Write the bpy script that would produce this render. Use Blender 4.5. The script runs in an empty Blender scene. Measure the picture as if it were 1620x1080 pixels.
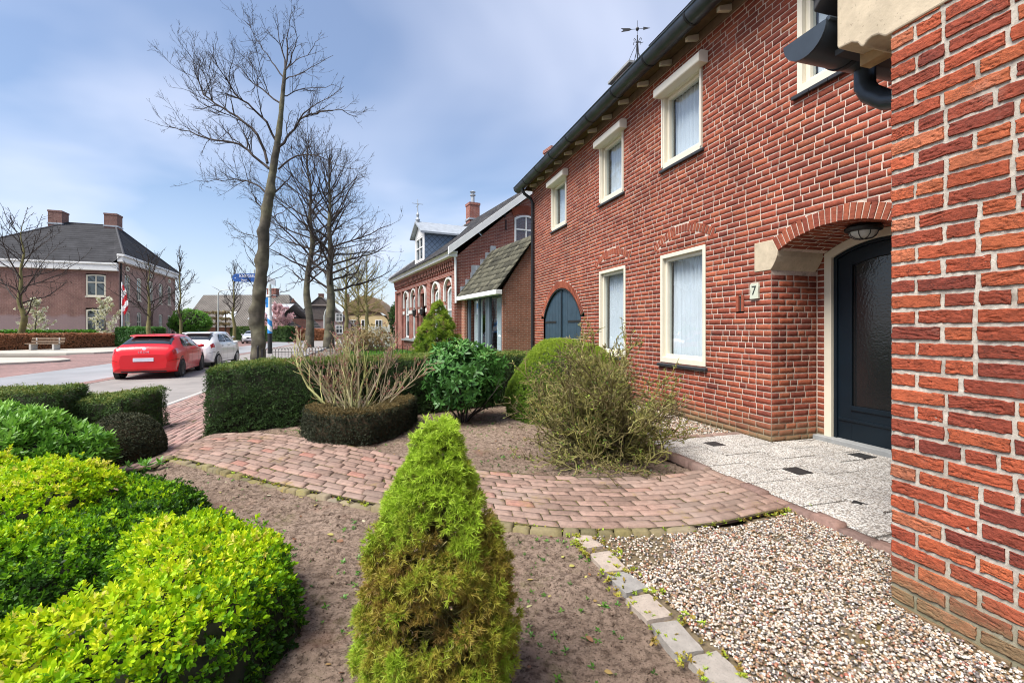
import bpy, bmesh, math, random
import numpy as np
from mathutils import Vector, Matrix

random.seed(7)
RG = np.random.default_rng(11)
SC = bpy.context.scene
COL = SC.collection
PI = math.pi
R = math.radians

# ------------------------------------------------------------------ objects
def tag(o, label=None, cat=None, group=None, kind=None):
    if label: o['label'] = label
    if cat: o['category'] = cat
    if group: o['group'] = group
    if kind: o['kind'] = kind
    return o

def empty(name, loc=(0, 0, 0), rz=0.0, label=None, cat=None, group=None, kind=None, parent=None):
    o = bpy.data.objects.new(name, None)
    o.empty_display_size = 0.2
    COL.objects.link(o)
    o.location = loc
    o.rotation_euler = (0, 0, rz)
    o.parent = parent
    return tag(o, label, cat, group, kind)

def copy_tree(o, parent=None):
    c = o.copy()
    COL.objects.link(c)
    c.parent = parent
    for ch in list(o.children):
        copy_tree(ch, c)
    return c

def mesh_np(name, V, F, mat, parent=None, tint=None, smooth=False, bevel=0.0):
    """V (n,3); F list of (m,k) int arrays or one such array; tint: per-face floats in the same order."""
    if not isinstance(F, (list, tuple)): F = [F]
    F = [np.asarray(f, dtype=np.int32) for f in F if len(f)]
    V = np.asarray(V, dtype=np.float32)
    me = bpy.data.meshes.new(name)
    me.vertices.add(len(V)); me.vertices.foreach_set('co', V.ravel())
    loops = np.concatenate([f.ravel() for f in F])
    starts, s = [], 0
    for f in F:
        k = f.shape[1]
        starts.append(s + np.arange(len(f)) * k); s += f.size
    starts = np.concatenate(starts).astype(np.int32)
    me.loops.add(len(loops)); me.loops.foreach_set('vertex_index', loops)
    me.polygons.add(len(starts)); me.polygons.foreach_set('loop_start', starts)
    me.update(calc_edges=True)
    if tint is not None:
        a = me.attributes.new('tint', 'FLOAT', 'FACE')
        a.data.foreach_set('value', np.asarray(tint, dtype=np.float32))
    if smooth: me.polygons.foreach_set('use_smooth', np.ones(len(starts), dtype=bool))
    me.validate()
    o = bpy.data.objects.new(name, me)
    COL.objects.link(o)
    o.parent = parent
    if mat is not None: me.materials.append(mat)
    if bevel:
        m = o.modifiers.new('bevel', 'BEVEL'); m.width = bevel; m.segments = 2; m.limit_method = 'ANGLE'
    return o

class MB:
    def __init__(s): s.v = []; s.f = []; s.t = []
    def add(s, vs, fs, t=0.5):
        b = len(s.v); s.v += [tuple(p) for p in vs]
        s.f += [tuple(i + b for i in f) for f in fs]; s.t += [t] * len(fs)
        return s
    def box(s, x0, x1, y0, y1, z0, z1, t=0.5):
        return s.add([(x0, y0, z0), (x1, y0, z0), (x1, y1, z0), (x0, y1, z0), (x0, y0, z1), (x1, y0, z1), (x1, y1, z1), (x0, y1, z1)],
                     [(0, 3, 2, 1), (4, 5, 6, 7), (0, 1, 5, 4), (1, 2, 6, 5), (2, 3, 7, 6), (3, 0, 4, 7)], t)
    def prism(s, poly, d0, d1, fn, t=0.5):
        n = len(poly)
        vs = [fn(a, b, d0) for a, b in poly] + [fn(a, b, d1) for a, b in poly]
        fs = [tuple(range(n)), tuple(reversed(range(n, 2 * n)))] + [(i, i + n, (i + 1) % n + n, (i + 1) % n) for i in range(n)]
        return s.add(vs, fs, t)
    def strip(s, inner, outer, d0, d1, fn, t=0.5):
        """a band between two polylines, extruded"""
        n = len(inner)
        vs = [fn(a, b, d0) for a, b in inner] + [fn(a, b, d0) for a, b in outer] + [fn(a, b, d1) for a, b in inner] + [fn(a, b, d1) for a, b in outer]
        fs = []
        for i in range(n - 1):
            a, b, c, d = i, i + 1, n + i + 1, n + i
            fs += [(a, b, c, d), (a + 2 * n, d + 2 * n, c + 2 * n, b + 2 * n), (a, a + 2 * n, b + 2 * n, b), (d, c, c + 2 * n, d + 2 * n)]
        fs += [(0, n, 3 * n, 2 * n), (n - 1, 3 * n - 1, 4 * n - 1, 2 * n - 1)]
        return s.add(vs, fs, t)
    def tube(s, pts, rad, n=8, t=0.5, cap=True):
        pts = [Vector(p) for p in pts]
        if not isinstance(rad, (list, tuple)): rad = [rad] * len(pts)
        vs, fs = [], []
        up = None
        for i, p in enumerate(pts):
            d = (pts[min(i + 1, len(pts) - 1)] - pts[max(i - 1, 0)]).normalized()
            if up is None:
                up = Vector((0, 0, 1)) if abs(d.z) < .9 else Vector((1, 0, 0))
            a = (up - d * up.dot(d)).normalized(); b = d.cross(a); up = a
            for k in range(n):
                w = 2 * PI * k / n
                vs.append(p + (a * math.cos(w) + b * math.sin(w)) * rad[i])
        for i in range(len(pts) - 1):
            for k in range(n):
                fs.append((i * n + k, i * n + (k + 1) % n, (i + 1) * n + (k + 1) % n, (i + 1) * n + k))
        if cap:
            fs.append(tuple(reversed(range(n)))); fs.append(tuple(range((len(pts) - 1) * n, len(pts) * n)))
        return s.add(vs, fs, t)
    def lathe(s, prof, c=(0, 0, 0), n=16, t=0.5, fn=None):
        vs, fs = [], []
        for r, z in prof:
            for k in range(n):
                w = 2 * PI * k / n
                p = (r * math.cos(w), r * math.sin(w), z)
                if fn: p = fn(*p)
                vs.append((c[0] + p[0], c[1] + p[1], c[2] + p[2]))
        for i in range(len(prof) - 1):
            for k in range(n):
                fs.append((i * n + k, i * n + (k + 1) % n, (i + 1) * n + (k + 1) % n, (i + 1) * n + k))
        fs.append(tuple(reversed(range(n)))); fs.append(tuple(range((len(prof) - 1) * n, len(prof) * n)))
        return s.add(vs, fs, t)
    def build(s, name, mat, parent=None, smooth=False, bevel=0.0):
        me = bpy.data.meshes.new(name)
        me.from_pydata(s.v, [], s.f)
        a = me.attributes.new('tint', 'FLOAT', 'FACE')
        a.data.foreach_set('value', np.asarray(s.t, dtype=np.float32))
        bm = bmesh.new(); bm.from_mesh(me); bmesh.ops.recalc_face_normals(bm, faces=bm.faces); bm.to_mesh(me); bm.free()
        if smooth:
            me.polygons.foreach_set('use_smooth', np.ones(len(me.polygons), dtype=bool))
            me.set_sharp_from_angle(angle=R(40))
        o = bpy.data.objects.new(name, me)
        COL.objects.link(o); o.parent = parent
        if mat is not None: me.materials.append(mat)
        if bevel:
            m = o.modifiers.new('bevel', 'BEVEL'); m.width = bevel; m.segments = 2; m.limit_method = 'ANGLE'
        return o

# ------------------------------------------------------------------ vector noise
def _h(ix, iy, iz, seed):
    n = (ix * 374761393 + iy * 668265263 + iz * 2147483647 + seed * 1274126177) & 0xffffffff
    n = ((n ^ (n >> 13)) * 1274126177) & 0xffffffff
    n = n ^ (n >> 16)
    return (n & 0xffff) / 32767.5 - 1.0
def vnoise(P, seed=0):
    P = np.asarray(P, dtype=np.float64)
    i = np.floor(P).astype(np.int64); f = P - i; f = f * f * (3 - 2 * f)
    out = 0
    for dx in (0, 1):
        for dy in (0, 1):
            for dz in (0, 1):
                w = (f[..., 0] if dx else 1 - f[..., 0]) * (f[..., 1] if dy else 1 - f[..., 1]) * (f[..., 2] if dz else 1 - f[..., 2])
                out = out + w * _h(i[..., 0] + dx, i[..., 1] + dy, i[..., 2] + dz, seed)
    return out
def fbm(P, oct=4, seed=0):
    P = np.asarray(P, dtype=np.float64); a, s, o = 1.0, 0.0, 0
    for k in range(oct):
        o = o + a * vnoise(P * (2 ** k), seed + k * 17); s += a; a *= .5
    return o / s
def v3(a, b, c=None):
    a, b, c = np.broadcast_arrays(np.asarray(a, float), np.asarray(b, float), np.asarray(0.0 if c is None else c, float))
    return np.stack([a, b, c], -1)

# ------------------------------------------------------------------ materials
def lin(c):
    return tuple(((x / 255) / 12.92 if x / 255 <= .04045 else (((x / 255) + .055) / 1.055) ** 2.4) for x in c)
class NT:
    def __init__(s, name):
        s.m = bpy.data.materials.new(name); s.m.use_nodes = True
        s.t = s.m.node_tree; s.t.nodes.clear()
        s.out = s.n('ShaderNodeOutputMaterial')
    def n(s, typ, **kw):
        x = s.t.nodes.new(typ)
        for k, v in kw.items(): setattr(x, k, v)
        return x
    def l(s, a, b): s.t.links.new(a, b)
    def setin(s, node, key, val):
        if hasattr(val, 'links'): s.l(val, node.inputs[key])
        else: node.inputs[key].default_value = val
    def coord(s, which='Object', scale=(1, 1, 1)):
        tc = s.n('ShaderNodeTexCoord'); mp = s.n('ShaderNodeMapping'); mp.inputs['Scale'].default_value = scale
        s.l(tc.outputs[which], mp.inputs['Vector']); return mp.outputs['Vector']
    def noise(s, vec, scale, detail=4, rough=.55, dist=0):
        x = s.n('ShaderNodeTexNoise'); s.l(vec, x.inputs['Vector'])
        x.inputs['Scale'].default_value = scale; x.inputs['Detail'].default_value = detail; x.inputs['Roughness'].default_value = rough
        x.inputs['Distortion'].default_value = dist
        return x.outputs['Fac']
    def ramp(s, fac, stops, interp='LINEAR'):
        x = s.n('ShaderNodeValToRGB'); x.color_ramp.interpolation = interp
        e = x.color_ramp.elements
        while len(e) < len(stops): e.new(.5)
        for el, (p, c) in zip(e, stops):
            el.position = p; el.color = (c[0], c[1], c[2], 1) if not isinstance(c, (int, float)) else (c, c, c, 1)
        s.l(fac, x.inputs['Fac']); return x.outputs['Color']
    def mix(s, fac, a, b, mode='MIX'):
        x = s.n('ShaderNodeMix', data_type='RGBA', blend_type=mode)
        s.setin(x, 0, fac)
        for k, v in ((6, a), (7, b)):
            if hasattr(v, 'links'): s.l(v, x.inputs[k])
            else: x.inputs[k].default_value = (v[0], v[1], v[2], 1)
        return x.outputs[2]
    def math(s, op, a, b=0.0):
        x = s.n('ShaderNodeMath', operation=op); s.setin(x, 0, a); s.setin(x, 1, b); return x.outputs[0]
    def bump(s, h, strength=.3, dist=.01):
        x = s.n('ShaderNodeBump'); s.l(h, x.inputs['Height']); x.inputs['Strength'].default_value = strength; x.inputs['Distance'].default_value = dist
        return x.outputs['Normal']
    def bsdf(s, color, rough=.7, normal=None, metallic=0.0, spec=.4, coat=0.0):
        x = s.n('ShaderNodeBsdfPrincipled')
        if hasattr(color, 'links'): s.l(color, x.inputs['Base Color'])
        else: x.inputs['Base Color'].default_value = (*color, 1)
        s.setin(x, 'Roughness', rough); x.inputs['Metallic'].default_value = metallic
        x.inputs['Specular IOR Level'].default_value = spec
        x.inputs['Coat Weight'].default_value = coat; x.inputs['Coat Roughness'].default_value = .04
        if normal is not None: s.l(normal, x.inputs['Normal'])
        return x.outputs[0]
    def finish(s, sh): s.l(sh, s.out.inputs['Surface']); return s.m
    def tint(s): return s.n('ShaderNodeAttribute', attribute_name='tint').outputs['Fac']

def plain(name, c, rough=.6, var=.12, scale=8, bump=.15, bscale=60, metallic=0, spec=.4, coat=0, bdist=.003):
    t = NT(name); v = t.coord()
    n = t.noise(v, scale, 5)
    col = t.mix(1.0, c, t.ramp(n, [(.25, 1 - var), (.75, 1 + var)]), 'MULTIPLY') if var else c
    nm = t.bump(t.noise(v, bscale, 4), bump, bdist) if bump else None
    return t.finish(t.bsdf(col, rough, nm, metallic, spec, coat))

def tinted(name, stops, rough=.8, var=.15, scale=12, bump=.3, bscale=80, bdist=.004, spec=.3, speck=None):
    t = NT(name); v = t.coord()
    col = t.ramp(t.tint(), stops)
    n = t.noise(v, scale, 5)
    col = t.mix(1.0, col, t.ramp(n, [(.25, 1 - var), (.75, 1 + var)]), 'MULTIPLY')
    if speck:
        f = t.ramp(t.noise(v, speck[0], 3), [(speck[1], 0), (speck[1] + .08, 1)])
        col = t.mix(f, col, speck[2])
    nm = t.bump(t.noise(v, bscale, 5, .65), bump, bdist) if bump else None
    return t.finish(t.bsdf(col, rough, nm, 0, spec))

def leafmat(name, stops, rough=.5, trans=.3, spec=.35):
    t = NT(name)
    col = t.ramp(t.tint(), stops)
    a = t.bsdf(col, rough, None, 0, spec)
    b = t.n('ShaderNodeBsdfTranslucent'); t.l(col, b.inputs['Color'])
    mx = t.n('ShaderNodeMixShader'); mx.inputs[0].default_value = trans
    t.l(a, mx.inputs[1]); t.l(b.outputs[0], mx.inputs[2])
    return t.finish(mx.outputs[0])

def glassmat(name, tintc=(.9, .95, .95), refl=.12, wavy=0.0, rough=0.01):
    """thin window glass: mirror by Fresnel, else see-through"""
    t = NT(name)
    lw = t.n('ShaderNodeLayerWeight'); lw.inputs['Blend'].default_value = .5      # facing: the same from both sides of the pane
    f = t.math('ADD', t.math('MULTIPLY', t.math('POWER', lw.outputs['Facing'], 3.2), .50), refl)
    g = t.n('ShaderNodeBsdfGlossy'); g.inputs['Roughness'].default_value = rough
    if wavy:
        nm = t.bump(t.noise(t.coord(), 1.7, 2), wavy, .05); t.l(nm, g.inputs['Normal'])
    tr = t.n('ShaderNodeBsdfTransparent'); tr.inputs['Color'].default_value = (*tintc, 1)
    mx = t.n('ShaderNodeMixShader'); t.l(f, mx.inputs[0]); t.l(tr.outputs[0], mx.inputs[1]); t.l(g.outputs[0], mx.inputs[2])
    return t.finish(mx.outputs[0])

M = {}
BRICK_STOPS = [(0, (.145, .038, .027)), (.25, (.205, .050, .030)), (.6, (.262, .064, .035)), (.85, (.31, .086, .043)), (1, (.27, .092, .050))]
def brickmat(name, stops, bump=.5, bscale=55, dist=.006, stain=True, crack=0.0):
    t = NT(name); v = t.coord()
    col = t.ramp(t.tint(), stops)
    big = t.noise(v, 1.3, 3)
    col = t.mix(1.0, col, t.ramp(big, [(.3, .68), (.7, 1.2)]), 'MULTIPLY')
    mid = t.noise(t.coord('Object', (1, 1, 2.4)), 22, 5, .7)
    col = t.mix(1.0, col, t.ramp(mid, [(.3, .6), (.5, 1.0), (.75, 1.3)]), 'MULTIPLY')
    if crack:      # folds of the hand-moulded face
        cn = t.noise(t.coord('Object', (1, 1, 2.6)), 24, 6, .62, .8)
        cr = t.ramp(t.math('ABSOLUTE', t.math('SUBTRACT', cn, .5)), [(.0, 1), (.035, 0)])
        cm = t.ramp(t.noise(v, 7, 3), [(.42, 0), (.58, 1)])
        col = t.mix(t.math('MULTIPLY', t.math('MULTIPLY', cr, cm), crack), col, (.05, .018, .014))
    sp = t.ramp(t.noise(v, 120, 3), [(.62, 0), (.72, 1)])
    col = t.mix(t.math('MULTIPLY', sp, .5), col, (.04, .02, .02))
    if stain:
        xyz = t.n('ShaderNodeSeparateXYZ'); t.l(v, xyz.inputs[0])
        zz = t.math('ADD', xyz.outputs[2], t.math('MULTIPLY', t.math('SUBTRACT', t.noise(v, 4, 4), .5), .35))
        f = t.ramp(zz, [(.02, .8), (.13, .35), (.3, 0)])
        col = t.mix(f, col, (.17, .14, .075))
        f2 = t.ramp(t.noise(v, 2.2, 6, .7), [(.60, 0), (.8, .4)])
        col = t.mix(f2, col, (.42, .30, .24))
    h = t.noise(t.coord('Object', (1, 1, 2.0)), bscale, 6, .7)
    return t.finish(t.bsdf(col, .85, t.bump(h, bump, dist), 0, .25))
M['brick'] = brickmat('facade_brick', BRICK_STOPS)
M['brick_hero'] = brickmat('handmade_brick', [(0, (.18, .040, .028)), (.3, (.27, .058, .033)), (.6, (.39, .084, .038)), (.85, (.46, .120, .048)), (1, (.42, .15, .08))], .7, 95, .008, True, .75)
M['vouss'] = brickmat('arch_brick', [(0, (.20, .048, .03)), (1, (.31, .088, .046))], .4, 60, .004, False)
def mortarmat(name, c, dark):
    t = NT(name); v = t.coord()
    xyz = t.n('ShaderNodeSeparateXYZ'); t.l(v, xyz.inputs[0])
    col = t.mix(t.ramp(t.noise(v, 60, 5, .7), [(.35, 0), (.7, 1)]), dark, c)
    col = t.mix(t.ramp(t.noise(v, 1.1, 3), [(.4, 0), (.7, .5)]), col, tuple(x * .6 for x in c))
    col = t.mix(t.ramp(t.noise(v, 7, 5, .7), [(.52, 0), (.66, .65)]), col, (.20, .17, .14))
    f = t.ramp(xyz.outputs[2], [(.02, .8), (.35, 0)])
    col = t.mix(f, col, (.16, .15, .08))
    return t.finish(t.bsdf(col, .95, t.bump(t.noise(v, 180, 5, .7), .6, .004), 0, .1))
M['mortar'] = mortarmat('lime_mortar', (.72, .60, .51), (.48, .37, .30))
M['mortar_hero'] = mortarmat('wide_mortar', (.60, .55, .47), (.36, .32, .27))
def stonemat(name, c, pit=.5):
    t = NT(name); v = t.coord()
    col = t.mix(t.ramp(t.noise(v, 9, 6, .65), [(.3, 0), (.7, 1)]), tuple(x * .72 for x in c), c)
    p = t.ramp(t.noise(v, 70, 2), [(.66, 0), (.74, 1)])
    col = t.mix(t.math('MULTIPLY', p, pit), col, tuple(x * .25 for x in c))
    return t.finish(t.bsdf(col, .9, t.bump(t.noise(v, 90, 5, .6), .35, .003), 0, .2))
M['sandstone'] = stonemat('pale_sandstone', (.56, .47, .34))
M['sill_stone'] = stonemat('blue_stone', (.30, .31, .31), .2)
M['cream'] = plain('cream_paint', (.66, .61, .49), .45, .06, 3, .05, 30, spec=.45)
M['shutter_box'] = plain('ivory_metal', (.70, .65, .55), .4, .05, 2, .02, 40)
M['blacktile'] = plain('glazed_sill_tile', (.035, .037, .042), .35, .2, 12, .1, 40)
M['navy'] = plain('navy_gloss_paint', (.004, .010, .016), .42, .15, 5, .05, 40, spec=.3)
M['shutterblue'] = plain('blue_board_paint', (.030, .056, .080), .42, .2, 7, .08, 50)
M['zinc'] = plain('weathered_zinc', (.05, .062, .075), .36, .35, 3.5, .05, 30, metallic=.35)
M['zincdark'] = plain('dark_zinc_joint', (.02, .022, .026), .5, .2, 5, .05, 30, metallic=.3)
M['black'] = plain('black_metal', (.014, .014, .015), .45, .2, 8, .05, 40)
M['wood'] = plain('raw_rafter_wood', (.36, .24, .12), .8, .3, 14, .2, 60)
M['curtain'] = plain('white_net_curtain', (.78, .77, .75), .9, .05, 3, 0)
M['dark'] = plain('dark_room', (.03, .028, .026), .9, .1, 2, 0)
M['glass'] = glassmat('window_glass', (.90, .94, .97), .05, .10)
M['clear'] = glassmat('clear_glass', (.88, .93, .95), .07, .05)
M['white'] = plain('white_paint', (.74, .74, .72), .5, .06, 4, .04, 30)
M['rooftile'] = tinted('grey_rooftile', [(0, (.03, .03, .034)), (.5, (.05, .05, .055)), (1, (.085, .08, .08))], .8, .3, 6, .3, 50)
# ================================================================== brickwork
def lay(intervals, z0, ncourse, course, joint, seed, lens=(.21, .21, .21, .21, .1, .1, .155)):
    rg = random.Random(seed); out = []
    for i in range(ncourse):
        zl = z0 + i * course; zh = zl + course - joint
        for a0, a1 in intervals(zl, zl + course):
            a = a0; first = True
            while a < a1 - .025:
                L = (.21 if i % 2 == 0 else .1) if first else rg.choice(lens)
                first = False
                L *= rg.uniform(.95, 1.04)
                rem = a1 - a
                if rem < L + .06: L = rem if rem < .25 else rem / 2 - joint / 2
                e = min(a + L, a1)
                out.append((a, e, zl + rg.uniform(-.0015, .0015), zh + rg.uniform(-.002, .002)))
                a = e + joint * rg.uniform(.8, 1.25)
    return np.array(out)

def brick_mesh(B, nx, nz, depth, fn, seed=0, bev=.006, amp=.0015, edge=.0015, crease=0.0, sh=.72, vary=1.5):
    """bricks as one gridded relief; fn(a, z, d) -> (n,3)"""
    def cols(n):
        fr = np.concatenate([[0, 0], np.linspace(0, 1, n + 2)[1:-1], [1, 1]])
        of = np.concatenate([[0, 1], np.zeros(n), [-1, 0]])
        pr = np.concatenate([[0, sh], np.ones(n), [sh, 0]])
        return fr, of, pr
    fx, ox, px = cols(nx); fz, oz, pz = cols(nz)
    nb = len(B); cx, cz = len(fx), len(fz)
    L = (B[:, 1] - B[:, 0])[:, None]; Hh = (B[:, 3] - B[:, 2])[:, None]
    A = B[:, :1] + fx * L + ox * bev; Z = B[:, 2:3] + fz * Hh + oz * bev
    A = np.broadcast_to(A[:, :, None], (nb, cx, cz)).copy(); Z = np.broadcast_to(Z[:, None, :], (nb, cx, cz)).copy()
    prof = np.minimum(px[:, None], pz[None, :])
    rg = np.random.default_rng(seed)
    bd = depth * rg.uniform(.75, 1.25, (nb, 1, 1))
    D = prof * bd - (prof == 0) * .004
    idn = np.arange(nb)[:, None, None] * 3.7
    P = v3(A * 45, Z * 60, idn)
    inner = prof > 0
    A = A + inner * edge * vnoise(P, seed + 1); Z = Z + inner * edge * vnoise(P, seed + 2)
    D = D + prof * amp * fbm(v3(A * 90, Z * 120, idn), 3, seed + 3)
    if crease:
        w = fbm(v3(A * 9 + 2 * vnoise(v3(A * 8, Z * 20, idn), seed + 7), Z * 75 + A * 16 * rg.uniform(-1, 1, (nb, 1, 1)), idn), 3, seed + 4)
        k = np.clip(1 - np.abs(w) * 7, 0, 1) * (fbm(v3(A * 14, Z * 18, idn + 9), 2, seed + 5) > -.05)
        D = D - prof * crease * k
    V = fn(A.ravel(), Z.ravel(), D.ravel())
    ii, jj = np.meshgrid(np.arange(cx - 1), np.arange(cz - 1), indexing='ij')
    q = (ii * cz + jj).ravel()
    F = np.stack([q, q + cz, q + cz + 1, q + 1], -1)
    F = (np.arange(nb)[:, None, None] * cx * cz + F).reshape(-1, 4)
    t = rg.beta(vary, vary, nb)
    return V, F, np.repeat(t, len(q))

def merge(parts):
    Vs, Fs, Ts, b = [], [], [], 0
    for V, F, t in parts:
        Vs.append(V); Fs.append(F + b); Ts.append(t); b += len(V)
    return np.concatenate(Vs), np.concatenate(Fs), np.concatenate(Ts)

def mortar_mesh(intervals, z0, n, course, fn, step=.12):
    V, F = [], []
    for i in range(n):
        for a0, a1 in intervals(z0 + i * course, z0 + (i + 1) * course):
            b = len(V)
            V += [(a0, z0 + i * course), (a1, z0 + i * course), (a1, z0 + (i + 1) * course), (a0, z0 + (i + 1) * course)]
            F.append((b, b + 1, b + 2, b + 3))
    V = np.array(V)
    return fn(V[:, 0], V[:, 1], np.zeros(len(V))), np.array(F)

def subtract(iv, cuts):
    for c0, c1 in cuts:
        nx = []
        for a, b in iv:
            if c1 <= a or c0 >= b: nx.append((a, b)); continue
            if c0 > a: nx.append((a, c0))
            if c1 < b: nx.append((c1, b))
        iv = nx
    return [(a, b) for a, b in iv if b - a > .03]

def voussoirs(mb, c, r0, r1, a0, a1, n, d0, d1, fn, rg, gap=.012):
    """ring of bricks; angles from the vertical"""
    for i in range(n):
        w0 = a0 + (a1 - a0) * i / n; w1 = a0 + (a1 - a0) * (i + 1) / n
        g = gap / 2 / ((r0 + r1) / 2)
        w0 += g; w1 -= g
        ra = r0 + rg.uniform(0, .004); rb = r1 + rg.uniform(-.006, .006)
        dd = d1 + rg.uniform(-.0015, .0025)
        P = lambda r, w, d: fn(c[0] + r * math.sin(w), c[1] + r * math.cos(w), d)
        e = .004; ew = e / r0
        q = [(ra, w0), (ra, w1), (rb, w1), (rb, w0)]
        qi = [(ra + e, w0 + ew), (ra + e, w1 - ew), (rb - e, w1 - ew), (rb - e, w0 + ew)]
        mb.add([P(r, w, d0) for r, w in q] + [P(r, w, dd - .003) for r, w in q] + [P(r, w, dd) for r, w in qi],
               [(4, 5, 1, 0), (5, 6, 2, 1), (6, 7, 3, 2), (7, 4, 0, 3), (8, 9, 5, 4), (9, 10, 6, 5), (10, 11, 7, 6), (11, 8, 4, 7), (8, 11, 10, 9)], rg.random())

# ================================================================== the brick house
# local frame: x = along the facade away from the camera, y = out to the street, z up
F0 = Vector((2.96, 5.2, 0)); HD = Vector((-.2824, .9593, 0)); HN = Vector((-.9593, -.2824, 0))
HZ = math.atan2(HD.y, HD.x)
house = empty('brick_house', F0, HZ, 'red brick house with cream windows, arched porch and dark half-round gutter', 'house')
def hw(s, n, z=0.0):
    p = F0 + HD * s + HN * n; return (p.x, p.y, z)
def hsn(x, y):
    dx, dy = x - F0.x, y - F0.y
    return dx * HD.x + dy * HD.y, dx * HN.x + dy * HN.y

CRS = .0715
WIN_UP = [(-1.30, -.34), (1.14, 2.07), (3.24, 4.16), (5.87, 6.83)]
WIN_LOW = [(1.075, 2.12), (3.18, 4.21)]
UPZ = (3.80, 4.97); LOWZ = (.775, 2.46)
ARC_R = 1.345; ARC_C = (6.265, .955)         # shutter arch
DOOR_C = (-.75, 1.015); DR0, DR1 = 1.33, 1.485
REL = [((1.60, 1.50), 1.22, 1.335, .72), ((3.70, 1.50), 1.22, 1.335, .70)]   # flush relief arches
def ring_cuts(c, r0, r1, half, z):
    h = z - c[1]
    if h <= 0 or h >= r1: return []
    ho = math.sqrt(r1 * r1 - h * h); hi = math.sqrt(max(r0 * r0 - h * h, 0))
    out = []
    for a, b in ((-ho, -hi), (hi, ho)):
        a, b = max(a, -half), min(b, half)
        if b - a > .01: out.append((c[0] + a, c[0] + b))
    return out
def facade_iv(zl, zh):
    z = (zl + zh) / 2; cuts = []
    for a, b in WIN_UP:
        if UPZ[0] < z < UPZ[1]: cuts.append((a, b))
    for a, b in WIN_LOW:
        if LOWZ[0] < z < LOWZ[1]: cuts.append((a, b))
    h = z - ARC_C[1]
    if z < 1.6: cuts.append((5.08, 7.45))
    elif h < ARC_R + .17: 
        w = math.sqrt((ARC_R + .17) ** 2 - h * h); cuts.append((ARC_C[0] - w, ARC_C[0] + w))
    if z < 1.975: cuts.append((-1.5, 0))
    elif z < 2.31: cuts.append((-1.73, .23))
    elif z - DOOR_C[1] < DR1:
        w = math.sqrt(DR1 ** 2 - (z - DOOR_C[1]) ** 2); cuts.append((-.75 - w, -.75 + w))
    for c, r0, r1, half in REL:
        if z > 2.55: cuts += ring_cuts(c, r0, r1, half, z)
    if 1.52 < z < 1.72: cuts.append((.395, .53))       # letter slot
    return subtract([(-2.60, 8.32)], cuts)
fn_wall = lambda a, z, d: np.stack([a, d, z], -1) if isinstance(a, np.ndarray) else (a, d, z)
B = lay(facade_iv, 0.0, 75, CRS, .0092, 3)
V, F, t = brick_mesh(B, 4, 1, .0052, fn_wall, 5, .003, .0013, .0022, 0, .93, 2.6)
wall = mesh_np('wall', V, F, M['brick'], house, t)
V, F = mortar_mesh(facade_iv, -.08, 76, CRS, lambda a, z, d: np.stack([a, d, z], -1))
mesh_np('mortar', V, F, M['mortar'], wall)
rg = random.Random(5)
w = math.acos((1.6 - ARC_C[1]) / ARC_R)
def annulus(mb, c, r0, r1, w, d):
    a = [(c[0] + r0 * math.sin(x), c[1] + r0 * math.cos(x)) for x in np.linspace(-w, w, 28)]
    b = [(c[0] + r1 * math.sin(x), c[1] + r1 * math.cos(x)) for x in np.linspace(-w, w, 28)]
    mb.strip(a, b, -.03, d, fn_wall)
for c, r0, r1, w_, k, d, i0, i1 in [(DOOR_C, DR0, DR1, R(29.3), 23, .011, .004, .06), (ARC_C, ARC_R, ARC_R + .165, w, 40, .010, .003, .035)] + [(c, r0, r1, math.asin(h / r1), 22, .009, -.05, .05) for c, r0, r1, h in REL]:
    mb = MB(); voussoirs(mb, c, r0, r1, -w_, w_, k, -.02, d, fn_wall, rg, .013); ar = mb.build('brick_arch', M['vouss'], house)
    mb = MB(); annulus(mb, c, r0 + i0, r1 + i1, w_, .0015); mb.build('arch_mortar', M['mortar'], ar)     # mortar behind the ring
# far gable end, back and hidden inner leaf so that the house is a solid thing
GAB = 5.45
mb = MB()
mb.box(8.30, 8.40, -8.0, -.004, 0, 5.36)
mb.prism([(-.02, 5.36), (-8.0, 5.36), (-4.0, 9.6)], 8.30, 8.40, lambda a, b, d: (d, a, b))
mb.box(-6.0, 8.30, -8.1, -8.0, 0, 5.36)
mb.box(-6.1, -6.0, -8.0, -.004, 0, 5.36)
mb.build('rear_wall', M['brick'], house)
# ------------------------------------------------ letter slot, number plate
mb = MB()
mb.box(.400, .440, -.02, .009, 1.515, 1.715); mb.box(.484, .526, -.02, .009, 1.515, 1.715)
mb.build('slot_brick', M['vouss'], wall)
mb = MB(); mb.box(.440, .484, -.03, -.012, 1.515, 1.715); mb.build('letter_slot', M['dark'], house)
mb = MB()
ew = [(.155, 1.655), (.158, 1.72), (.150, 1.80), (.158, 1.842), (.25, 1.842), (.275, 1.83), (.28, 1.79), (.268, 1.75), (.275, 1.70), (.282, 1.66), (.27, 1.652)]
mb.prism(ew, .004, .034, fn_wall)
M['plaque'] = plain('glazed_plaque', (.50, .52, .42), .35, .1, 20, .05, 60)
plaque = mb.build('number_plaque', M['plaque'], house, bevel=.004)
def text(name, s, size, mat, loc, rot, parent, ext=.002):
    cu = bpy.data.curves.new(name, 'FONT'); cu.body = s; cu.size = size; cu.extrude = ext; cu.align_x = 'CENTER'; cu.align_y = 'CENTER'
    cu.materials.append(mat)
    tmp = bpy.data.objects.new(name, cu); COL.objects.link(tmp); bpy.context.view_layer.update()
    me = bpy.data.meshes.new_from_object(tmp.evaluated_get(bpy.context.evaluated_depsgraph_get())); bpy.data.objects.remove(tmp); me.name = name
    o = bpy.data.objects.new(name, me); COL.objects.link(o); o.location = loc; o.rotation_euler = rot; o.parent = parent
    return o
M['darkpaint'] = plain('dark_numeral_paint', (.03, .035, .03), .5, 0, 5, 0)
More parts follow.
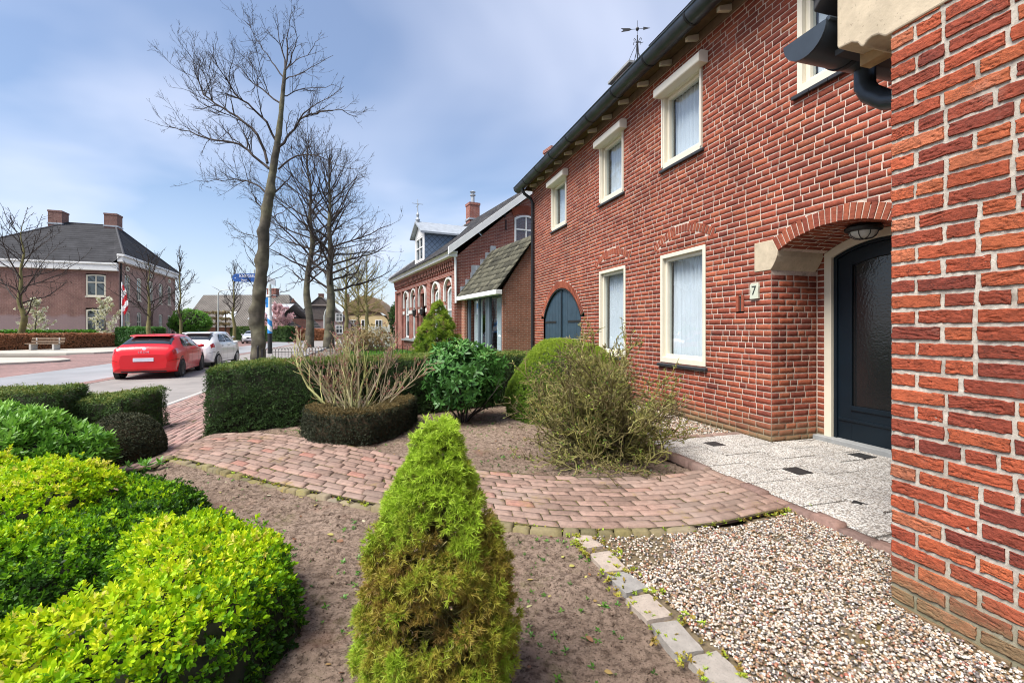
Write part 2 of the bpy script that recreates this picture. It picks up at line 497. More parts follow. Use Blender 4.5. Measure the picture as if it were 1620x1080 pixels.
text('numeral', '7', .15, M['darkpaint'], (.214, .036, 1.75), (R(90), 0, R(180)), plaque)
# ------------------------------------------------ sandstone shoulders of the porch
def shoulder(sx):
    pts = [(.23, 1.972), (.23, 2.312), (-.030, 2.312), (-.10, 2.178), (-.092, 2.12), (-.066, 2.06), (-.03, 2.005), (0, 1.972)]
    if sx < 0: pts = [(-1.5 - a, b) for a, b in pts]
    mb = MB(); mb.prism(pts, -.66, .012, fn_wall)
    return mb.build('stone_shoulder', M['sandstone'], house, bevel=.006)
shoulder(1); shoulder(-1)
# ------------------------------------------------ porch recess
parts = []
iv = lambda a, b: (lambda zl, zh: [(a, b)])
B = lay(iv(.008, .67), 0, 28, CRS, .0092, 21)
B = B[B[:, 3] < 1.985]
parts.append(brick_mesh(B, 3, 1, .006, lambda a, z, d: np.stack([-d, -a, z], -1), 22, .005, .0016, .003))
parts.append(brick_mesh(B, 3, 1, .006, lambda a, z, d: np.stack([-1.5 + d, -a, z], -1), 23, .005, .0016, .003))
B = lay(lambda zl, zh: [(-.098, -.006), (-1.494, -1.402)], 0, 32, CRS, .0092, 24)
parts.append(brick_mesh(B, 2, 1, .006, lambda a, z, d: np.stack([a, -.68 + d, z], -1), 25, .005, .0016, .003))
w = R(29.3)
B = lay(iv(.0, .67), -w * DR0, int(2 * w * DR0 / .066), .066, .0115, 26)
parts.append(brick_mesh(B, 3, 1, .006, lambda a, z, d: np.stack([-.75 + (DR0 - d) * np.sin(z / DR0), -a, 1.015 + (DR0 - d) * np.cos(z / DR0)], -1), 27, .005, .0016, .003))
V, F, t = merge(parts)
rec = mesh_np('porch_recess', V, F, M['brick'], house, t)
mb = MB()
mb.box(0.0, .1, -.78, -.005, -.05, 1.975); mb.box(-1.6, -1.5, -.78, -.005, -.05, 1.975)
mb.box(-.1, 0, -.78, -.68, -.05, 2.3); mb.box(-1.5, -1.4, -.78, -.68, -.05, 2.3)
a = [(-.75 + DR0 * math.sin(x), 1.015 + DR0 * math.cos(x)) for x in np.linspace(-w, w, 24)]
b = [(-.75 + 1.6 * math.sin(x), 1.015 + 1.6 * math.cos(x)) for x in np.linspace(-w, w, 24)]
mb.strip(a, b, -.68, -.035, fn_wall)
mb.build('recess_mortar', M['mortar'], rec)
# ------------------------------------------------ front door
def arch_poly(s0, s1, zb, c, r, n=18):
    pts = [(s0, zb)]
    for i in range(n + 1):
        s = s0 + (s1 - s0) * i / n
        pts.append((s, c[1] + math.sqrt(r * r - (s - c[0]) ** 2)))
    return pts + [(s1, zb)]
door = empty('front_door', (0, 0, 0), 0, parent=house)
DC = (-.75, 1.015)
def archband(mb, s0, s1, zb, r, wd, d0, d1):
    o = arch_poly(s0, s1, zb, DC, r); i = arch_poly(s0 + wd, s1 - wd, zb, DC, r - wd)
    mb.strip(i, o, d0, d1, fn_wall)
mb = MB(); archband(mb, -1.405, -.095, .05, 1.325, .085, -.80, -.672)
mb.build('door_frame', M['cream'], door, bevel=.004)
mb = MB(); archband(mb, -1.315, -.185, .06, 1.236, .035, -.80, -.705); archband(mb, -1.28, -.22, .06, 1.20, .15, -.79, -.73)
mb.box(-1.13, -.37, -.79, -.73, .06, .42)
leaf = mb.build('door_leaf', M['navy'], door, bevel=.004)
mb = MB()
mb.box(-1.13, -.37, -.728, -.715, .40, .45); mb.box(-1.27, -.23, -.729, -.718, .27, .30)
for s in (-1.13, -.385): mb.box(s, s + .015, -.728, -.716, .45, 2.03)
mb.build('door_moulding', M['navy'], leaf, bevel=.003)
t_ = NT('textured_glass'); v = t_.coord()
nm = t_.bump(t_.noise(v, 42, 2, .5, .4), .30, .006)
M['texglass'] = t_.finish(t_.bsdf((.012, .013, .014), .16, nm, 0, .7))
mb = MB(); mb.prism(arch_poly(-1.13, -.37, .42, DC, 1.055), -.77, -.755, fn_wall)
mb.build('door_glass', M['texglass'], leaf)
mb = MB(); mb.tube([(-1.20, -.725, 1.05), (-1.20, -.68, 1.05), (-1.10, -.68, 1.05)], .011, 8); mb.build('door_handle', M['zinc'], leaf, True)
mb = MB(); mb.box(-1.49, -.01, -.80, -.60, -.05, .062); mb.build('threshold', M['sill_stone'], door, bevel=.006)
mb = MB(); mb.box(-1.5, 0, -.95, -.82, -.05, 2.4); mb.build('hall_dark', M['dark'], door)
# porch lamp under the vault
mb = MB(); mb.lathe([(.03, 2.335), (.135, 2.325), (.16, 2.30), (.155, 2.275), (.125, 2.262)], (-.80, -.32, 0), 24)
lamp = mb.build('porch_lamp', M['black'], house, True)
M['lampglass'] = plain('opal_lamp_glass', (.45, .46, .42), .25, .1, 10, .3, 40)
mb = MB(); mb.lathe([(.122, 2.268), (.112, 2.235), (.075, 2.205), (.02, 2.195)], (-.80, -.32, 0), 20); mb.build('lamp_glass', M['lampglass'], lamp, True)
mb = MB()
for k in range(4):
    w_ = k * PI / 4 + .3
    pts = [(-.80 + math.cos(w_) * r, -.32 + math.sin(w_) * r, z) for r, z in ((.126, 2.262), (.114, 2.228), (.075, 2.198), (0, 2.187), (-.075, 2.198), (-.114, 2.228), (-.126, 2.262))]
    mb.tube(pts, .004, 5)
mb.build('lamp_cage', M['black'], lamp)
# ------------------------------------------------ windows
def wave_sheet(s0, s1, z0, z1, n0, amp, per, seed):
    k = int((s1 - s0) / .012) + 2
    s = np.linspace(s0, s1, k); ph = s / per * 2 * PI
    off = amp * np.sin(ph + .8 * np.sin(s * 7 + seed)) + .35 * amp * np.sin(2.3 * ph + seed)
    V = np.concatenate([np.stack([s, n0 + off, np.full(k, z0)], -1), np.stack([s + .004 * np.sin(ph), n0 + off * .6, np.full(k, z1)], -1)])
    i = np.arange(k - 1)
    return V, np.stack([i, i + 1, i + 1 + k, i + k], -1)
def house_window(s0, s1, z0, z1, box=False, seed=0):
    mb = MB()
    w, d0, d1 = .062, -.11, .012
    mb.box(s0 + .004, s0 + w, d0, d1, z0 + .004, z1 - .004); mb.box(s1 - w, s1 - .004, d0, d1, z0 + .004, z1 - .004)
    mb.box(s0 + w, s1 - w, d0, d1, z0 + .004, z0 + w + .02); mb.box(s0 + w, s1 - w, d0, d1, z1 - w, z1 - .004)
    win = mb.build('window', M['cream'], house, bevel=.004)
    a0, a1, b0, b1 = s0 + w, s1 - w, z0 + w + .02, z1 - w
    mb = MB(); q = .05
    mb.box(a0, a0 + q, -.125, -.045, b0, b1); mb.box(a1 - q, a1, -.125, -.045, b0, b1)
    mb.box(a0 + q, a1 - q, -.125, -.045, b0, b0 + q); mb.box(a0 + q, a1 - q, -.125, -.045, b1 - q, b1)
    mb.build('sash', M['cream'], win, bevel=.004)
    mb = MB(); mb.box(a0 + q, a1 - q, -.093, -.088, b0 + q, b1 - q); mb.build('pane', M['glass'], win)
    V, F = wave_sheet(a0 + q * .4, a1 - q * .4, b0 + .02, b1, -.20, .030, .095, seed)
    mesh_np('net_curtain', V, F, M['curtain'], win, None, True)
    mb = MB()
    mb.box(a0 - .03, a1 + .03, -.9, -.88, b0 - .05, b1 + .05)
    mb.box(a0 - .03, a0 - .01, -.88, -.13, b0 - .05, b1 + .05); mb.box(a1 + .01, a1 + .03, -.88, -.13, b0 - .05, b1 + .05)
    mb.box(a0 - .01, a1 + .01, -.88, -.13, b0 - .05, b0 - .03); mb.box(a0 - .01, a1 + .01, -.88, -.13, b1 + .03, b1 + .05)
    mb.build('dark_room', M['dark'], win)
    mb = MB(); k = 5
    for i in range(k):
        x0 = s0 - .04 + (s1 - s0 + .08) * i / k; x1 = s0 - .04 + (s1 - s0 + .08) * (i + 1) / k - .005
        mb.add([(x0, -.05, z0 - .045), (x1, -.05, z0 - .045), (x1, .05, z0 - .055), (x0, .05, z0 - .055), (x0, -.05, z0 + .003), (x1, -.05, z0 + .003), (x1, .055, z0 - .016), (x0, .055, z0 - .016)],
               [(0, 3, 2, 1), (4, 5, 6, 7), (0, 1, 5, 4), (1, 2, 6, 5), (2, 3, 7, 6), (3, 0, 4, 7)])
    mb.build('sill', M['blacktile'], win, bevel=.006)
    if box:
        mb = MB(); bx = [(.014, z1 - .06), (.155, z1 - .06), (.165, z1 - .045), (.165, z1 + .06), (.12, z1 + .105), (.014, z1 + .105)]
        mb.prism(bx, s0 - .12 if True else s0, s1 + .005, lambda a, b, d: (d, a, b))
        bo = mb.build('shutter_box', M['shutter_box'], win, bevel=.004)
        for q0 in (s0 + .005, s1 - .035):
            mb = MB(); mb.box(q0, q0 + .03, .0125, .03, z0 + .03, z1 - .062); mb.build('shutter_rail', M['shutter_box'], win)
    return win
for i, (a, b) in enumerate(WIN_UP): house_window(a, b, UPZ[0], UPZ[1], i > 0, i)
for i, (a, b) in enumerate(WIN_LOW): house_window(a, b, LOWZ[0], LOWZ[1], False, 9 + i)
# ------------------------------------------------ arched shutters
shut = empty('arched_shutters', (0, 0, 0), 0, parent=house)
rg = random.Random(8)
for side in (0, 1):
    mb = MB(); n = 11
    e0, e1 = (ARC_C[0] + .012, 7.44) if side else (5.09, ARC_C[0] - .012)
    for i in range(n):
        x0 = e0 + (e1 - e0) * i / n; x1 = e0 + (e1 - e0) * (i + 1) / n - .006
        top = lambda s: ARC_C[1] + math.sqrt(max((ARC_R - .012) ** 2 - (s - ARC_C[0]) ** 2, .3))
        mb.prism([(x0, .02), (x1, .02), (x1, min(top(x1), 2.4)), (x0, min(top(x0), 2.4))], -.075, -.045 + rg.uniform(-.002, .002), fn_wall)
    leafs = mb.build('shutter_leaf', M['shutterblue'], shut, bevel=.003)
    for z in (.35, 1.45):
        s_ = e1 if side else e0; mb = MB()
        mb.box(*(sorted((s_, s_ + (-.8 if side else .8)))), -.043, -.034, z, z + .05); mb.build('strap_hinge', M['black'], leafs)
mb = MB(); mb.box(ARC_C[0] - .03, ARC_C[0] + .03, -.044, -.02, .02, 2.25); mb.build('cover_strip', M['navy'], shut, bevel=.004)
mb = MB()
pts = [(ARC_C[0] + (ARC_R - .01) * math.sin(x), .0, ARC_C[1] + (ARC_R - .01) * math.cos(x)) for x in np.linspace(-R(61), R(61), 26)]
a = [(p[0] * .985 + ARC_C[0] * .015, p[2] - .02) for p in pts]
mb.strip(a, [(p[0], p[2]) for p in pts], -.05, .004, fn_wall)
mb.build('arch_flashing', M['black'], shut)
mb = MB(); mb.box(5.0, 7.5, -.5, -.48, 0, 2.4); mb.build('shutter_back', M['dark'], shut)
# ------------------------------------------------ eaves, gutter, roof
PITCH = R(48)
M['darkwood'] = plain('dark_eaves_wood', (.16, .105, .065), .8, .3, 9, .2, 50)
roof_parts = []
def roof_plane(x0, x1, y0, z0, y1, z1, name, mat, parent, tile=(.24, .30), rise=.03, seed=1):
    """pantile relief: rows of tiles with an S wave"""
    Ls = math.hypot(y1 - y0, z1 - z0); nr = max(2, int(Ls / tile[1])); nc = max(2, int(abs(x1 - x0) / tile[0]))
    u = np.linspace(0, 1, nc * 6 + 1); V = []; F = []; T = []
    dy, dz = (y1 - y0) / Ls, (z1 - z0) / Ls; ny, nz = -dz, dy
    if nz < 0: ny, nz = -ny, -nz
    wv = rise * np.abs(np.sin(u * nc * PI)) ** .7
    rgl = np.random.default_rng(seed)
    k = len(u)
    for r in range(nr):
        for q, h in ((r / nr - .02, .035), ((r + 1) / nr + .015, .0)):
            V.append(np.stack([x0 + (x1 - x0) * u, y0 + dy * Ls * q + ny * (wv + h), z0 + dz * Ls * q + nz * (wv + h)], -1))
        V.append(np.stack([x0 + (x1 - x0) * u, y0 + dy * Ls * (r / nr - .02) + 0 * u, z0 + dz * Ls * (r / nr - .02) + 0 * u], -1))
        b = r * 3 * k; i = np.arange(k - 1)
        F.append(np.stack([b + i, b + i + 1, b + k + i + 1, b + k + i], -1)); F.append(np.stack([b + 2 * k + i, b + 2 * k + i + 1, b + i + 1, b + i], -1))
        tt = np.repeat(rgl.random(nc), 6); T += [tt, tt]
    return mesh_np(name, np.concatenate(V), np.concatenate(F), mat, parent, np.concatenate(T))
EZ = 5.30
ry = -4.0; rz_ = EZ + .15 + (4.0 + .30) * math.tan(PITCH)
roof = roof_plane(-7.5, 8.5, .33, EZ + .13, ry, rz_, 'roof', M['rooftile'], house, (.26, .34), .03, 4)
roof_plane(-7.5, 8.5, -8.4, EZ + .1, ry, rz_, 'rear_slope', M['rooftile'], roof, (.5, .5), .03, 5)
mb = MB()
mb.add([(-7.5, .30, EZ + .08), (8.42, .30, EZ + .08), (8.42, ry, rz_ - .08), (-7.5, ry, rz_ - .08)], [(0, 1, 2, 3)])
mb.add([(8.42, .25, EZ + .02), (8.42, ry, rz_ - .1), (8.42, -8.3, EZ + .02), (8.47, .25, EZ + .02), (8.47, ry, rz_ - .1), (8.47, -8.3, EZ + .02)],
       [(0, 1, 4, 3), (1, 2, 5, 4), (0, 3, 5, 2), (0, 2, 1), (3, 4, 5)])
mb.build('roof_deck', M['darkwood'], roof)
x = -2.5
while x < 8.3:
    mb = MB(); mb.add([(x, -.02, EZ + .03), (x + .055, -.02, EZ + .03), (x + .055, .21, EZ - .02), (x, .21, EZ - .02), (x, -.02, EZ + .12), (x + .055, -.02, EZ + .12), (x + .055, .21, EZ + .04), (x, .21, EZ + .04)],
           [(0, 3, 2, 1), (4, 5, 6, 7), (0, 1, 5, 4), (1, 2, 6, 5), (2, 3, 7, 6), (3, 0, 4, 7)])
    mb.build('rafter_end', M['cream'], roof, bevel=.004)
    x += .615
mb = MB(); mb.box(-2.6, 8.34, -.004, .022, EZ - .005, EZ + .12); mb.build('eaves_board', M['darkwood'], roof)
mb = MB(); mb.box(-2.6, 8.4, .0225, .22, EZ + .125, EZ + .14); mb.build('soffit', M['darkwood'], roof)
def gutter(name, s0, s1, yc, zc, r, fn, parent, step=1.0):
    prof = [(yc + r * math.cos(w), zc + r * math.sin(w)) for w in np.linspace(PI, 2 * PI, 15)]
    inn = [(yc + (r - .012) * math.cos(w), zc + (r - .012) * math.sin(w)) for w in np.linspace(PI, 2 * PI, 15)]
    mb = MB(); mb.strip(inn, prof, s0, s1, lambda a, b, d: fn(d, a, b))
    g = mb.build(name, M['zinc'], parent, True)
    mb = MB(); mb.tube([fn(s0, yc + r, zc + .004), fn(s1, yc + r, zc + .004)], .014, 8); mb.build('bead', M['zinc'], g, True)
    mb = MB(); x = s0 + step * .55
    while x < s1 - .1:
        o = [(yc + (r + .007) * math.cos(w), zc + (r + .007) * math.sin(w)) for w in np.linspace(PI, 2 * PI, 15)]
        mb.strip(prof, o, x, x + .032, lambda a, b, d: fn(d, a, b)); x += step
    mb.build('joint', M['zincdark'], g, True)
    for s in (s0, s1):
        o = 1 if s == s1 else -1
        mb = MB(); mb.prism(prof, s + .002 * o, s + .012 * o, lambda a, b, d: fn(d, a, b)); mb.build('end_cap', M['zinc'], g)
    return g
gutter('gutter', -2.6, 8.62, .365, EZ + .11, .135, lambda s, y, z: (s, y, z), house, .98)
mb = MB(); mb.tube([(8.16, .365, EZ + .0), (8.16, .365, EZ - .08), (8.16, .32, EZ - .16), (8.16, .12, EZ - .30), (8.16, .075, EZ - .40), (8.16, .075, 0.0)], .043, 12)
dp = mb.build('downpipe', M['zincdark'], house, True)
mb = MB()
for z in (.9, 2.6, 4.3): mb.tube([(8.16, .075, z), (8.16, .075, z + .045)], .05, 12)
mb.build('pipe_bracket', M['black'], dp)
# chimney with slab and weather vane
CH0, CH1, CY = 5.9, 7.0, -2.0
B = lay(iv(CH0 + .22, CH1 - .22), 7.2, 10, CRS, .0092, 31)
V1 = brick_mesh(B, 2, 1, .006, lambda a, z, d: np.stack([a, CY + .2 + d, z], -1), 32)
B = lay(iv(-.2, .2), 7.2, 10, CRS, .0092, 33)
V2 = brick_mesh(B, 2, 1, .006, lambda a, z, d: np.stack([CH0 + .22 - d, CY - a, z], -1), 34)
V, F, t = merge([V1, V2]); ch = mesh_np('chimney', V, F, M['brick'], house, t)
mb = MB(); mb.box(CH0 + .22, CH1 - .22, CY - .2, CY + .2, 7.0, 7.945); mb.build('chimney_core', M['mortar'], ch)
mb = MB(); mb.box(CH0 + .02, CH1 + .02, CY - .30, CY + .30, 7.95, 8.02); mb.build('chimney_slab', M['sill_stone'], ch, bevel=.01)
cx, cy = 6.02, CY
mb = MB()
mb.tube([(cx, cy, 8.0), (cx, cy, 8.86)], .022, 8); mb.tube([(cx, cy, 8.86), (cx, cy, 9.32)], .008, 6)
for k in range(4):
    w = k * PI / 2 + .3
    q = lambda r, z: (cx + r * math.cos(w), cy + r * math.sin(w), z)
    mb.tube([q(.14, 8.14), q(.06, 8.32), q(.03, 8.6)], .012, 6)
    mb.tube([q(.02, 8.62), q(.10, 8.70), q(.17, 8.72), q(.20, 8.67), q(.17, 8.63)], .01, 6)
mb.tube([(cx + .05, cy, 8.62), (cx + .3, cy + .02, 8.50), (cx + .62, cy + .03, 8.3), (cx + .88, cy + .05, 8.14)], .009, 6)
mb.tube([(cx - .05, cy, 8.62), (cx - .28, cy, 8.50), (cx - .4, cy, 8.46)], .009, 6)
mb.lathe([(.001, 9.0), (.05, 9.02), (.065, 9.06), (.05, 9.1), (.001, 9.12)], (cx, cy, 0), 10)
wx, wy = .40, .92     # arrow direction
A = lambda u, z: (cx + wx * u, cy + wy * u, z)
mb.tube([A(-.42, 9.06), A(.42, 9.06)], .008, 6)
P3 = lambda a, b, d: (cx + wx * a - wy * d, cy + wy * a + wx * d, b)
mb.prism([(.20, 9.06), (.30, 9.10), (.62, 9.12), (.52, 9.06), (.62, 9.0), (.30, 9.02)], -.006, .006, P3)
mb.prism([(-.48, 9.06), (-.22, 9.11), (-.22, 9.01)], -.006, .006, P3)
mb.v = [(cx + (x - cx) * .66, cy + (y - cy) * .66, 8.14 + (z - 8.14) * .82) for x, y, z in mb.v]
mb.build('weather_vane', M['black'], ch)

# ------------------------------------------------ projecting wing (near right)
WN, WS = 1.953, -2.58
B = lay(lambda zl, zh: [(0.0, 3.2)], -.05, 40, .0722, .0115, 77, (.21, .21, .21, .1, .155))
B = B[B[:, 3] < 2.80]
near = B[B[:, 0] < .85]; far = B[B[:, 0] >= .85]
fw = lambda a, z, d: np.stack([WS - a, WN + d, z], -1)
hero = brick_mesh(near, 60, 18, .009, fw, 78, .006, .0026, .0036, .0046)
rest = brick_mesh(far, 6, 2, .009, fw, 79, .006, .002, .003)
B2 = lay(lambda zl, zh: [(.112, WN - .01)], -.05, 40, .0722, .0145, 80)
B2 = B2[B2[:, 3] < 2.80]
side = brick_mesh(B2, 4, 1, .008, lambda a, z, d: np.stack([WS + d, WN - a, z], -1), 81, .006, .002, .003)
V, F, t = merge([hero, rest, side])
wing = mesh_np('wing_wall', V, F, M['brick_hero'], house, t)
# the returns of the corner bricks
cor = np.array([(0.0, .10, z, z + .0607) for z in B[B[:, 0] < .001][:, 2]])
t0 = hero[2].reshape(len(near), -1)[:, 0][near[:, 0] < .001]
V, F, _ = brick_mesh(cor, 8, 5, .008, lambda a, z, d: np.stack([WS + d, WN - a, z], -1), 82, .006, .002, .002)
mesh_np('corner_brick', V, F, M['brick_hero'], wing, np.repeat(t0, len(F) // len(cor)))
# rough raked mortar bed
u = np.linspace(0, 3.2, 300); zz = np.linspace(-.1, 2.80, 300)
U, Z = np.meshgrid(u, zz, indexing='ij')
Dm = .0022 * fbm(v3(U * 70, Z * 70), 3, 5) + .0025 * np.minimum(fbm(v3(U * 30, Z * 30), 2, 6) + .25, 0) + .0025
V = fw(U.ravel(), Z.ravel(), Dm.ravel())
ii, jj = np.meshgrid(np.arange(299), np.arange(299), indexing='ij'); q = (ii * 300 + jj).ravel()
mesh_np('wing_mortar', V, np.stack([q, q + 300, q + 301, q + 1], -1), M['mortar_hero'], wing, None, True)
mb = MB(); mb.box(WS - .30, WS - .001, .02, WN - .015, -.1, 2.80); mb.box(WS - 3.2, WS - .31, WN - .3, WN - .02, -.1, 2.80); mb.build('wing_core', M['mortar_hero'], wing)
# kneeler stone: band with a scalloped corbel
kn = [(3.2, 2.705), (-.02, 2.705), (-.03, 2.712), (-.055, 2.735), (-.085, 2.742), (-.11, 2.735), (-.125, 2.718), (-.14, 2.728), (-.155, 2.755), (-.185, 2.775), (-.225, 2.78), (-.255, 2.782), (-.262, 2.80),
      (-.262, 3.13), (.9, 4.33), (1.3, 4.5), (3.2, 4.5)]
mb = MB(); mb.prism(kn, -.30, .014, lambda a, b, d: (WS - a, WN + d, b))
mb.build('kneeler_stone', M['sandstone'], house, bevel=.008)
# wing roof and its eaves
WR = R(46)
def wroof(a, off):    # a = distance in from the side wall (towards -x), height of the roof surface
    return 3.41 + off + a * math.tan(WR)
mb = MB()
P = lambda a, y, o: (WS - a, y, wroof(a, o))
mb.add([P(-.36, WN + .06, 0), P(2.2, WN + .06, 0), P(2.2, -3.0, 0), P(-.36, -3.0, 0), P(-.36, WN + .06, .07), P(2.2, WN + .06, .07), P(2.2, -3.0, .07), P(-.36, -3.0, .07)],
       [(0, 3, 2, 1), (4, 5, 6, 7), (0, 1, 5, 4), (1, 2, 6, 5), (2, 3, 7, 6), (3, 0, 4, 7)])
wr = mb.build('wing_roof', M['rooftile'], house, bevel=.008)
mb = MB()
for k in range(7):
    a = -.36 + k * .3
    mb.add([P(a, WN + .085, .06), P(a + .33, WN + .085, .075), P(a + .33, WN - .12, .075), P(a, WN - .12, .06), P(a, WN + .085, .115), P(a + .33, WN + .085, .085 + .03), P(a + .33, WN - .12, .085 + .03), P(a, WN - .12, .115)],
           [(0, 3, 2, 1), (4, 5, 6, 7), (0, 1, 5, 4), (1, 2, 6, 5), (2, 3, 7, 6), (3, 0, 4, 7)], .3)
mb.build('verge_tile', M['rooftile'], wr, bevel=.006)
# ceiling of the eaves and the raw rafter under the gutter
mb = MB(); mb.box(WS + .002, WS + .33, .1, WN - .06, 2.80, 2.83); mb.build('wing_soffit', M['zincdark'], wr)
for y in (WN - .16, WN - .9, WN - 1.6):
    mb = MB(); mb.box(WS + .002, WS + .27, y - .075, y, 2.725, 2.798); mb.build('wing_rafter', M['wood'], wr, bevel=.004)
wg = gutter('wing_gutter', -1.9, WN + .035, 2.25, 2.965, .135, lambda d, a, b: (-a - .10 + .20, d, b), house, 1.4)
mb = MB()
gx = -2.15
mb.tube([(gx, WN - .42, 2.86), (gx, WN - .42, 2.74), (gx - .03, WN - .42, 2.68), (gx - .12, WN - .42, 2.60), (gx - .30, WN - .42, 2.53), (WS + .07, WN - .42, 2.42), (WS + .07, WN - .42, 0.0)], .055, 14)
mb.build('wing_downpipe', M['zinc'], wg, True)
# ================================================================== terrain
def sstep(x): x = np.clip(x, 0, 1); return x * x * (3 - 2 * x)
def zt(n): return -.28 * sstep((np.asarray(n, float) - 5.5) / 3.0)
def sn2w(s, n, d=0.0):
    s = np.asarray(s, float); n = np.asarray(n, float)
    return np.stack([F0.x + HD.x * s + HN.x * n, F0.y + HD.y * s + HN.y * n, zt(n) + d], -1)
def w2sn(x, y):
    dx, dy = x - F0.x, y - F0.y
    return dx * HD.x + dy * HD.y, dx * HN.x + dy * HN.y
def grid_mesh(name, s0, s1, n0, n1, ds, hfn, mat, parent=None, smooth=True):
    a = np.arange(s0, s1 + ds / 2, ds); b = np.arange(n0, n1 + ds / 2, ds)
    S, N = np.meshgrid(a, b, indexing='ij')
    V = sn2w(S.ravel(), N.ravel(), hfn(S.ravel(), N.ravel()))
    ii, jj = np.meshgrid(np.arange(len(a) - 1), np.arange(len(b) - 1), indexing='ij'); q = (ii * len(b) + jj).ravel()
    return mesh_np(name, V, np.stack([q, q + 1, q + len(b) + 1, q + len(b)], -1), mat, parent, None, smooth)

UP_E = [(-.65, 1.475), (-.69, 1.96), (-.58, 2.46), (-.39, 2.91), (-.13, 3.36), (.23, 3.78), (.64, 4.17), (1.19, 4.63), (1.77, 5.16), (2.24, 5.81), (2.47, 6.33)]
LO_E = [(-1.55, 1.475), (-1.63, 2.15), (-1.58, 2.61), (-1.48, 3.01), (-1.37, 3.27), (-1.21, 3.48), (-.97, 3.88), (-.65, 4.3), (-.32, 4.68), (0, 5.05), (.38, 5.43), (.78, 5.79), (1.29, 6.23), (1.75, 6.62)]
def resample(P, k):
    P = np.array(P, float); L = np.concatenate([[0], np.cumsum(np.hypot(*np.diff(P, axis=0).T))])
    u = np.linspace(0, L[-1], k); Q = np.stack([np.interp(u, L, P[:, 0]), np.interp(u, L, P[:, 1])], -1)
    for _ in range(6): Q[1:-1] = .25 * Q[:-2] + .5 * Q[1:-1] + .25 * Q[2:]
    return Q
UE, LE = resample(UP_E, 80), resample(LO_E, 80)
PATHW = np.mean(np.hypot(*(UE - LE).T)); PATHL = np.sum(np.hypot(*np.diff((UE + LE) / 2, axis=0).T))
def path_sn(u, v):
    """u 0..1 along, v 0..1 from the lower to the upper edge"""
    i = np.clip(u, 0, 1) * 79; lo = np.stack([np.interp(i, np.arange(80), LE[:, k]) for k in (0, 1)], -1); up = np.stack([np.interp(i, np.arange(80), UE[:, k]) for k in (0, 1)], -1)
    return lo + (up - lo) * np.asarray(v)[..., None]
def in_poly(x, y, P):
    P = np.asarray(P); c = np.zeros(x.shape, bool); j = len(P) - 1
    for i in range(len(P)):
        a = (P[i, 1] > y) != (P[j, 1] > y)
        with np.errstate(divide='ignore', invalid='ignore'):
            xx = (P[j, 0] - P[i, 0]) * (y - P[i, 1]) / (P[j, 1] - P[i, 1]) + P[i, 0]
        c ^= a & (x < xx); j = i
    return c
PATH_POLY = np.concatenate([LE, UE[::-1]])

# ---------------------------------------------------------------- materials of the ground
t = NT('garden_soil'); v = t.coord()
c1 = t.ramp(t.noise(v, 1.2, 5, .6), [(.3, (.225, .158, .115)), (.7, (.35, .262, .20))])
c2 = t.mix(t.ramp(t.noise(v, 26, 6, .7), [(.36, 0), (.56, 1)]), (.095, .064, .046), c1)
c2 = t.mix(t.ramp(t.noise(v, 85, 3, .6), [(.34, 1), (.44, 0)]), c2, (.06, .04, .03))
c3 = t.mix(t.ramp(t.noise(v, 150, 3, .6), [(.62, 0), (.72, .7)]), c2, (.34, .27, .21))
c3 = t.mix(t.ramp(t.noise(v, 3.3, 6, .75), [(.56, 0), (.72, .5)]), c3, (.15, .15, .05))
c3 = t.mix(t.ramp(t.noise(v, 1.9, 4, .6), [(.58, 0), (.75, .5)]), c3, (.24, .11, .07))
M['soil'] = t.finish(t.bsdf(c3, .95, t.bump(t.noise(v, 60, 8, .75), 1.0, .022), 0, .15))
t = NT('mossy_joint_sand'); v = t.coord()
c1 = t.ramp(t.noise(v, 3.0, 5, .65), [(.38, (.06, .045, .035)), (.52, (.13, .12, .035)), (.66, (.20, .17, .03)), (.78, (.30, .15, .03))])
c1 = t.mix(t.ramp(t.noise(v, 60, 4, .7), [(.4, 0), (.65, 1)]), (.05, .038, .03), c1)
M['joint'] = t.finish(t.bsdf(c1, 1, t.bump(t.noise(v, 120, 5, .7), .8, .006), 0, .1))
def pavermat(name, stops, moss=.5):
    t = NT(name); v = t.coord()
    col = t.ramp(t.tint(), stops)
    col = t.mix(1.0, col, t.ramp(t.noise(v, 30, 6, .7), [(.3, .68), (.5, 1), (.75, 1.3)]), 'MULTIPLY')
    col = t.mix(t.ramp(t.noise(v, 1.1, 4), [(.45, 0), (.7, .5)]), col, (.36, .29, .245))
    m = t.math('MULTIPLY', t.ramp(t.noise(v, 2.3, 6, .7), [(.56, 0), (.7, 1)]), t.ramp(t.noise(v, 24, 4), [(.4, 0), (.62, 1)]))
    col = t.mix(t.math('MULTIPLY', m, moss), col, (.24, .17, .035))
    return t.finish(t.bsdf(col, .85, t.bump(t.noise(v, 90, 6, .7), .5, .005), 0, .25))
M['paver'] = pavermat('path_clinker', [(0, (.14, .095, .073)), (.3, (.21, .138, .108)), (.6, (.25, .165, .13)), (.85, (.29, .19, .15)), (.97, (.28, .14, .105)), (1, (.28, .10, .072))], .8)
M['kerbbrick'] = pavermat('kerb_brick', [(0, (.15, .10, .085)), (.5, (.22, .135, .11)), (1, (.25, .17, .13))], .5)
M['mossbrick'] = pavermat('mossy_brick', [(0, (.10, .09, .05)), (.5, (.16, .13, .06)), (1, (.17, .15, .05))], .9)
t = NT('washed_gravel_slab'); v = t.coord()
vo = t.n('ShaderNodeTexVoronoi'); vo.inputs['Scale'].default_value = 85; t.l(v, vo.inputs['Vector'])
bw = t.n('ShaderNodeSeparateColor'); t.l(vo.outputs['Color'], bw.inputs[0])
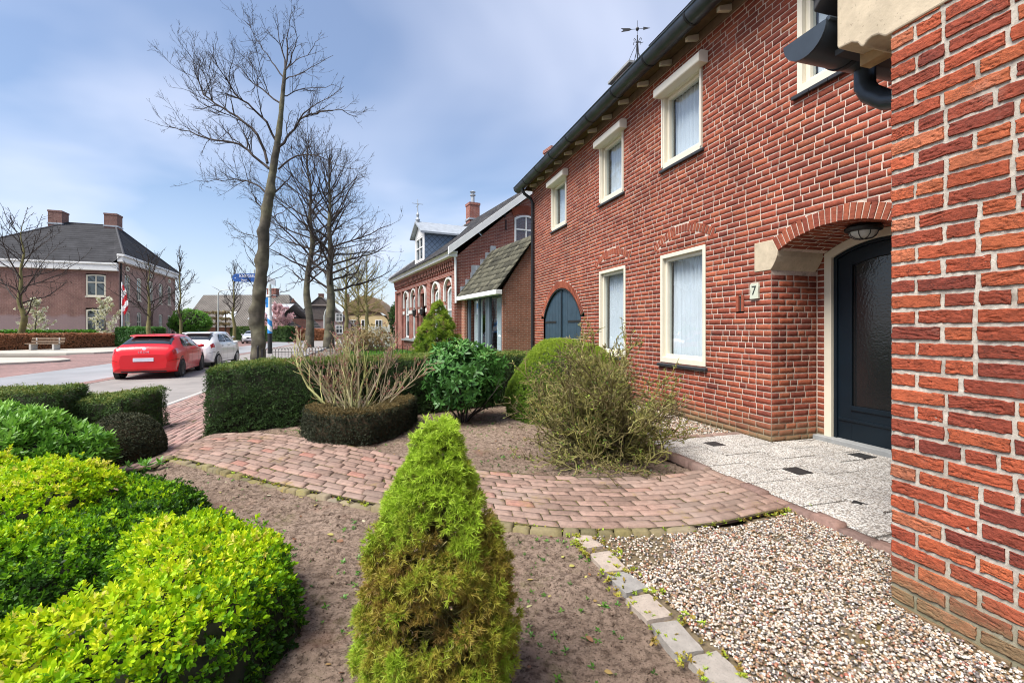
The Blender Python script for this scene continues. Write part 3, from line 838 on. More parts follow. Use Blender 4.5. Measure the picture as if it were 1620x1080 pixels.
c1 = t.ramp(bw.outputs[0], [(0, (.22, .20, .18)), (.16, (.42, .37, .31)), (.35, (.52, .49, .44)), (1, (.65, .64, .61))])
c1 = t.mix(t.ramp(vo.outputs['Distance'], [(.45, 0), (.72, 1)]), c1, (.20, .18, .16))
c1 = t.mix(1.0, c1, t.ramp(t.noise(v, 2.5, 5), [(.3, .72), (.7, 1.06)]), 'MULTIPLY')
M['slab'] = t.finish(t.bsdf(c1, .8, t.bump(t.math('SUBTRACT', 1.0, vo.outputs['Distance']), .5, .004), 0, .3))
M['darktile'] = plain('dark_slate_tile', (.022, .022, .022), .6, .3, 20, .5, 60)
M['granite'] = tinted('granite_sett', [(0, (.245, .235, .22)), (.5, (.31, .275, .235)), (1, (.37, .30, .245))], .85, .22, 14, .5, 70, .006, .25, (210, .6, (.14, .13, .12)))
M['pebble'] = tinted('pebble', [(0, (.05, .045, .042)), (.14, (.15, .13, .12)), (.28, (.24, .15, .085)), (.40, (.36, .24, .14)), (.47, (.30, .10, .065)), (.52, (.24, .23, .23)), (.62, (.42, .35, .27)), (.80, (.50, .44, .36)), (1, (.62, .59, .54))], .55, .12, 90, 0, spec=.35)
M['gravelbase'] = tinted('gravel_bed', [(0, (.13, .10, .06)), (1, (.13, .10, .06))], 1, .5, 40, .6, 60, speck=(6, .58, (.15, .105, .035)))

# ---------------------------------------------------------------- ground sheets
M['farground'] = plain('far_ground', (.13, .11, .085), .95, .3, .25, .3, 3)
a = np.concatenate([-np.geomspace(2000, 20, 14), np.linspace(-15, 40, 23), np.geomspace(50, 2000, 14)])
b = np.concatenate([-np.geomspace(2000, 20, 14), np.linspace(-15, 25, 41), np.geomspace(30, 2000, 14)])
S_, N_ = np.meshgrid(a, b, indexing='ij')
V = sn2w(S_.ravel(), N_.ravel(), np.full(S_.size, -.09))
ii, jj = np.meshgrid(np.arange(len(a) - 1), np.arange(len(b) - 1), indexing='ij'); q = (ii * len(b) + jj).ravel()
gr = mesh_np('ground', V, np.stack([q, q + 1, q + len(b) + 1, q + len(b)], -1), M['farground'], None, None, True)
tag(gr, 'flat brown ground reaching under the street and gardens to the horizon', 'ground', kind='structure')

def soil_h(s, n):
    P = v3(s, n)
    h = .020 * fbm(P * 3.0, 3, 4) + .016 * np.maximum(fbm(P * 14, 4, 8), -.25) + .009 * fbm(P * 38, 2, 9) - .024
    h = h - .06 * in_poly(s, n, PATH_POLY) - .05 * (n < 1.5)
    grav = (s < -1.45) & (n < 3.06)
    return h - .04 * grav
so = grid_mesh('garden_soil', -5.5, 4.4, -.6, 8.6, .018, soil_h, M['soil'])
tag(so, 'crumbly brown bare soil of the front garden beds', 'soil', kind='structure')

rg = np.random.default_rng(9)
n = 26000; S_, N_ = rg.uniform(-4.3, 3.0, n), rg.uniform(1.6, 7.2, n)
dcam = np.hypot(S_ + 4.15, N_ - 4.3); k = ~in_poly(S_, N_, PATH_POLY) & ~((S_ < -1.4) & (N_ < 3.2)) & (fbm(v3(S_ * 2.5, N_ * 2.5), 3, 4) + rg.normal(0, .25, n) > -.1)
S_, N_ = S_[k], N_[k]
SOIL_CLODS = (S_, N_, soil_h(S_, N_), rg.uniform(.003, .013, len(S_)) * rg.uniform(.4, 1.3, len(S_)) ** 1.5)

# brick path
ROWS = 11
rh = PATHW / ROWS
B = lay(lambda zl, zh: [(0, PATHL)], 0, ROWS, rh, .003, 41, (.2, .205, .21))
B[::1, 0:2] += 0
V, F, tt = brick_mesh(B, 4, 2, .03, lambda a, z, d: sn2w(*path_sn(a / PATHL, z / PATHW).T, d - .012 + .006 * fbm(v3(a * 2.2, z * 2.2), 2, 3)), 42, .004, .0025, .005, 0, .94)
pa = mesh_np('brick_path', V, F, M['paver'], None, tt)
tag(pa, 'curved garden path of worn pinkish clinkers with mossy joints', 'path', kind='structure')
k = 160; u = np.linspace(0, 1, k); vv = np.linspace(-.02, 1.02, 12); U, W = np.meshgrid(u, vv, indexing='ij')
V = sn2w(*path_sn(U.ravel(), W.ravel()).T, .0095 + .006 * fbm(v3(U.ravel() * PATHL * 2.2, W.ravel() * PATHW * 2.2), 2, 3))
ii, jj = np.meshgrid(np.arange(k - 1), np.arange(11), indexing='ij'); q = (ii * 12 + jj).ravel()
mesh_np('joint', V, np.stack([q, q + 12, q + 13, q + 1], -1), M['joint'], pa, None, True)
# upright edging bricks along the lower edge, mossy
LEd = LE - .0
seg = np.concatenate([[0], np.cumsum(np.hypot(*np.diff(LE, axis=0).T))])
B = lay(lambda zl, zh: [(.85, seg[-1])], 0, 1, .075, .004, 44, (.1, .105, .11, .2))
def edge_fn(off, z0):
    def f(a, z, d):
        c = np.stack([np.interp(a, seg, LE[:, k]) for k in (0, 1)], -1); c2 = np.stack([np.interp(a + .02, seg, LE[:, k]) for k in (0, 1)], -1)
        tn = c2 - c; tn /= np.maximum(np.hypot(*tn.T), 1e-6)[:, None]
        nr = np.stack([-tn[:, 1], tn[:, 0]], -1)
        p = c + nr * (z + off)[:, None]
        return sn2w(p[:, 0], p[:, 1], d + z0)
    return f
for sgn in (0,):
    V, F, tt = brick_mesh(B, 3, 2, .075, edge_fn(.003, -.062), 45, .004, .002, .003, 0, .92)
    mesh_np('edging', V, F, M['mossbrick'], pa, tt)
# kerb row beside the slabs, and at the far gravel strip
B = lay(lambda zl, zh: [(-2.75, .50)], 0, 1, .1, .004, 46, (.2, .21, .3))
V, F, tt = brick_mesh(B, 4, 2, .06, lambda a, z, d: sn2w(a, z + 1.368, d - .034), 47, .004, .002, .003, 0, .94)
B = lay(lambda zl, zh: [(.0, 1.36)], 0, 1, .09, .004, 48, (.2, .21))
V2, F2, t2 = brick_mesh(B, 4, 2, .06, lambda a, z, d: sn2w(z + .425, a, d - .036), 49, .004, .002, .003, 0, .94)
V, F, tt = merge([(V, F, tt), (V2, F2, t2)])
kb = mesh_np('kerb_edging', V, F, M['kerbbrick'], None, tt)
tag(kb, 'row of flat brown bricks edging the white doorstep slabs', 'kerb', kind='structure')
# slabs
mb = MB(); rg = random.Random(3)
tl = .505; row = 0
for n0, n1 in ((1.36, .907), (.907, .455), (.455, .004), (.004, -.33), (-.33, -.66)):
    n1 = max(n1, -.66); s0 = .42 + (.28 if row % 2 else .02)
    while s0 > -2.57:
        s1 = s0 - tl; a, b = max(s1, -2.57), min(s0, .42)
        if n0 < .1: a, b = max(a, -1.49), min(b, -.01)
        if b - a > .05:
            h = rg.uniform(-.002, .003)
            mb.box(a + .009, b - .009, n1 + .009 if n1 > -.65 else n1, n0 - .009, -.05, .012 + h)
        s0 = s1
    row += 1
sl = mb.build('doorstep_paving', M['slab'], None, bevel=.004)
sl.location = F0; sl.rotation_euler = (0, 0, HZ)
tag(sl, 'white exposed-gravel paving slabs with small dark tiles before the front door', 'paving', kind='structure')
mb = MB()
for s, n in ((.089, .703), (-.928, .661), (-.726, -.40)):
    w = .085; mb.box(s - w, s + w, n - w, n + w, 0, .0175)
mb.add([(-1.70, .86, .0), (-1.60, .88, .0), (-1.63, .95, .0), (-1.70, .86, .0172), (-1.60, .88, .0172), (-1.63, .95, .0172)], [(0, 2, 1), (3, 4, 5), (0, 1, 4, 3), (1, 2, 5, 4), (2, 0, 3, 5)])
dt = mb.build('inset_tile', M['darktile'], sl)
mb = MB(); mb.box(-2.6, .43, -.66, 1.37, -.08, -.004); 
jb = mb.build('slab_bed', M['darktile'], sl)
# granite setts between soil and gravel
rg = random.Random(12)
ST = [(-1.60, 3.075, .185, .12, .95, 'pale granite sett lying nearest the brick path at the gravel edge'),
      (-1.85, 3.07, .20, .13, .85, 'pinkish granite sett, second from the brick path along the gravel edge'),
      (-2.07, 3.08, .185, .13, .05, 'blue-grey granite sett, third from the brick path along the gravel edge'),
      (-2.285, 3.09, .19, .14, .75, 'tan granite sett, fourth from the brick path, orange moss at its end'),
      (-2.50, 3.095, .20, .13, .25, 'grey granite sett with pebbles on it, fifth from the brick path'),
      (-2.715, 3.06, .19, .15, .35, 'broad grey granite sett with an orange moss notch at the lower frame edge'),
      (-2.93, 3.03, .19, .14, .5, 'granite sett closest to the camera, cut by the lower edge of the photo')]
for s, n, L, W, tn, lab in ST:
    bm = bmesh.new(); bmesh.ops.create_cube(bm, size=1)
    for v_ in bm.verts: v_.co.x *= L; v_.co.y *= W; v_.co.z *= .14
    bmesh.ops.subdivide_edges(bm, edges=bm.edges, cuts=5, use_grid_fill=True)
    me = bpy.data.meshes.new('granite_sett'); bm.to_mesh(me); bm.free()
    co = np.array([v_.co for v_ in me.vertices]); nz = np.stack([fbm(co * 14 + s * 9, 3, k) for k in (1, 2, 3)], -1)
    e = np.array([L, W, .14]) / 2; rr = np.clip(np.abs(co) / e, 0, 1)
    rnd = 1 - .10 * ((rr ** 4).sum(-1) > 1.6)[:, None]
    co = co * (1 - .02 * np.clip((rr ** 8).sum(-1) - 1, 0, 2))[:, None] + nz * np.array([.010, .010, .003])
    me.vertices.foreach_set('co', co.astype(np.float32).ravel())
    me.polygons.foreach_set('use_smooth', np.ones(len(me.polygons), bool))
    at = me.attributes.new('tint', 'FLOAT', 'FACE'); at.data.foreach_set('value', np.full(len(me.polygons), tn, np.float32))
    me.set_sharp_from_angle(angle=R(38)); me.materials.append(M['granite'])
    o = bpy.data.objects.new('granite_sett', me); COL.objects.link(o)
    o.location = (*hw(s, n)[:2], -.069); o.rotation_euler = (rg.uniform(-.03, .03), rg.uniform(-.03, .03), HZ + rg.uniform(-.12, .12))
    tag(o, lab, 'edging stone', 'granite setts along the gravel')

# pebbles
def ico():
    bm = bmesh.new(); bmesh.ops.create_icosphere(bm, subdivisions=1, radius=1)
    V = np.array([v.co[:] for v in bm.verts]); F = np.array([[v.index for v in f.verts] for f in bm.faces]); bm.free()
    return V, F
def rotmats(n, rg):
    q = rg.normal(size=(n, 4)); q /= np.linalg.norm(q, axis=1)[:, None]; w, x, y, z = q.T
    return np.stack([np.stack([1 - 2 * (y * y + z * z), 2 * (x * y - z * w), 2 * (x * z + y * w)], -1), np.stack([2 * (x * y + z * w), 1 - 2 * (x * x + z * z), 2 * (y * z - x * w)], -1), np.stack([2 * (x * z - y * w), 2 * (y * z + x * w), 1 - 2 * (x * x + y * y)], -1)], 1)
def pebbles(S, N, size, zoff, rg):
    IV, IF = ico(); n = len(S)
    T = IV[None] * (1 + .16 * rg.normal(size=(n, len(IV), 1)) * .6)
    T = T * np.stack([np.ones(n), rg.uniform(.62, .95, n), rg.uniform(.45, .75, n)], -1)[:, None]
    w = rg.uniform(0, 2 * PI, n); tl_ = rg.normal(0, .45, n)
    c, s_ = np.cos(w), np.sin(w); ct, st = np.cos(tl_), np.sin(tl_)
    x, y, z = T[..., 0], T[..., 1], T[..., 2]
    y, z = y * ct[:, None] - z * st[:, None], y * st[:, None] + z * ct[:, None]
    x, y = x * c[:, None] - y * s_[:, None], x * s_[:, None] + y * c[:, None]
    T = np.stack([x, y, z], -1) * size[:, None, None]
    V = sn2w(S, N, zoff)[:, None] + T
    F = (np.arange(n)[:, None, None] * len(IV) + IF[None]).reshape(-1, 3)
    t = rg.random(n) ** .85
    return V.reshape(-1, 3), F, np.repeat(t, len(IF))
V, F, tt = pebbles(*SOIL_CLODS[:2], SOIL_CLODS[3], SOIL_CLODS[2], np.random.default_rng(6))
mesh_np('soil_crumb', V, F, M['soil'], so, None, True)['kind'] = 'stuff'
rg = np.random.default_rng(5)
n = 54000
S_ = rg.uniform(-4.6, -1.48, n); N_ = rg.uniform(1.47, 3.04, n)
lo_s = np.interp(N_, LE[:, 1], LE[:, 0])
ed = .06 * vnoise(v3(S_ * 6, N_ * 6), 3)
keep = (S_ < lo_s - .03 + ed) & ~((S_ < WS) & (N_ < WN + .01)) & (N_ < 3.0 + ed)
thin = fbm(v3(S_ * 2.1, N_ * 2.1), 3, 5) + np.clip((S_ + 2.15) / .6, 0, 1) * .55
keep &= ~((thin > .42) & (rg.random(n) < .72))
S_, N_ = S_[keep], N_[keep]
V, F, tt = pebbles(S_, N_, rg.uniform(.0046, .0092, len(S_)) * (1 + .25 * (rg.random(len(S_)) < .1)), rg.uniform(-.012, .002, len(S_)), rg)
m2 = 6500
S2 = rg.uniform(.52, 3.0, m2); N2 = rg.uniform(.03, 1.25, m2)
V2, F2, t2 = pebbles(S2, N2, rg.uniform(.008, .014, m2), rg.uniform(-.012, .004, m2), rg)
V, F, tt = merge([(V, F, tt), (V2, F2, t2)])
gv = mesh_np('gravel', V, F, M['pebble'], None, tt, True)
tag(gv, 'mixed white, tan and rusty pebbles beside the porch wall and slabs', 'gravel', kind='stuff')
bed = grid_mesh('gravel_bed', -5.4, -1.4, 1.47, 3.05, .05, lambda s, n: -.016 + .006 * fbm(v3(s * 9, n * 9), 2, 2) - .05 * in_poly(s, n, PATH_POLY), M['gravelbase'], gv)
bed2 = grid_mesh('gravel_bed', .52, 3.1, -.02, 1.28, .06, lambda s, n: -.016 + .004 * fbm(v3(s * 9, n * 9), 2, 2), M['gravelbase'], gv)

# sidewalk bricks between the hedges and the street
B = lay(lambda zl, zh: [(1.2, 16.0)], 0, 19, .105, .009, 51, (.2, .205, .21))
V, F, tt = brick_mesh(B, 2, 1, .028, lambda a, z, d: sn2w(a, z + 6.43, d - .012 + .004 * fbm(v3(a * 1.5, z * 1.5), 2, 3)), 52, .004, .002, .004, 0, .92)
M['walkpaver'] = pavermat('pavement_clinker', [(0, (.21, .14, .12)), (.5, (.29, .19, .165)), (1, (.33, .19, .165))], .25)
sw = mesh_np('sidewalk', V, F, M['walkpaver'], None, tt)
tag(sw, 'pinkish clinker pavement between the hedges and the street kerb', 'pavement', kind='structure')
grid_mesh('joint', 1.1, 16.1, 6.40, 8.43, .1, lambda s, n: 0 * s + .006, M['joint'], sw)
# ================================================================== leaves and scattering
def norm(a): return a / np.maximum(np.linalg.norm(a, axis=-1, keepdims=True), 1e-9)
def leaf(l, w, fold=.12, curl=.1, shape=.5):
    """one leaf along +y with a midrib fold; 8 verts"""
    y1, y2 = .32, .70
    V = np.array([[0, 0, 0], [-w * .46, y1, fold * w], [0, y1, 0], [w * .46, y1, fold * w], [-w * shape * .84, y2, fold * w - curl * .35], [0, y2, -curl * .35], [w * shape * .84, y2, fold * w - curl * .35], [0, 1, -curl]], float)
    V[:, 1] *= l; V[:, 2] *= l
    return V, [np.array([[0, 2, 1], [0, 3, 2], [4, 5, 7], [5, 6, 7]]), np.array([[1, 2, 5, 4], [2, 3, 6, 5]])]
def leaf5(l, w, fold=.1, curl=.1):
    V = np.array([[0, 0, 0], [-w * .5, l * .5, fold * w], [0, l * .5, 0], [w * .5, l * .5, fold * w], [0, l, -curl * l]], float)
    return V, [np.array([[0, 2, 1], [0, 3, 2], [1, 2, 4], [2, 3, 4]])]
def needle(l, w):
    V = np.array([[-w / 2, 0, 0], [w / 2, 0, 0], [0, l, 0]], float)
    return V, [np.array([[0, 1, 2]])]
def eul(az, el, roll=0.0):
    """rotate +y to azimuth az and elevation el"""
    return np.array(Matrix.Rotation(az, 3, 'Z') @ Matrix.Rotation(el, 3, 'X') @ Matrix.Rotation(roll, 3, 'Y'))
def combine(items):
    Vs, Fs, b = [], {}, 0
    for V, F, Rm, off in items:
        Vs.append(V @ Rm.T + off)
        for f in F: Fs.setdefault(f.shape[1], []).append(f + b)
        b += len(V)
    return np.concatenate(Vs), [np.concatenate(Fs[k]) for k in sorted(Fs)]
def rosette(k, l, w, rg, el=(.2, 1.1), stem=.02, lf=leaf, **kw):
    it = []
    for i in range(k):
        f = i / max(k - 1, 1)
        V, F = lf(l * rg.uniform(.75, 1.1), w * rg.uniform(.8, 1.1), **kw)
        it.append((V, F, eul(i * 2.4 + rg.uniform(-.3, .3), el[0] + (el[1] - el[0]) * f + rg.uniform(-.2, .2), rg.uniform(-.4, .4)), np.array([0, 0, stem * f])))
    return combine(it)
def frames(nrm, rg, spin=True):
    nrm = norm(nrm); a = np.where(np.abs(nrm[:, 2:3]) < .9, np.array([[0, 0, 1.]]), np.array([[1., 0, 0]]))
    x = norm(np.cross(a, nrm)); y = np.cross(nrm, x)
    if spin:
        w = rg.uniform(0, 2 * PI, len(nrm))[:, None]
        x, y = x * np.cos(w) + y * np.sin(w), -x * np.sin(w) + y * np.cos(w)
    return np.stack([x, y, nrm], -1)
def scatter(name, tmpl, pos, nrm, scale, mat, parent=None, tint=None, rg=None, tvar=.12, spin=True, smooth=False):
    rg = rg or RG; n = len(pos)
    scale = np.broadcast_to(np.asarray(scale, float), (n,)); tint = np.broadcast_to(np.asarray(.5 if tint is None else tint, float), (n,))
    Rm = frames(nrm, rg, spin); var = rg.integers(0, len(tmpl), n)
    Vs, Fs, Ts, b = [], {}, {}, 0
    for k, (TV, TF) in enumerate(tmpl):
        m = var == k; c = m.sum()
        if not c: continue
        V = np.einsum('nij,kj->nki', Rm[m], TV) * scale[m][:, None, None] + pos[m][:, None]
        Vs.append(V.reshape(-1, 3))
        lt = None
        for f in TF:
            Fs.setdefault(f.shape[1], []).append((np.arange(c)[:, None, None] * len(TV) + f[None] + b).reshape(-1, f.shape[1]))
            comp = f[:, 0] // 8
            tv = tint[m][:, None] + tvar * vnoise(v3(np.arange(c)[:, None] * 7.3, comp[None, :] * 3.1 + k), 5)
            Ts.setdefault(f.shape[1], []).append(tv.ravel())
        b += c * len(TV)
    ks = sorted(Fs)
    return mesh_np(name, np.concatenate(Vs), [np.concatenate(Fs[k]) for k in ks], mat, parent, np.clip(np.concatenate([np.concatenate(Ts[k]) for k in ks]), 0, 1), smooth)

# ------------------------------------------------------------------ twigs and branches
class Twigs:
    def __init__(s): s.a = []; s.b = []; s.ra = []; s.rb = []; s.t = []
    def seg(s, p, q, r0, r1, t=.5): s.a.append(tuple(p)); s.b.append(tuple(q)); s.ra.append(r0); s.rb.append(r1); s.t.append(t)
    def poly(s, pts, r0, r1, t=.5):
        n = len(pts) - 1
        for i in range(n): s.seg(pts[i], pts[i + 1], r0 + (r1 - r0) * i / n, r0 + (r1 - r0) * (i + 1) / n, t)
    def arrays(s, lo=0.0, hi=9e9, sides=4):
        A, B = np.array(s.a, float), np.array(s.b, float); ra, rb = np.array(s.ra), np.array(s.rb); t = np.array(s.t)
        m = (ra >= lo) & (ra < hi)
        A, B, ra, rb, t = A[m], B[m], ra[m], rb[m], t[m]
        if not len(A): return None
        d = norm(B - A); Fm = frames(d, np.random.default_rng(0), False)
        w = np.arange(sides) * 2 * PI / sides
        ring = Fm[:, :, 0][:, None] * np.cos(w)[None, :, None] + Fm[:, :, 1][:, None] * np.sin(w)[None, :, None]
        B2 = B + d * (ra * .4)[:, None]
        V = np.concatenate([A[:, None] + ring * ra[:, None, None], B2[:, None] + ring * rb[:, None, None]], 1)
        i = np.arange(sides); f = np.stack([i, (i + 1) % sides, (i + 1) % sides + sides, i + sides], -1)
        F = (np.arange(len(A))[:, None, None] * 2 * sides + f[None]).reshape(-1, 4)
        return V.reshape(-1, 3), F, np.repeat(t, sides)
    def build(s, name, mat, parent=None, split=.012):
        ps = [x for x in (s.arrays(0, split, 3), s.arrays(split, 9e9, 7)) if x is not None]
        V, F, t = merge(ps)
        return mesh_np(name, V, F, mat, parent, t, True)

def wander(p, d, L, n, rg, jit=.25, up=.0, droop=0.0):
    pts = [Vector(p)]; d = Vector(d).normalized(); st = L / n
    for i in range(n):
        d = (d + Vector((rg.gauss(0, jit), rg.gauss(0, jit), rg.gauss(0, jit) + up - droop * i / n))).normalized()
        pts.append(pts[-1] + d * st)
    return pts
def branch(tw, pts, r0, r1, level, rg, dens, lr=(.35, .6), spread=(.5, 1.0), up=.10, jit=.16, rmin=.004, tint=.5, flat=1.0):
    """twigs growing off a polyline, recursively"""
    tw.poly(pts, r0, r1, tint)
    if level <= 0: return
    L = sum((pts[i + 1] - pts[i]).length for i in range(len(pts) - 1)); n = len(pts) - 1
    k = max(1, int(dens[0] * L + rg.random()))
    for i in range(k):
        f = rg.uniform(.12, 1.0) ** .85; x = f * n; j = min(int(x), n - 1); p = pts[j].lerp(pts[j + 1], x - j)
        t = (pts[j + 1] - pts[j]).normalized()
        q = Vector((rg.gauss(0, 1), rg.gauss(0, 1), rg.gauss(0, 1) * flat)); q = (q - t * q.dot(t)).normalized()
        a = rg.uniform(*spread)
        d = t * math.cos(a) + q * math.sin(a) + Vector((0, 0, up * 2))
        cl = L * rg.uniform(*lr) * (1.15 - .6 * f)
        rr = max(rmin, (r0 + (r1 - r0) * f) * rg.uniform(.45, .65))
        branch(tw, wander(p, d, cl, max(2, int(2 + cl * 2.2) if level > 1 else 3), rg, jit, up), rr, max(rmin * .6, rr * .4), level - 1, rg, dens[1:] or dens, lr, spread, up, jit, rmin, tint)

# ------------------------------------------------------------------ materials
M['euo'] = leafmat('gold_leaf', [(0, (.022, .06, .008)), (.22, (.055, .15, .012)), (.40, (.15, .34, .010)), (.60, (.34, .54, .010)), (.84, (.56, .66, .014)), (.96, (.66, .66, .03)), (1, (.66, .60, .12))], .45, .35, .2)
M['lightgreen'] = leafmat('fresh_green_leaf', [(0, (.02, .06, .01)), (.4, (.07, .20, .02)), (.7, (.15, .34, .035)), (1, (.26, .46, .07))], .4, .3, .4)
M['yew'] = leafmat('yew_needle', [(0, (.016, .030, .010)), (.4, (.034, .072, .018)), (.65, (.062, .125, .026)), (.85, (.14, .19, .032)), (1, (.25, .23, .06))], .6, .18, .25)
M['browntop'] = leafmat('brownish_yew_needle', [(0, (.018, .023, .013)), (.4, (.052, .060, .030)), (.65, (.09, .07, .025)), (1, (.26, .18, .07))], .6, .1, .2)
M['spruce'] = leafmat('spruce_needle', [(0, (.14, .085, .028)), (.2, (.27, .18, .04)), (.42, (.33, .30, .04)), (.62, (.30, .40, .035)), (.85, (.34, .50, .035)), (1, (.44, .60, .06))], .5, .25, .3)
M['thuja'] = leafmat('bright_conifer_needle', [(0, (.015, .035, .008)), (.4, (.06, .13, .014)), (.75, (.17, .28, .022)), (1, (.32, .42, .04))], .5, .2, .3)
M['rhodo'] = leafmat('glossy_leaf', [(0, (.018, .055, .014)), (.4, (.045, .135, .026)), (.75, (.09, .23, .045)), (1, (.22, .32, .07))], .42, .2, .32)
M['core'] = plain('shade_core_green', (.022, .024, .012), .95, .4, 20, .8, 40)  # inner foliage as a near-black body: shade of the leaf gaps in its colour
M['coreb'] = plain('shade_core_brown', (.06, .042, .022), .95, .4, 20, .8, 40)  # brown version, dark for the same shaded gaps
M['bark'] = tinted('lime_bark', [(0, (.035, .030, .024)), (.4, (.075, .066, .05)), (.7, (.12, .11, .07)), (1, (.15, .145, .06))], .9, .45, 3, .9, 20, .03)
M['darktwig'] = tinted('dark_twig', [(0, (.020, .016, .014)), (.5, (.042, .032, .028)), (1, (.10, .085, .05))], .85, .2, 5, 0)
M['palewood'] = tinted('pale_stem', [(0, (.25, .20, .13)), (.5, (.42, .37, .21)), (1, (.40, .41, .15))], .8, .2, 9, .3, 60)
M['mosstwig'] = tinted('mossy_twig', [(0, (.07, .05, .028)), (.4, (.17, .14, .05)), (.8, (.25, .23, .06)), (1, (.33, .29, .13))], .85, .3, 14, .3, 60)
M['redbud'] = leafmat('red_bud', [(0, (.22, .03, .04)), (.5, (.36, .12, .10)), (1, (.55, .36, .32))], .6, .2)

# ------------------------------------------------------------------ clipped hedges
def hedge(name, line, thick, h, mat, core, rg, dens=1500, sc=1.0, lab=None, group=None, base=.0, toptint=.82, sidetint=.42, tmpl=None, taper=.04, ends=(True, True), wob=.03, cat='hedge', lumps=.035):
    """line: (s,n) polyline of the front foot; the body lies to its left by thick"""
    P = np.array(line, float); seg = np.hypot(*np.diff(P, axis=0).T); Ls = np.concatenate([[0], np.cumsum(seg)]); L = Ls[-1]
    hs = np.broadcast_to(np.asarray(h, float), (len(P),))
    def at(u, v, z):
        c = np.stack([np.interp(u, Ls, P[:, k]) for k in (0, 1)], -1); c2 = np.stack([np.interp(np.minimum(u + .05, L), Ls, P[:, k]) for k in (0, 1)], -1); c1 = np.stack([np.interp(np.maximum(u - .05, 0), Ls, P[:, k]) for k in (0, 1)], -1)
        tn = norm(c2 - c1); nr = np.stack([-tn[:, 1], tn[:, 0]], -1)
        hh = np.interp(u, Ls, hs)
        p = c + nr * (v * thick + (taper * (.5 - v) * 2 * z))[:, None]
        return sn2w(p[:, 0], p[:, 1], base + z * hh), tn, nr
    areas = [L * np.mean(hs), L * np.mean(hs), L * thick, thick * np.mean(hs) * ends[0], thick * np.mean(hs) * ends[1]]
    Ps, Ns, Ts = [], [], []
    for k, a in enumerate(areas):
        n = int(a * dens * (1.25 if k == 2 else 1))
        if not n: continue
        r1, r2 = rg.random(n), rg.random(n)
        if k == 0: u, v, z = r1 * L, np.zeros(n), r2
        elif k == 1: u, v, z = r1 * L, np.ones(n), r2
        elif k == 2: u, v, z = r1 * L, r2, np.ones(n)
        else: u, v, z = np.full(n, 0.0 if k == 3 else L), r1, r2
        p, tn, nr = at(u, v, z)
        nn = np.zeros((n, 2))
        if k == 0: nn = -nr
        elif k == 1: nn = nr
        elif k == 3: nn = -tn
        elif k == 4: nn = tn
        N3 = np.zeros((n, 3)); N3[:, :2] = nn[:, :1] * np.array([HD.x, HD.y]) + nn[:, 1:] * np.array([HN.x, HN.y]); N3[:, 2] = 1.0 if k == 2 else .15
        # round the shoulders
        e = np.clip((z - .9) / .1, 0, 1) if k != 2 else np.zeros(n)
        p = p - N3 * (e ** 2 * .03)[:, None] * np.array([1, 1, 0])
        if k == 2:
            ed = np.minimum(np.minimum(v, 1 - v) * thick, np.minimum(u if ends[0] else 9, L - u if ends[1] else 9))
            p[:, 2] -= .035 * np.clip(1 - ed / .07, 0, 1) ** 2
        lump = fbm(p * 4.5, 3, 3)
        p = p + N3 * (lumps * lump + rg.normal(0, .010, n) + (rg.random(n) < .05) * rg.uniform(0, .05, n))[:, None]
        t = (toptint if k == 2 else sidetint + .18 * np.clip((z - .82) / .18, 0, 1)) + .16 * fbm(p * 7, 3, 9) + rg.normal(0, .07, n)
        Ps.append(p); Ns.append(N3 + rg.normal(0, .38, (n, 3))); Ts.append(t)
    Ps, Ns, Ts = np.concatenate(Ps), np.concatenate(Ns), np.concatenate(Ts)
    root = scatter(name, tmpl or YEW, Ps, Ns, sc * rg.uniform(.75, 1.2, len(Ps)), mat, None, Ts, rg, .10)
    # solid inner body, coloured dark so gaps between the leaves look shaded
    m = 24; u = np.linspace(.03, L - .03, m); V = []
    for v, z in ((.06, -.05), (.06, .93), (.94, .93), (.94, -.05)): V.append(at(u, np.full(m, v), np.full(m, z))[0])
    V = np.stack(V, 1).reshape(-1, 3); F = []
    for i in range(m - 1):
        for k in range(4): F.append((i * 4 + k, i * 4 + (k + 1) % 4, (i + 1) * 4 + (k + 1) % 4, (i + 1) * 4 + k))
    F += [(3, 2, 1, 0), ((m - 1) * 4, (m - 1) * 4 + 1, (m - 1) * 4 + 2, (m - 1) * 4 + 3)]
    mesh_np('shade_core', V, np.array(F), core, root)
    return tag(root, lab, cat, group)
rgn = np.random.default_rng(21); rgp = random.Random(21)
def sprig(k, l, w, rg):
    it = []
    for i in range(k):
        V, F = leaf5(l * rg.uniform(.7, 1.1), w, .1, .15)
        it.append((V, F, eul(rg.uniform(0, 2 * PI), rg.uniform(.1, 1.3), rg.uniform(-.6, .6)), np.array([rg.gauss(0, l * .25), rg.gauss(0, l * .25), rg.uniform(-.4, .3) * l])))
    return combine(it)
YEW = [sprig(7, .034, .0085, rgp) for _ in range(5)]
BOX = [sprig(7, .017, .0085, rgp) for _ in range(5)]
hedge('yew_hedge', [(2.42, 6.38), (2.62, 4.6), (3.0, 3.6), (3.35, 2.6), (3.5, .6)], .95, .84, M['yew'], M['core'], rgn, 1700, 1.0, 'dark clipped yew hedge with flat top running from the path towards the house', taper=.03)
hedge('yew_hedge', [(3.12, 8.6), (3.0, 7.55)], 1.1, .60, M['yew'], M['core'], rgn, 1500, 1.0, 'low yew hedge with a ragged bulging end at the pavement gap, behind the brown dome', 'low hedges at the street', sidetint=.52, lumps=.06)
hedge('yew_hedge', [(2.2, 11.2), (2.72, 8.05)], 1.0, .80, M['yew'], M['core'], rgn, 1500, 1.0, 'low flat-topped yew hedge cut off by the left edge of the photo', 'low hedges at the street', sidetint=.42)
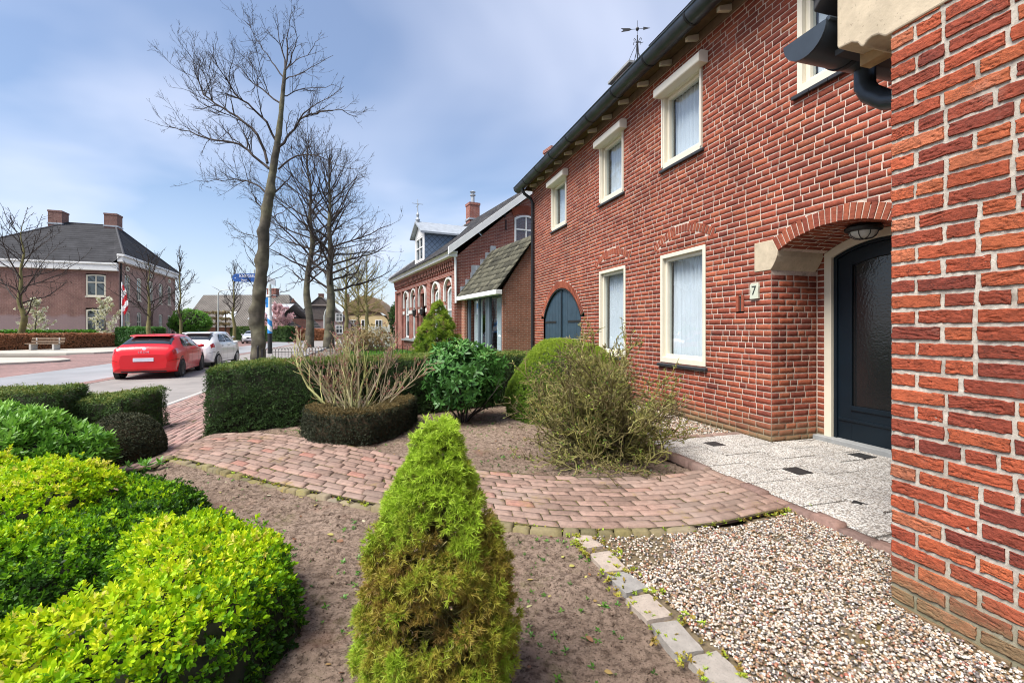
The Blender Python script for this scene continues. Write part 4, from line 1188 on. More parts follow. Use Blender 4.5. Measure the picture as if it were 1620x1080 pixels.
# crescent of brown-green clipped yew round the bare shrub
arc = [(-2.62, 5.75), (-2.50, 5.42), (-2.25, 5.15), (-1.90, 5.03), (-1.62, 5.12), (-1.42, 5.45), (-1.33, 5.9), (-1.35, 6.5)]
hedge('crescent_hedge', [w2sn(x, y) for x, y in arc], .36, .345, M['browntop'], M['coreb'], rgn, 4200, 1.0, 'small crescent-shaped clipped hedge with browned top around the bare shrub', tmpl=BOX, toptint=.74, sidetint=.16, taper=.02, lumps=.015)

# ------------------------------------------------------------------ domes
def dome(name, c, rad, mat, core, rg, n, tmpl, sc, lab, cat='shrub', tint=(.35, .75), lump=.06, zmin=-.25, flat=1.0, jit=.4, shell=.05, ntop=0.0, group=None):
    d = norm(rg.normal(size=(int(n * 1.7), 3))); d = d[d[:, 2] > zmin][:n]
    p = d.copy(); p[:, 2] = np.sign(p[:, 2]) * np.abs(p[:, 2]) ** flat
    rad = np.array(rad, float); lm = fbm(d * 2.2 + c[0], 3, 4)
    dep = rg.random(len(d)) ** 2 * shell
    p = np.array(c) + p * rad * (1 + lump * lm - dep)[:, None]
    nr = norm(d / rad)
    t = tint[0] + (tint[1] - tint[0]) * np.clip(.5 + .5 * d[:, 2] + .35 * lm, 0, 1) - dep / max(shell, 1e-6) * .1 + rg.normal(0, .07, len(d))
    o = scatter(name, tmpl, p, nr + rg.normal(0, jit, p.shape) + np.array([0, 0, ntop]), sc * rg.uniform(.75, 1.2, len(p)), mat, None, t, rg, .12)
    if core:  # dark body behind the leaves, standing for the shade between them
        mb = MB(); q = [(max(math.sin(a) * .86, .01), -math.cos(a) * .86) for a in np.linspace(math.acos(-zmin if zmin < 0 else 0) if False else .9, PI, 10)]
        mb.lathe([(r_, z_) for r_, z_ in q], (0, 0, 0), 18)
        k = mb.build('shade_core', core, o, True)
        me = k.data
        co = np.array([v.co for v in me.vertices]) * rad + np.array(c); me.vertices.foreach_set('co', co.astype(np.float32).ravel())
    return tag(o, lab, cat, group)
dome('clipped_dome', (-4.22, 4.95, 0.0), (.37, .37, .38), M['browntop'], M['coreb'], rgn, 5200, BOX, 1.15, 'small brown clipped dome bush at the left end of the path', 'bush', (.12, .42), .03)
TUFT = []
for _ in range(6):
    it = []
    for i in range(18):
        V, F = needle(.030 * rgp.uniform(.6, 1.1), .0040)
        it.append((V, F, eul(rgp.uniform(0, 2 * PI), rgp.uniform(.1, 1.45), rgp.uniform(0, 3)), np.array([0, 0, rgp.uniform(-.012, .012)])))
    TUFT.append(combine(it))
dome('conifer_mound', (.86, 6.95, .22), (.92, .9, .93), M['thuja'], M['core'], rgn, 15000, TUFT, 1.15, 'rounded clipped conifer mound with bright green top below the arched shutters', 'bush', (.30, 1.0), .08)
SHORT = []
for _ in range(6):
    it = []
    for i in range(13):
        V, F = needle(.019 * rgp.uniform(.7, 1.15), .0030)
        it.append((V, F, eul(rgp.uniform(0, 2 * PI), rgp.uniform(.25, 1.35), rgp.uniform(0, 3)), np.array([0, 0, rgp.uniform(-.006, .006)])))
    SHORT.append(combine(it))
# light green shrub
FRESH = [rosette(10, .075, .021, rgp, (.0, 1.25), .03) for _ in range(5)]
dome('pieris_shrub', (-4.62, 4.05, .12), (.86, .62, .44), M['lightgreen'], M['core'], rgn, 2300, FRESH, 1.0, 'fresh light green evergreen shrub with pointed whorled leaves at the left edge', 'shrub', (.25, .85), .20, -.2, 1, .5, .35, .4)
# rhododendron
RH = [rosette(9, .105, .036, rgp, (-.25, .75), .015) for _ in range(5)]
rh = dome('rhododendron', (-.70, 6.50, .62), (.56, .50, .50), M['rhodo'], None, rgn, 640, RH, 1.0, 'dark green rhododendron with big glossy leaf whorls in the middle bed', 'shrub', (.30, .70), .22, -.85, 1, .45, .55, .35)
tw = Twigs()
for i in range(9):
    w = i * 2.4; p = wander((-.70 + .05 * math.cos(w), 6.5 + .05 * math.sin(w), -.02), (math.cos(w) * .6, math.sin(w) * .6, 1), .85, 6, rgp, .2, .05)
    branch(tw, p, .014, .006, 1, rgp, (5,), (.3, .5))
tw.build('stem', M['darktwig'], rh)

# ------------------------------------------------------------------ dwarf spruces
def spruce(name, c, h, prof, n, mat, lab, rg, tmpl, sc, tintf, gap=None, cat='conifer', group=None, per=26, cr=.034):
    """n clumps of shoots; every clump is a little hemisphere of needle tufts"""
    zz = np.array([p[0] for p in prof]); rr = np.array([p[1] for p in prof])
    zr = np.linspace(0, 1, 400); w = np.interp(zr, zz, rr) + .02; cdf = np.cumsum(w); cdf /= cdf[-1]
    z = np.interp(rg.random(n), cdf, zr); a = rg.uniform(0, 2 * PI, n)
    lump = fbm(v3(np.cos(a) * 1.6, np.sin(a) * 1.6, z * 5.5), 3, 6)
    sub = fbm(v3(np.cos(a) * 4.5, np.sin(a) * 4.5, z * 14), 2, 16)
    dep = rg.random(n) ** 2 * .45
    r = np.interp(z, zz, rr) * (1 + .17 * lump + .12 * sub) * (1 - dep)
    p = np.stack([c[0] + r * np.cos(a), c[1] + r * np.sin(a), c[2] + z * h - .15 * dep * r], -1)
    nr = norm(np.stack([np.cos(a), np.sin(a), .45 + z * .9], -1))
    t = tintf(z, a, lump, sub, dep) + rg.normal(0, .10, n)
    keep = np.ones(n, bool)
    if gap is not None: keep = ~gap(z, a, rg.random(n))
    p, nr, t = p[keep], nr[keep], t[keep]; m = len(p)
    size = cr * rg.uniform(.6, 1.25, m)
    d = norm(rg.normal(size=(m, per, 3)) + nr[:, None] * 1.1)
    q = p[:, None] + d * (size[:, None] * rg.uniform(.5, 1.1, (m, per)))[..., None]
    out = (d * nr[:, None]).sum(-1)
    tt = t[:, None] + .16 * (out - .45) + rg.normal(0, .05, (m, per))
    o = scatter(name, tmpl, q.reshape(-1, 3), (d + rg.normal(0, .25, d.shape)).reshape(-1, 3), sc * rg.uniform(.7, 1.2, m * per), mat, None, tt.ravel(), rg, .08)
    tw = Twigs(); tw.poly([Vector((c[0], c[1], c[2] - .05)), Vector((c[0] + .01, c[1], c[2] + h * .5)), Vector((c[0], c[1], c[2] + h * .95))], .020, .004)
    rgl = random.Random(4)
    for i in range(260):
        f = rgl.uniform(.06, .95); ang = rgl.uniform(0, 2 * PI); L = float(np.interp(f, zz, rr)) * rgl.uniform(.75, 1.0)
        branch(tw, wander((c[0], c[1], c[2] + f * h - .02), (math.cos(ang), math.sin(ang), .25), L, 4, rgl, .12, .04), .005, .0018, 1, rgl, (26,), (.2, .4), (.4, .9), .05, .2, .0012, rgl.random())
    tw.build('branch', M['mosstwig'], o)
    return tag(o, lab, cat, group)
def t_front(z, a, lump, sub, dep):
    side = np.clip(np.cos(a - 2.6) * .5, -1, 1)          # the street side is the greener one
    t = .46 + .48 * np.clip((z - .60) / .36, 0, 1) ** 1.1 + .26 * np.clip(lump, -.6, .6) + .18 * sub - .22 * dep
    t += .16 * np.clip(1 - np.abs(z - .22) / .22, 0, 1) * np.clip(-np.cos(a - .3), 0, 1)
    t -= .08 * np.exp(-((z - .50) / .13) ** 2)
    return t
def g_front(z, a, r):
    return (np.abs(z - .46) < .075) & (np.sin(a) < .0) & (r < .75 * np.clip(1.25 - np.abs(np.cos(a) - .1) * 1.6, 0, 1))
spruce('dwarf_spruce', (-.256, 1.56, -.02), .99, [(0, .12), (.08, .20), (.2, .240), (.3, .248), (.42, .240), (.55, .222), (.64, .185), (.76, .130), (.86, .092), (.93, .062), (.98, .036), (1, .012)], 1150, M['spruce'],
       'dwarf spruce in the foreground with lime tip and browned needles below', np.random.default_rng(31), SHORT, 1.0, t_front, g_front, 'conifer', 'cone-shaped dwarf spruces')
t_back = lambda z, a, lump, sub, dep: .55 + .3 * z + .35 * np.clip(lump, -.6, .6) + .2 * sub - .35 * dep
spruce('dwarf_spruce', (-1.42, 8.75, -.03), 1.84, [(0, .38), (.2, .50), (.36, .54), (.5, .44), (.66, .33), (.8, .22), (.92, .10), (1, .015)], 700, M['thuja'],
       'bright green cone-shaped dwarf spruce before the neighbouring glass annex', np.random.default_rng(32), TUFT, 1.2, t_back, None, 'conifer', 'cone-shaped dwarf spruces', 26, .075)

# ------------------------------------------------------------------ golden low hedge in the corner
EU = [rosette(9, .028, .0140, rgp, (.15, 1.3), .026, shape=.52) for _ in range(8)]
RIDGE = [np.array(p, float) for p in ([(-4.6, 3.05), (-3.4, 2.95), (-2.86, 2.84)], [(-1.66, 2.30), (-1.36, 2.12), (-1.20, 1.86), (-1.30, 1.57), (-1.62, 1.32), (-2.1, 1.08), (-2.8, .9)], [(-2.9, 2.6), (-3.3, 2.0), (-3.1, 1.4), (-2.5, 1.1)])]
def dist_line(x, y, P):
    d = np.full(x.shape, 9.0)
    for a, b in zip(P[:-1], P[1:]):
        ab = b - a; t = np.clip(((x - a[0]) * ab[0] + (y - a[1]) * ab[1]) / (ab @ ab), 0, 1)
        d = np.minimum(d, np.hypot(x - a[0] - t * ab[0], y - a[1] - t * ab[1]))
    return d
def euo_h(x, y):
    w = .04 * vnoise(v3(x * 5, y * 5), 3)
    d0 = dist_line(x, y, RIDGE[0]) + w; d1 = dist_line(x, y, RIDGE[1]) + w; d2 = dist_line(x, y, RIDGE[2]) + w
    f = lambda d, r, h: h * np.sqrt(np.clip(1 - (np.maximum(d, 0) / r) ** 5, 0, 1))
    h = np.maximum(f(d0, .36, .41), f(d1, .30, .32))
    h = np.maximum(h, f(d2, .95, .25))
    return h * (1 + .22 * fbm(v3(x * 5, y * 5), 3, 8))
n = 90000
X = rgn.uniform(-4.9, -.75, n); Y = rgn.uniform(.55, 3.45, n); Hh = euo_h(X, Y)
e = .01; gx, gy = (euo_h(X + e, Y) - Hh) / e, (euo_h(X, Y + e) - Hh) / e
slope = np.sqrt(1 + np.minimum(gx * gx + gy * gy, 30))
keep = (Hh > .02) & (rgn.random(n) < slope * .46)
X, Y, Hh, gx, gy = X[keep], Y[keep], Hh[keep], gx[keep], gy[keep]
steep = np.clip(np.hypot(gx, gy), 0, 6)
zpos = np.where(rgn.random(len(X)) < np.clip(steep / 5, 0, .75), rgn.uniform(.15, 1, len(X)), 1) * Hh
top = zpos / .45
big = fbm(v3(X * 2.6, Y * 2.6), 3, 12)
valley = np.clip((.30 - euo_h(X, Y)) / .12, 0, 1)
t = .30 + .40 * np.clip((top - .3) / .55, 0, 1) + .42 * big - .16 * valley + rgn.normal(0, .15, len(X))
nr = np.stack([-np.clip(gx, -3, 3), -np.clip(gy, -3, 3), np.ones(len(X))], -1)
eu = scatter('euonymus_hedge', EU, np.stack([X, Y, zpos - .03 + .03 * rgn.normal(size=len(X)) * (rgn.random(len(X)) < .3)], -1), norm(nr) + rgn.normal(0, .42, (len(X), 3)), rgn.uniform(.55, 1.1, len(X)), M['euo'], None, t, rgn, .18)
tag(eu, 'low golden variegated euonymus hedge curling round the near left corner', 'hedge')
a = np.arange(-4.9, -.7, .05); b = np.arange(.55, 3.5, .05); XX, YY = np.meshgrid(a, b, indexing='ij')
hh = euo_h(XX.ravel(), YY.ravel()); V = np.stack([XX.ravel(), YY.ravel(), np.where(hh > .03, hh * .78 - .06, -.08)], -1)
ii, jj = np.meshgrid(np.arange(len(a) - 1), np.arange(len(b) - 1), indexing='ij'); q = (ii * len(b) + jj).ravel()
mesh_np('shade_core', V, np.stack([q, q + len(b), q + len(b) + 1, q + 1], -1), M['core'], eu, None, True)  # dark sheet below the leaves, giving the gaps painted shade
# ------------------------------------------------------------------ bare shrubs
def bare_shrub(name, c, n, h, w, mat, lab, seed, r0, lv, dens, jit, up, buds=0, spread=(.3, .9), cat='shrub', budmat=None, lr=(.35, .6), rmin=.0028, elev=(.55, 1.5), leaves=0):
    rg = random.Random(seed); tw = Twigs()
    for i in range(n):
        a = rg.uniform(0, 2 * PI); el = rg.uniform(*elev)
        d = Vector((math.cos(a) * math.cos(el), math.sin(a) * math.cos(el), math.sin(el)))
        L = 1 / math.sqrt((math.cos(el) / w) ** 2 + (math.sin(el) / h) ** 2) * rg.uniform(.75, 1.02)
        b = (c[0] + rg.gauss(0, .07), c[1] + rg.gauss(0, .07), c[2])
        branch(tw, wander(b, d, L, 9, rg, jit, up), r0 * rg.uniform(.6, 1.2), r0 * .3, lv, rg, dens, lr, spread, up, jit * 1.3, rmin, rg.random())
    o = tw.build(name, mat)
    if buds:
        tips = np.array(tw.b)[np.array(tw.rb) < rmin * 1.4]; k = rgn.integers(0, len(tips), buds)
        scatter('bud', [sprig(3, .022, .012, rg) for _ in range(3)], tips[k], rgn.normal(size=(buds, 3)) + np.array([0, 0, 1.2]), rgn.uniform(.6, 1.3, buds), budmat, o, rgn.random(buds), rgn)
    if leaves:      # small curled leaves clinging all over the twigs
        A, Bt = np.array(tw.a), np.array(tw.b); k = rgn.integers(0, len(A), leaves); f = rgn.random((leaves, 1))
        lf_ = [leaf5(.034, .009, .3, .5), leaf5(.026, .010, -.2, .6), leaf5(.038, .007, .2, -.5)]
        scatter('foliage', lf_, A[k] * f + Bt[k] * (1 - f), rgn.normal(size=(leaves, 3)), rgn.uniform(.6, 1.3, leaves), M['oliveleaf'], o, rgn.random(leaves), rgn)
    return tag(o, lab, cat)
M['oliveleaf'] = leafmat('curled_olive_leaf', [(0, (.07, .07, .02)), (.4, (.16, .18, .035)), (.75, (.25, .30, .05)), (1, (.36, .38, .10))], .55, .25)
bare_shrub('bare_shrub', (-2.05, 6.05, .0), 24, 1.56, 1.28, M['palewood'], 'pale leafless shrub with reddish buds rising from the crescent hedge', 51, .020, 2, (8, 9), .13, .10, 1500, (.3, .75), budmat=M['redbud'], lr=(.25, .45), rmin=.0042, elev=(.34, 1.42))
bare_shrub('twisted_shrub', (.89, 4.74, -.03), 165, 1.50, .98, M['mosstwig'], 'dense leafless shrub of twisted mossy twigs in front of the large window', 52, .012, 2, (14, 16), .30, .085, 1500, (.4, 1.1), budmat=M['thuja'], lr=(.18, .36), rmin=.0050, elev=(.12, 1.45), leaves=9500)

# ------------------------------------------------------------------ litter and weeds
def soil_pts(n, rg):
    S = rg.uniform(-4.2, 3.0, n); N = rg.uniform(1.6, 7.0, n)
    k = ~in_poly(S, N, PATH_POLY) & ~((S < -1.45) & (N < 3.15))
    S, N = S[k], N[k]
    return sn2w(S, N, soil_h(S, N) + .006), S, N
p, S, N = soil_pts(620, rgn)
lf = [leaf(.05, .028, .2, .1), leaf(.035, .024, -.15, .2)]
M['deadleaf'] = leafmat('fallen_leaf', [(0, (.14, .06, .03)), (.35, (.26, .13, .07)), (.6, (.42, .34, .10)), (.8, (.40, .42, .12)), (1, (.55, .50, .36))], .6, .2)
lv = scatter('fallen_leaves', lf, p, np.array([0, 0, 1.]) + rgn.normal(0, .3, p.shape), rgn.uniform(.5, 1.1, len(p)), M['deadleaf'], None, rgn.random(len(p)), rgn)
tag(lv, 'scattered dry fallen leaves on the garden soil', 'leaves', kind='stuff')
p, S, N = soil_pts(5200, rgn)
k = (fbm(v3(S * 1.7, N * 1.7), 3, 3) > .12) | (rgn.random(len(S)) < .12); p = p[k]
wd = [rosette(6, .022, .010, rgp, (.1, .9), .004, leaf5) for _ in range(4)]
we = scatter('weeds', wd, p - np.array([0, 0, .006]), np.array([0, 0, 1.]) + rgn.normal(0, .2, p.shape), rgn.uniform(.25, 1.2, len(p)) ** 1.3, M['lightgreen'], None, rgn.uniform(.1, .6, len(p)), rgn)
tag(we, 'tiny green weed seedlings scattered over the garden soil', 'weeds', kind='stuff')
# one larger weed by the path
p = np.array([[-3.52, 4.38, -.03], [-3.6, 4.42, -.03], [-3.45, 4.45, -.03], [-3.68, 4.36, -.03]])
pl = scatter('small_plant', [rosette(14, .09, .03, rgp, (.1, 1.1), .03)], p, np.array([[0, 0, 1.]] * 4), [1, .8, .9, .7], M['lightgreen'], None, .6, rgn)
tag(pl, 'small leafy green plant on bare soil beside the path', 'plant')
# moss cushions along the lower path edge and in the gravel corner
n = 260
u = rgn.random(n); S = np.concatenate([np.interp(u, np.linspace(0, 1, 80), LE[:, 0]), rgn.normal(-1.45, .12, 90)]); N = np.concatenate([np.interp(u, np.linspace(0, 1, 80), LE[:, 1]), rgn.normal(1.62, .12, 90)])
S = np.concatenate([S, rgn.uniform(-2.95, -1.5, 150)]); N = np.concatenate([N, np.where(rgn.random(150) < .5, 3.0, 3.15) + rgn.normal(0, .02, 150)])
S += rgn.normal(0, .02, len(S)) - .02; N += rgn.normal(0, .02, len(S)) + .0
ms = scatter('moss', [sprig(16, .010, .005, rgp) for _ in range(3)], sn2w(S, N, .0), np.array([0, 0, 1.]) + rgn.normal(0, .2, (len(S), 3)), rgn.uniform(.8, 2.2, len(S)), M['spruce'], None, rgn.uniform(.2, .75, len(S)), rgn)
tag(ms, 'yellow-green moss tufts along the brick path edge', 'moss', kind='stuff')
# ================================================================== the street
KB = lambda s: 8.45 + 2.9 * sstep((4.6 - np.asarray(s, float)) / 3.0)
M['asphalt'] = plain('light_worn_asphalt', (.235, .24, .25), .9, .22, .5, .5, 120, bdist=.006)
M['parkpave'] = plain('grey_parking_pavers', (.235, .215, .20), .9, .2, 1.2, .5, 40, bdist=.006)
t = NT('street_clinker'); v = t.coord('Object')
br = t.n('ShaderNodeTexBrick'); br.inputs['Scale'].default_value = 1; br.inputs['Brick Width'].default_value = .21; br.inputs['Row Height'].default_value = .105; br.inputs['Mortar Size'].default_value = .006
br.inputs['Color1'].default_value = (.27, .165, .15, 1); br.inputs['Color2'].default_value = (.20, .13, .12, 1); br.inputs['Mortar'].default_value = (.12, .09, .08, 1); t.l(v, br.inputs['Vector'])
col = t.mix(1.0, br.outputs['Color'], t.ramp(t.noise(v, .7, 5, .65), [(.3, .8), (.7, 1.2)]), 'MULTIPLY')
M['clinker'] = t.finish(t.bsdf(col, .9, t.bump(t.noise(v, 60, 4), .4, .005), 0, .2))
M['concrete'] = plain('pale_concrete', (.42, .40, .37), .9, .12, 2, .4, 60)
M['paveslab'] = plain('pale_pavement_slabs', (.40, .37, .32), .9, .14, .8, .4, 30)
def sheet(name, s, na, nb, d, mat, lab, cat):
    """a sheet between two curves n = na(s), nb(s); kept in the house frame so that its pattern runs with the street"""
    s = np.asarray(s, float); k = len(s); w = np.linspace(0, 1, 4)
    S = np.repeat(s[:, None], 4, 1); A, Bn = na(s), nb(s); N = A[:, None] + (Bn - A)[:, None] * w
    V = np.stack([S.ravel(), N.ravel(), zt(N.ravel()) + d], -1)
    ii, jj = np.meshgrid(np.arange(k - 1), np.arange(3), indexing='ij'); q = (ii * 4 + jj).ravel()
    o = mesh_np(name, V, np.stack([q, q + 1, q + 5, q + 4], -1), mat)
    o.location = F0; o.rotation_euler = (0, 0, HZ)
    return tag(o, lab, cat, kind='structure')
sr = np.concatenate([np.linspace(-40, 0, 9), np.linspace(1, 8, 15), np.linspace(10, 130, 25)])
c = lambda x: (lambda s: np.full(len(s), float(x)))
sheet('parking_strip', sr, lambda s: KB(s) + .12, lambda s: np.maximum(KB(s) + .13, 12.9), -.055, M['parkpave'], 'greyish parking strip along the near side of the street', 'parking')
sheet('road', sr, lambda s: np.maximum(KB(s) + .13, 12.9), c(16.4), -.052, M['asphalt'], 'pale grey asphalt lane of the village street', 'road')
sheet('road_edge', sr, lambda s: np.maximum(KB(s) + .13, 12.55), lambda s: np.maximum(KB(s) + .131, 12.95), -.047, M['clinker'], 'reddish clinker band between parked cars and asphalt', 'road')
sheet('far_lane', sr, c(16.4), c(22.8), -.056, M['clinker'], 'reddish clinker side lane across the asphalt', 'road')
sheet('side_street', np.linspace(13, 29, 5), c(22.8), c(70), -.060, M['clinker'], 'reddish clinker side street going off to the left', 'road')
# kerb: real step
s = np.concatenate([np.linspace(-40, 0, 9), np.linspace(1, 8, 22), np.linspace(9, 130, 40)])
V, F = [], []
for i, x in enumerate(s):
    n_ = float(KB(x)); z = float(zt(n_))
    V += [(x, n_ + .125, z - .3), (x, n_ + .125, z - .005), (x, n_ + .105, z + .012), (x, n_ - .02, z + .012), (x, n_ - .02, z - .3)]
    if i:
        for k in range(4): a = (i - 1) * 5 + k; F.append((a, a + 1, a + 6, a + 5))
kb = mesh_np('street_kerb', np.array(V), np.array(F), M['concrete']); kb.location = F0; kb.rotation_euler = (0, 0, HZ)
tag(kb, 'pale concrete kerb between pavement and parking strip', 'kerb', kind='structure')
def raised(name, poly, z0, z1, mat, lab, cat='pavement'):
    mb = MB(); mb.prism(poly, z0, z1, lambda a, b, d: (a, b, d)); o = mb.build(name, mat, None, bevel=.02)
    return tag(o, lab, cat, kind='structure')
isl = [(-40, 14), (-24.2, 19.1), (-22.6, 21.2), (-22.2, 22.2), (-22.5, 23.2), (-23.6, 24.0), (-26, 24.4), (-45, 24.6)]
raised('corner_island', isl, -.45, -.235, M['paveslab'], 'pale paved corner island at the mouth of the side street')
far = [(-70, 29.3), (-33, 28.6), (-28.3, 28.9), (-27.2, 29.6), (-26.9, 31.5), (-29.5, 41), (-40, 75), (-60, 130), (-75, 128), (-48, 70), (-40, 46), (-75, 36)]
raised('far_pavement', far, -.45, -.225, M['paveslab'], 'pale pavement in front of the beech hedge and mansion')
# neighbour's lawn
t = NT('lawn_turf'); v = t.coord()
col = t.ramp(t.noise(v, 1.4, 6, .7), [(.3, (.045, .085, .012)), (.55, (.10, .17, .025)), (.75, (.20, .24, .05))])
M['lawn'] = t.finish(t.bsdf(col, .95, t.bump(t.noise(v, 50, 5, .7), .8, .03), 0, .15))
lw = grid_mesh('lawn', 4.0, 40, -7, 6.4, .6, lambda s, n: 0 * s - .03, M['lawn'])
tag(lw, 'green lawn between the hedge and the neighbouring house', 'lawn', kind='structure')
rg = np.random.default_rng(3)
S, N = rg.uniform(4.4, 26, 14000), rg.uniform(-2, 6.3, 14000)
gr = scatter('grass', [combine([(*needle(.10 * rgp.uniform(.6, 1.1), .010), eul(rgp.uniform(0, 6.3), rgp.uniform(.8, 1.5)), np.array([rgp.gauss(0, .03), rgp.gauss(0, .03), 0])) for _ in range(9)]) for _ in range(3)], sn2w(S, N, -.03), np.tile([0, 0, 1.], (len(S), 1)), rg.uniform(.7, 1.3, len(S)), M['lightgreen'], None, rg.uniform(.25, .75, len(S)), rg)
tag(gr, 'short green grass blades on the neighbouring lawn', 'grass', kind='stuff')

# ================================================================== street trees
def pxyz(px, py, Y, dy=0.0):
    """photo pixel at depth Y -> world (used to read limb shapes off the photograph)"""
    return Vector(((px - 810) / 720 * (Y + dy), Y + dy, 1.3 - (py - 520) / 720 * (Y + dy)))
def trunk_mesh(name, pts, rad, mat, parent, seed, sides=20, per=8, amp=.06, burl=()):
    pts = [Vector(p) for p in pts]; n = len(pts); P, Rr = [], []
    for i in range(n - 1):
        for k in range(per):
            f = k / per; a, b = pts[max(i - 1, 0)], pts[min(i + 2, n - 1)]; p, q = pts[i], pts[i + 1]
            P.append(.5 * ((2 * p) + (q - a) * f + (2 * a - 5 * p + 4 * q - b) * f * f + (3 * p - a - 3 * q + b) * f ** 3)); Rr.append(rad[i] + (rad[i + 1] - rad[i]) * f)
    P.append(pts[-1]); Rr.append(rad[-1]); P = np.array(P); Rr = np.array(Rr)
    w = np.arange(sides) * 2 * PI / sides
    D = np.stack([np.cos(w), np.sin(w), 0 * w], -1)
    V = P[:, None] + D[None] * Rr[:, None, None]
    nz = fbm(V.reshape(-1, 3) * 2.3, 4, seed).reshape(V.shape[:2]) + .5 * fbm(V.reshape(-1, 3) * np.array([9, 9, 3]), 3, seed + 1).reshape(V.shape[:2])
    k = 1 + amp * 2 * nz
    for z, a, s, r in burl: k = k + s * np.exp(-((V[..., 2] - z) / r) ** 2) * np.exp(-((np.angle(np.exp(1j * (w - a)))[None] / .9) ** 2))
    V = P[:, None] + D[None] * (Rr[:, None] * k)[..., None]
    m = len(P); i = np.arange(m - 1)[:, None]; j = np.arange(sides)[None]
    F = np.stack([i * sides + j, i * sides + (j + 1) % sides, (i + 1) * sides + (j + 1) % sides, (i + 1) * sides + j], -1).reshape(-1, 4)
    t = .5 + .45 * fbm(V.reshape(m, sides, 3)[:-1].reshape(-1, 3) * 1.6, 3, seed + 3)
    return mesh_np(name, V.reshape(-1, 3), F, mat, parent, t, True)
YT = 22.0; rgt = random.Random(61)
TR = [(410, 578), (409, 545), (408, 505), (411, 460), (415, 415), (418, 370), (422, 335), (427, 300), (432, 266), (438, 232), (444, 185), (448, 140), (451, 110)]
RT = [.32, .295, .275, .275, .26, .235, .215, .195, .175, .15, .115, .085, .06]
LIMBS = [
 ([(426, 267), (400, 246), (378, 228), (342, 222), (312, 214), (285, 206), (268, 200)], .085), ([(423, 258), (407, 213), (385, 193), (363, 178), (340, 164), (322, 150), (315, 130), (311, 111), (305, 98)], .085),
 ([(436, 222), (422, 193), (400, 172), (378, 156), (359, 126), (344, 105), (330, 81)], .075), ([(378, 156), (352, 147), (326, 144), (300, 137)], .035),
 ([(443, 163), (425, 150), (407, 136), (390, 120), (374, 104), (348, 88)], .055), ([(448, 122), (435, 104), (422, 85), (410, 68), (400, 52), (386, 32)], .045),
 ([(439, 241), (450, 226), (459, 211), (474, 189), (490, 181), (507, 176), (541, 174), (566, 186)], .085), ([(474, 189), (490, 172), (518, 156), (544, 137)], .045),
 ([(446, 152), (462, 147), (481, 140), (515, 139), (541, 140)], .04), ([(449, 128), (465, 121), (481, 114), (504, 101), (527, 88)], .04), ([(451, 112), (462, 102), (474, 92), (496, 74), (506, 62)], .035),
 ([(440, 268), (459, 252), (481, 245), (507, 248), (533, 262), (570, 268)], .06), ([(434, 305), (446, 294), (456, 285), (468, 273)], .06),
 ([(421, 306), (407, 293), (390, 286), (374, 283), (350, 286), (330, 287), (308, 285)], .055), ([(418, 330), (405, 320), (398, 305), (402, 290)], .05),
 ([(451, 110), (446, 80), (440, 50), (437, 22)], .05), ([(451, 110), (455, 75), (457, 45), (462, 15)], .055), ([(451, 112), (462, 85), (470, 60), (466, 30)], .045),
 ([(414, 432), (402, 420), (392, 405), (386, 385)], .03), ([(413, 465), (396, 445), (384, 428), (372, 410)], .03), ([(420, 455), (436, 440), (452, 432)], .03), ([(420, 440), (438, 428), (458, 420)], .025),
 ([(420, 380), (398, 372), (376, 366), (362, 352)], .03), ([(424, 350), (440, 338), (455, 330), (470, 318)], .035),
 ([(414, 420), (400, 396), (384, 380), (366, 376)], .03), ([(417, 400), (432, 385), (446, 376), (460, 372)], .03), ([(412, 470), (428, 470), (444, 462), (458, 460)], .025), ([(412, 450), (400, 452), (386, 446), (374, 436)], .025)]
lime = empty('lime_tree', tuple(pxyz(410, 578, YT)), 0, 'tallest bare lime tree with scarred knobbly trunk rising over the clipped hedge', 'tree', 'bare lime trees along the street')
def put(o, root):
    """parent a mesh already built in world space"""
    o.parent = root; o.matrix_parent_inverse = Matrix.Translation(-Vector(root.location)); return o
put(trunk_mesh('trunk', [pxyz(a, b, YT) for a, b in TR], RT, M['bark'], None, 3, 30, 14, .11, [(3.0, -1.2, .6, .3), (6.0, -2.2, .5, .25), (1.6, 3.6, .45, .3), (2.2, -2.6, .55, .25), (-.1, -1.5, .55, .3), (8.0, 0, .4, .25), (4.6, 3.3, .45, .25), (7.1, 2.8, .4, .2), (.6, -.6, .4, .25)]), lime)
tw = Twigs()
for L, r in LIMBS:
    y0 = 0; dy = rgt.choice((-1, 1)) * rgt.uniform(.15, .6); pts = []
    for i, (a, b) in enumerate(L): pts.append(pxyz(a, b, YT, dy * i * .55))
    sm = [pts[0]]
    for a, b in zip(pts[:-1], pts[1:]):
        m = (a + b) / 2 + Vector((rgt.gauss(0, .04), rgt.gauss(0, .08), rgt.gauss(0, .05))); sm += [m, b]
    branch(tw, sm, r * .78, max(.010, r * .18), 3, rgt, (3.4, 4.2, 4.4), (.22, .48), (.45, 1.0), .09, .17, .0062, .45)
put(tw.build('crown', M['darktwig'], None, .03), lime)
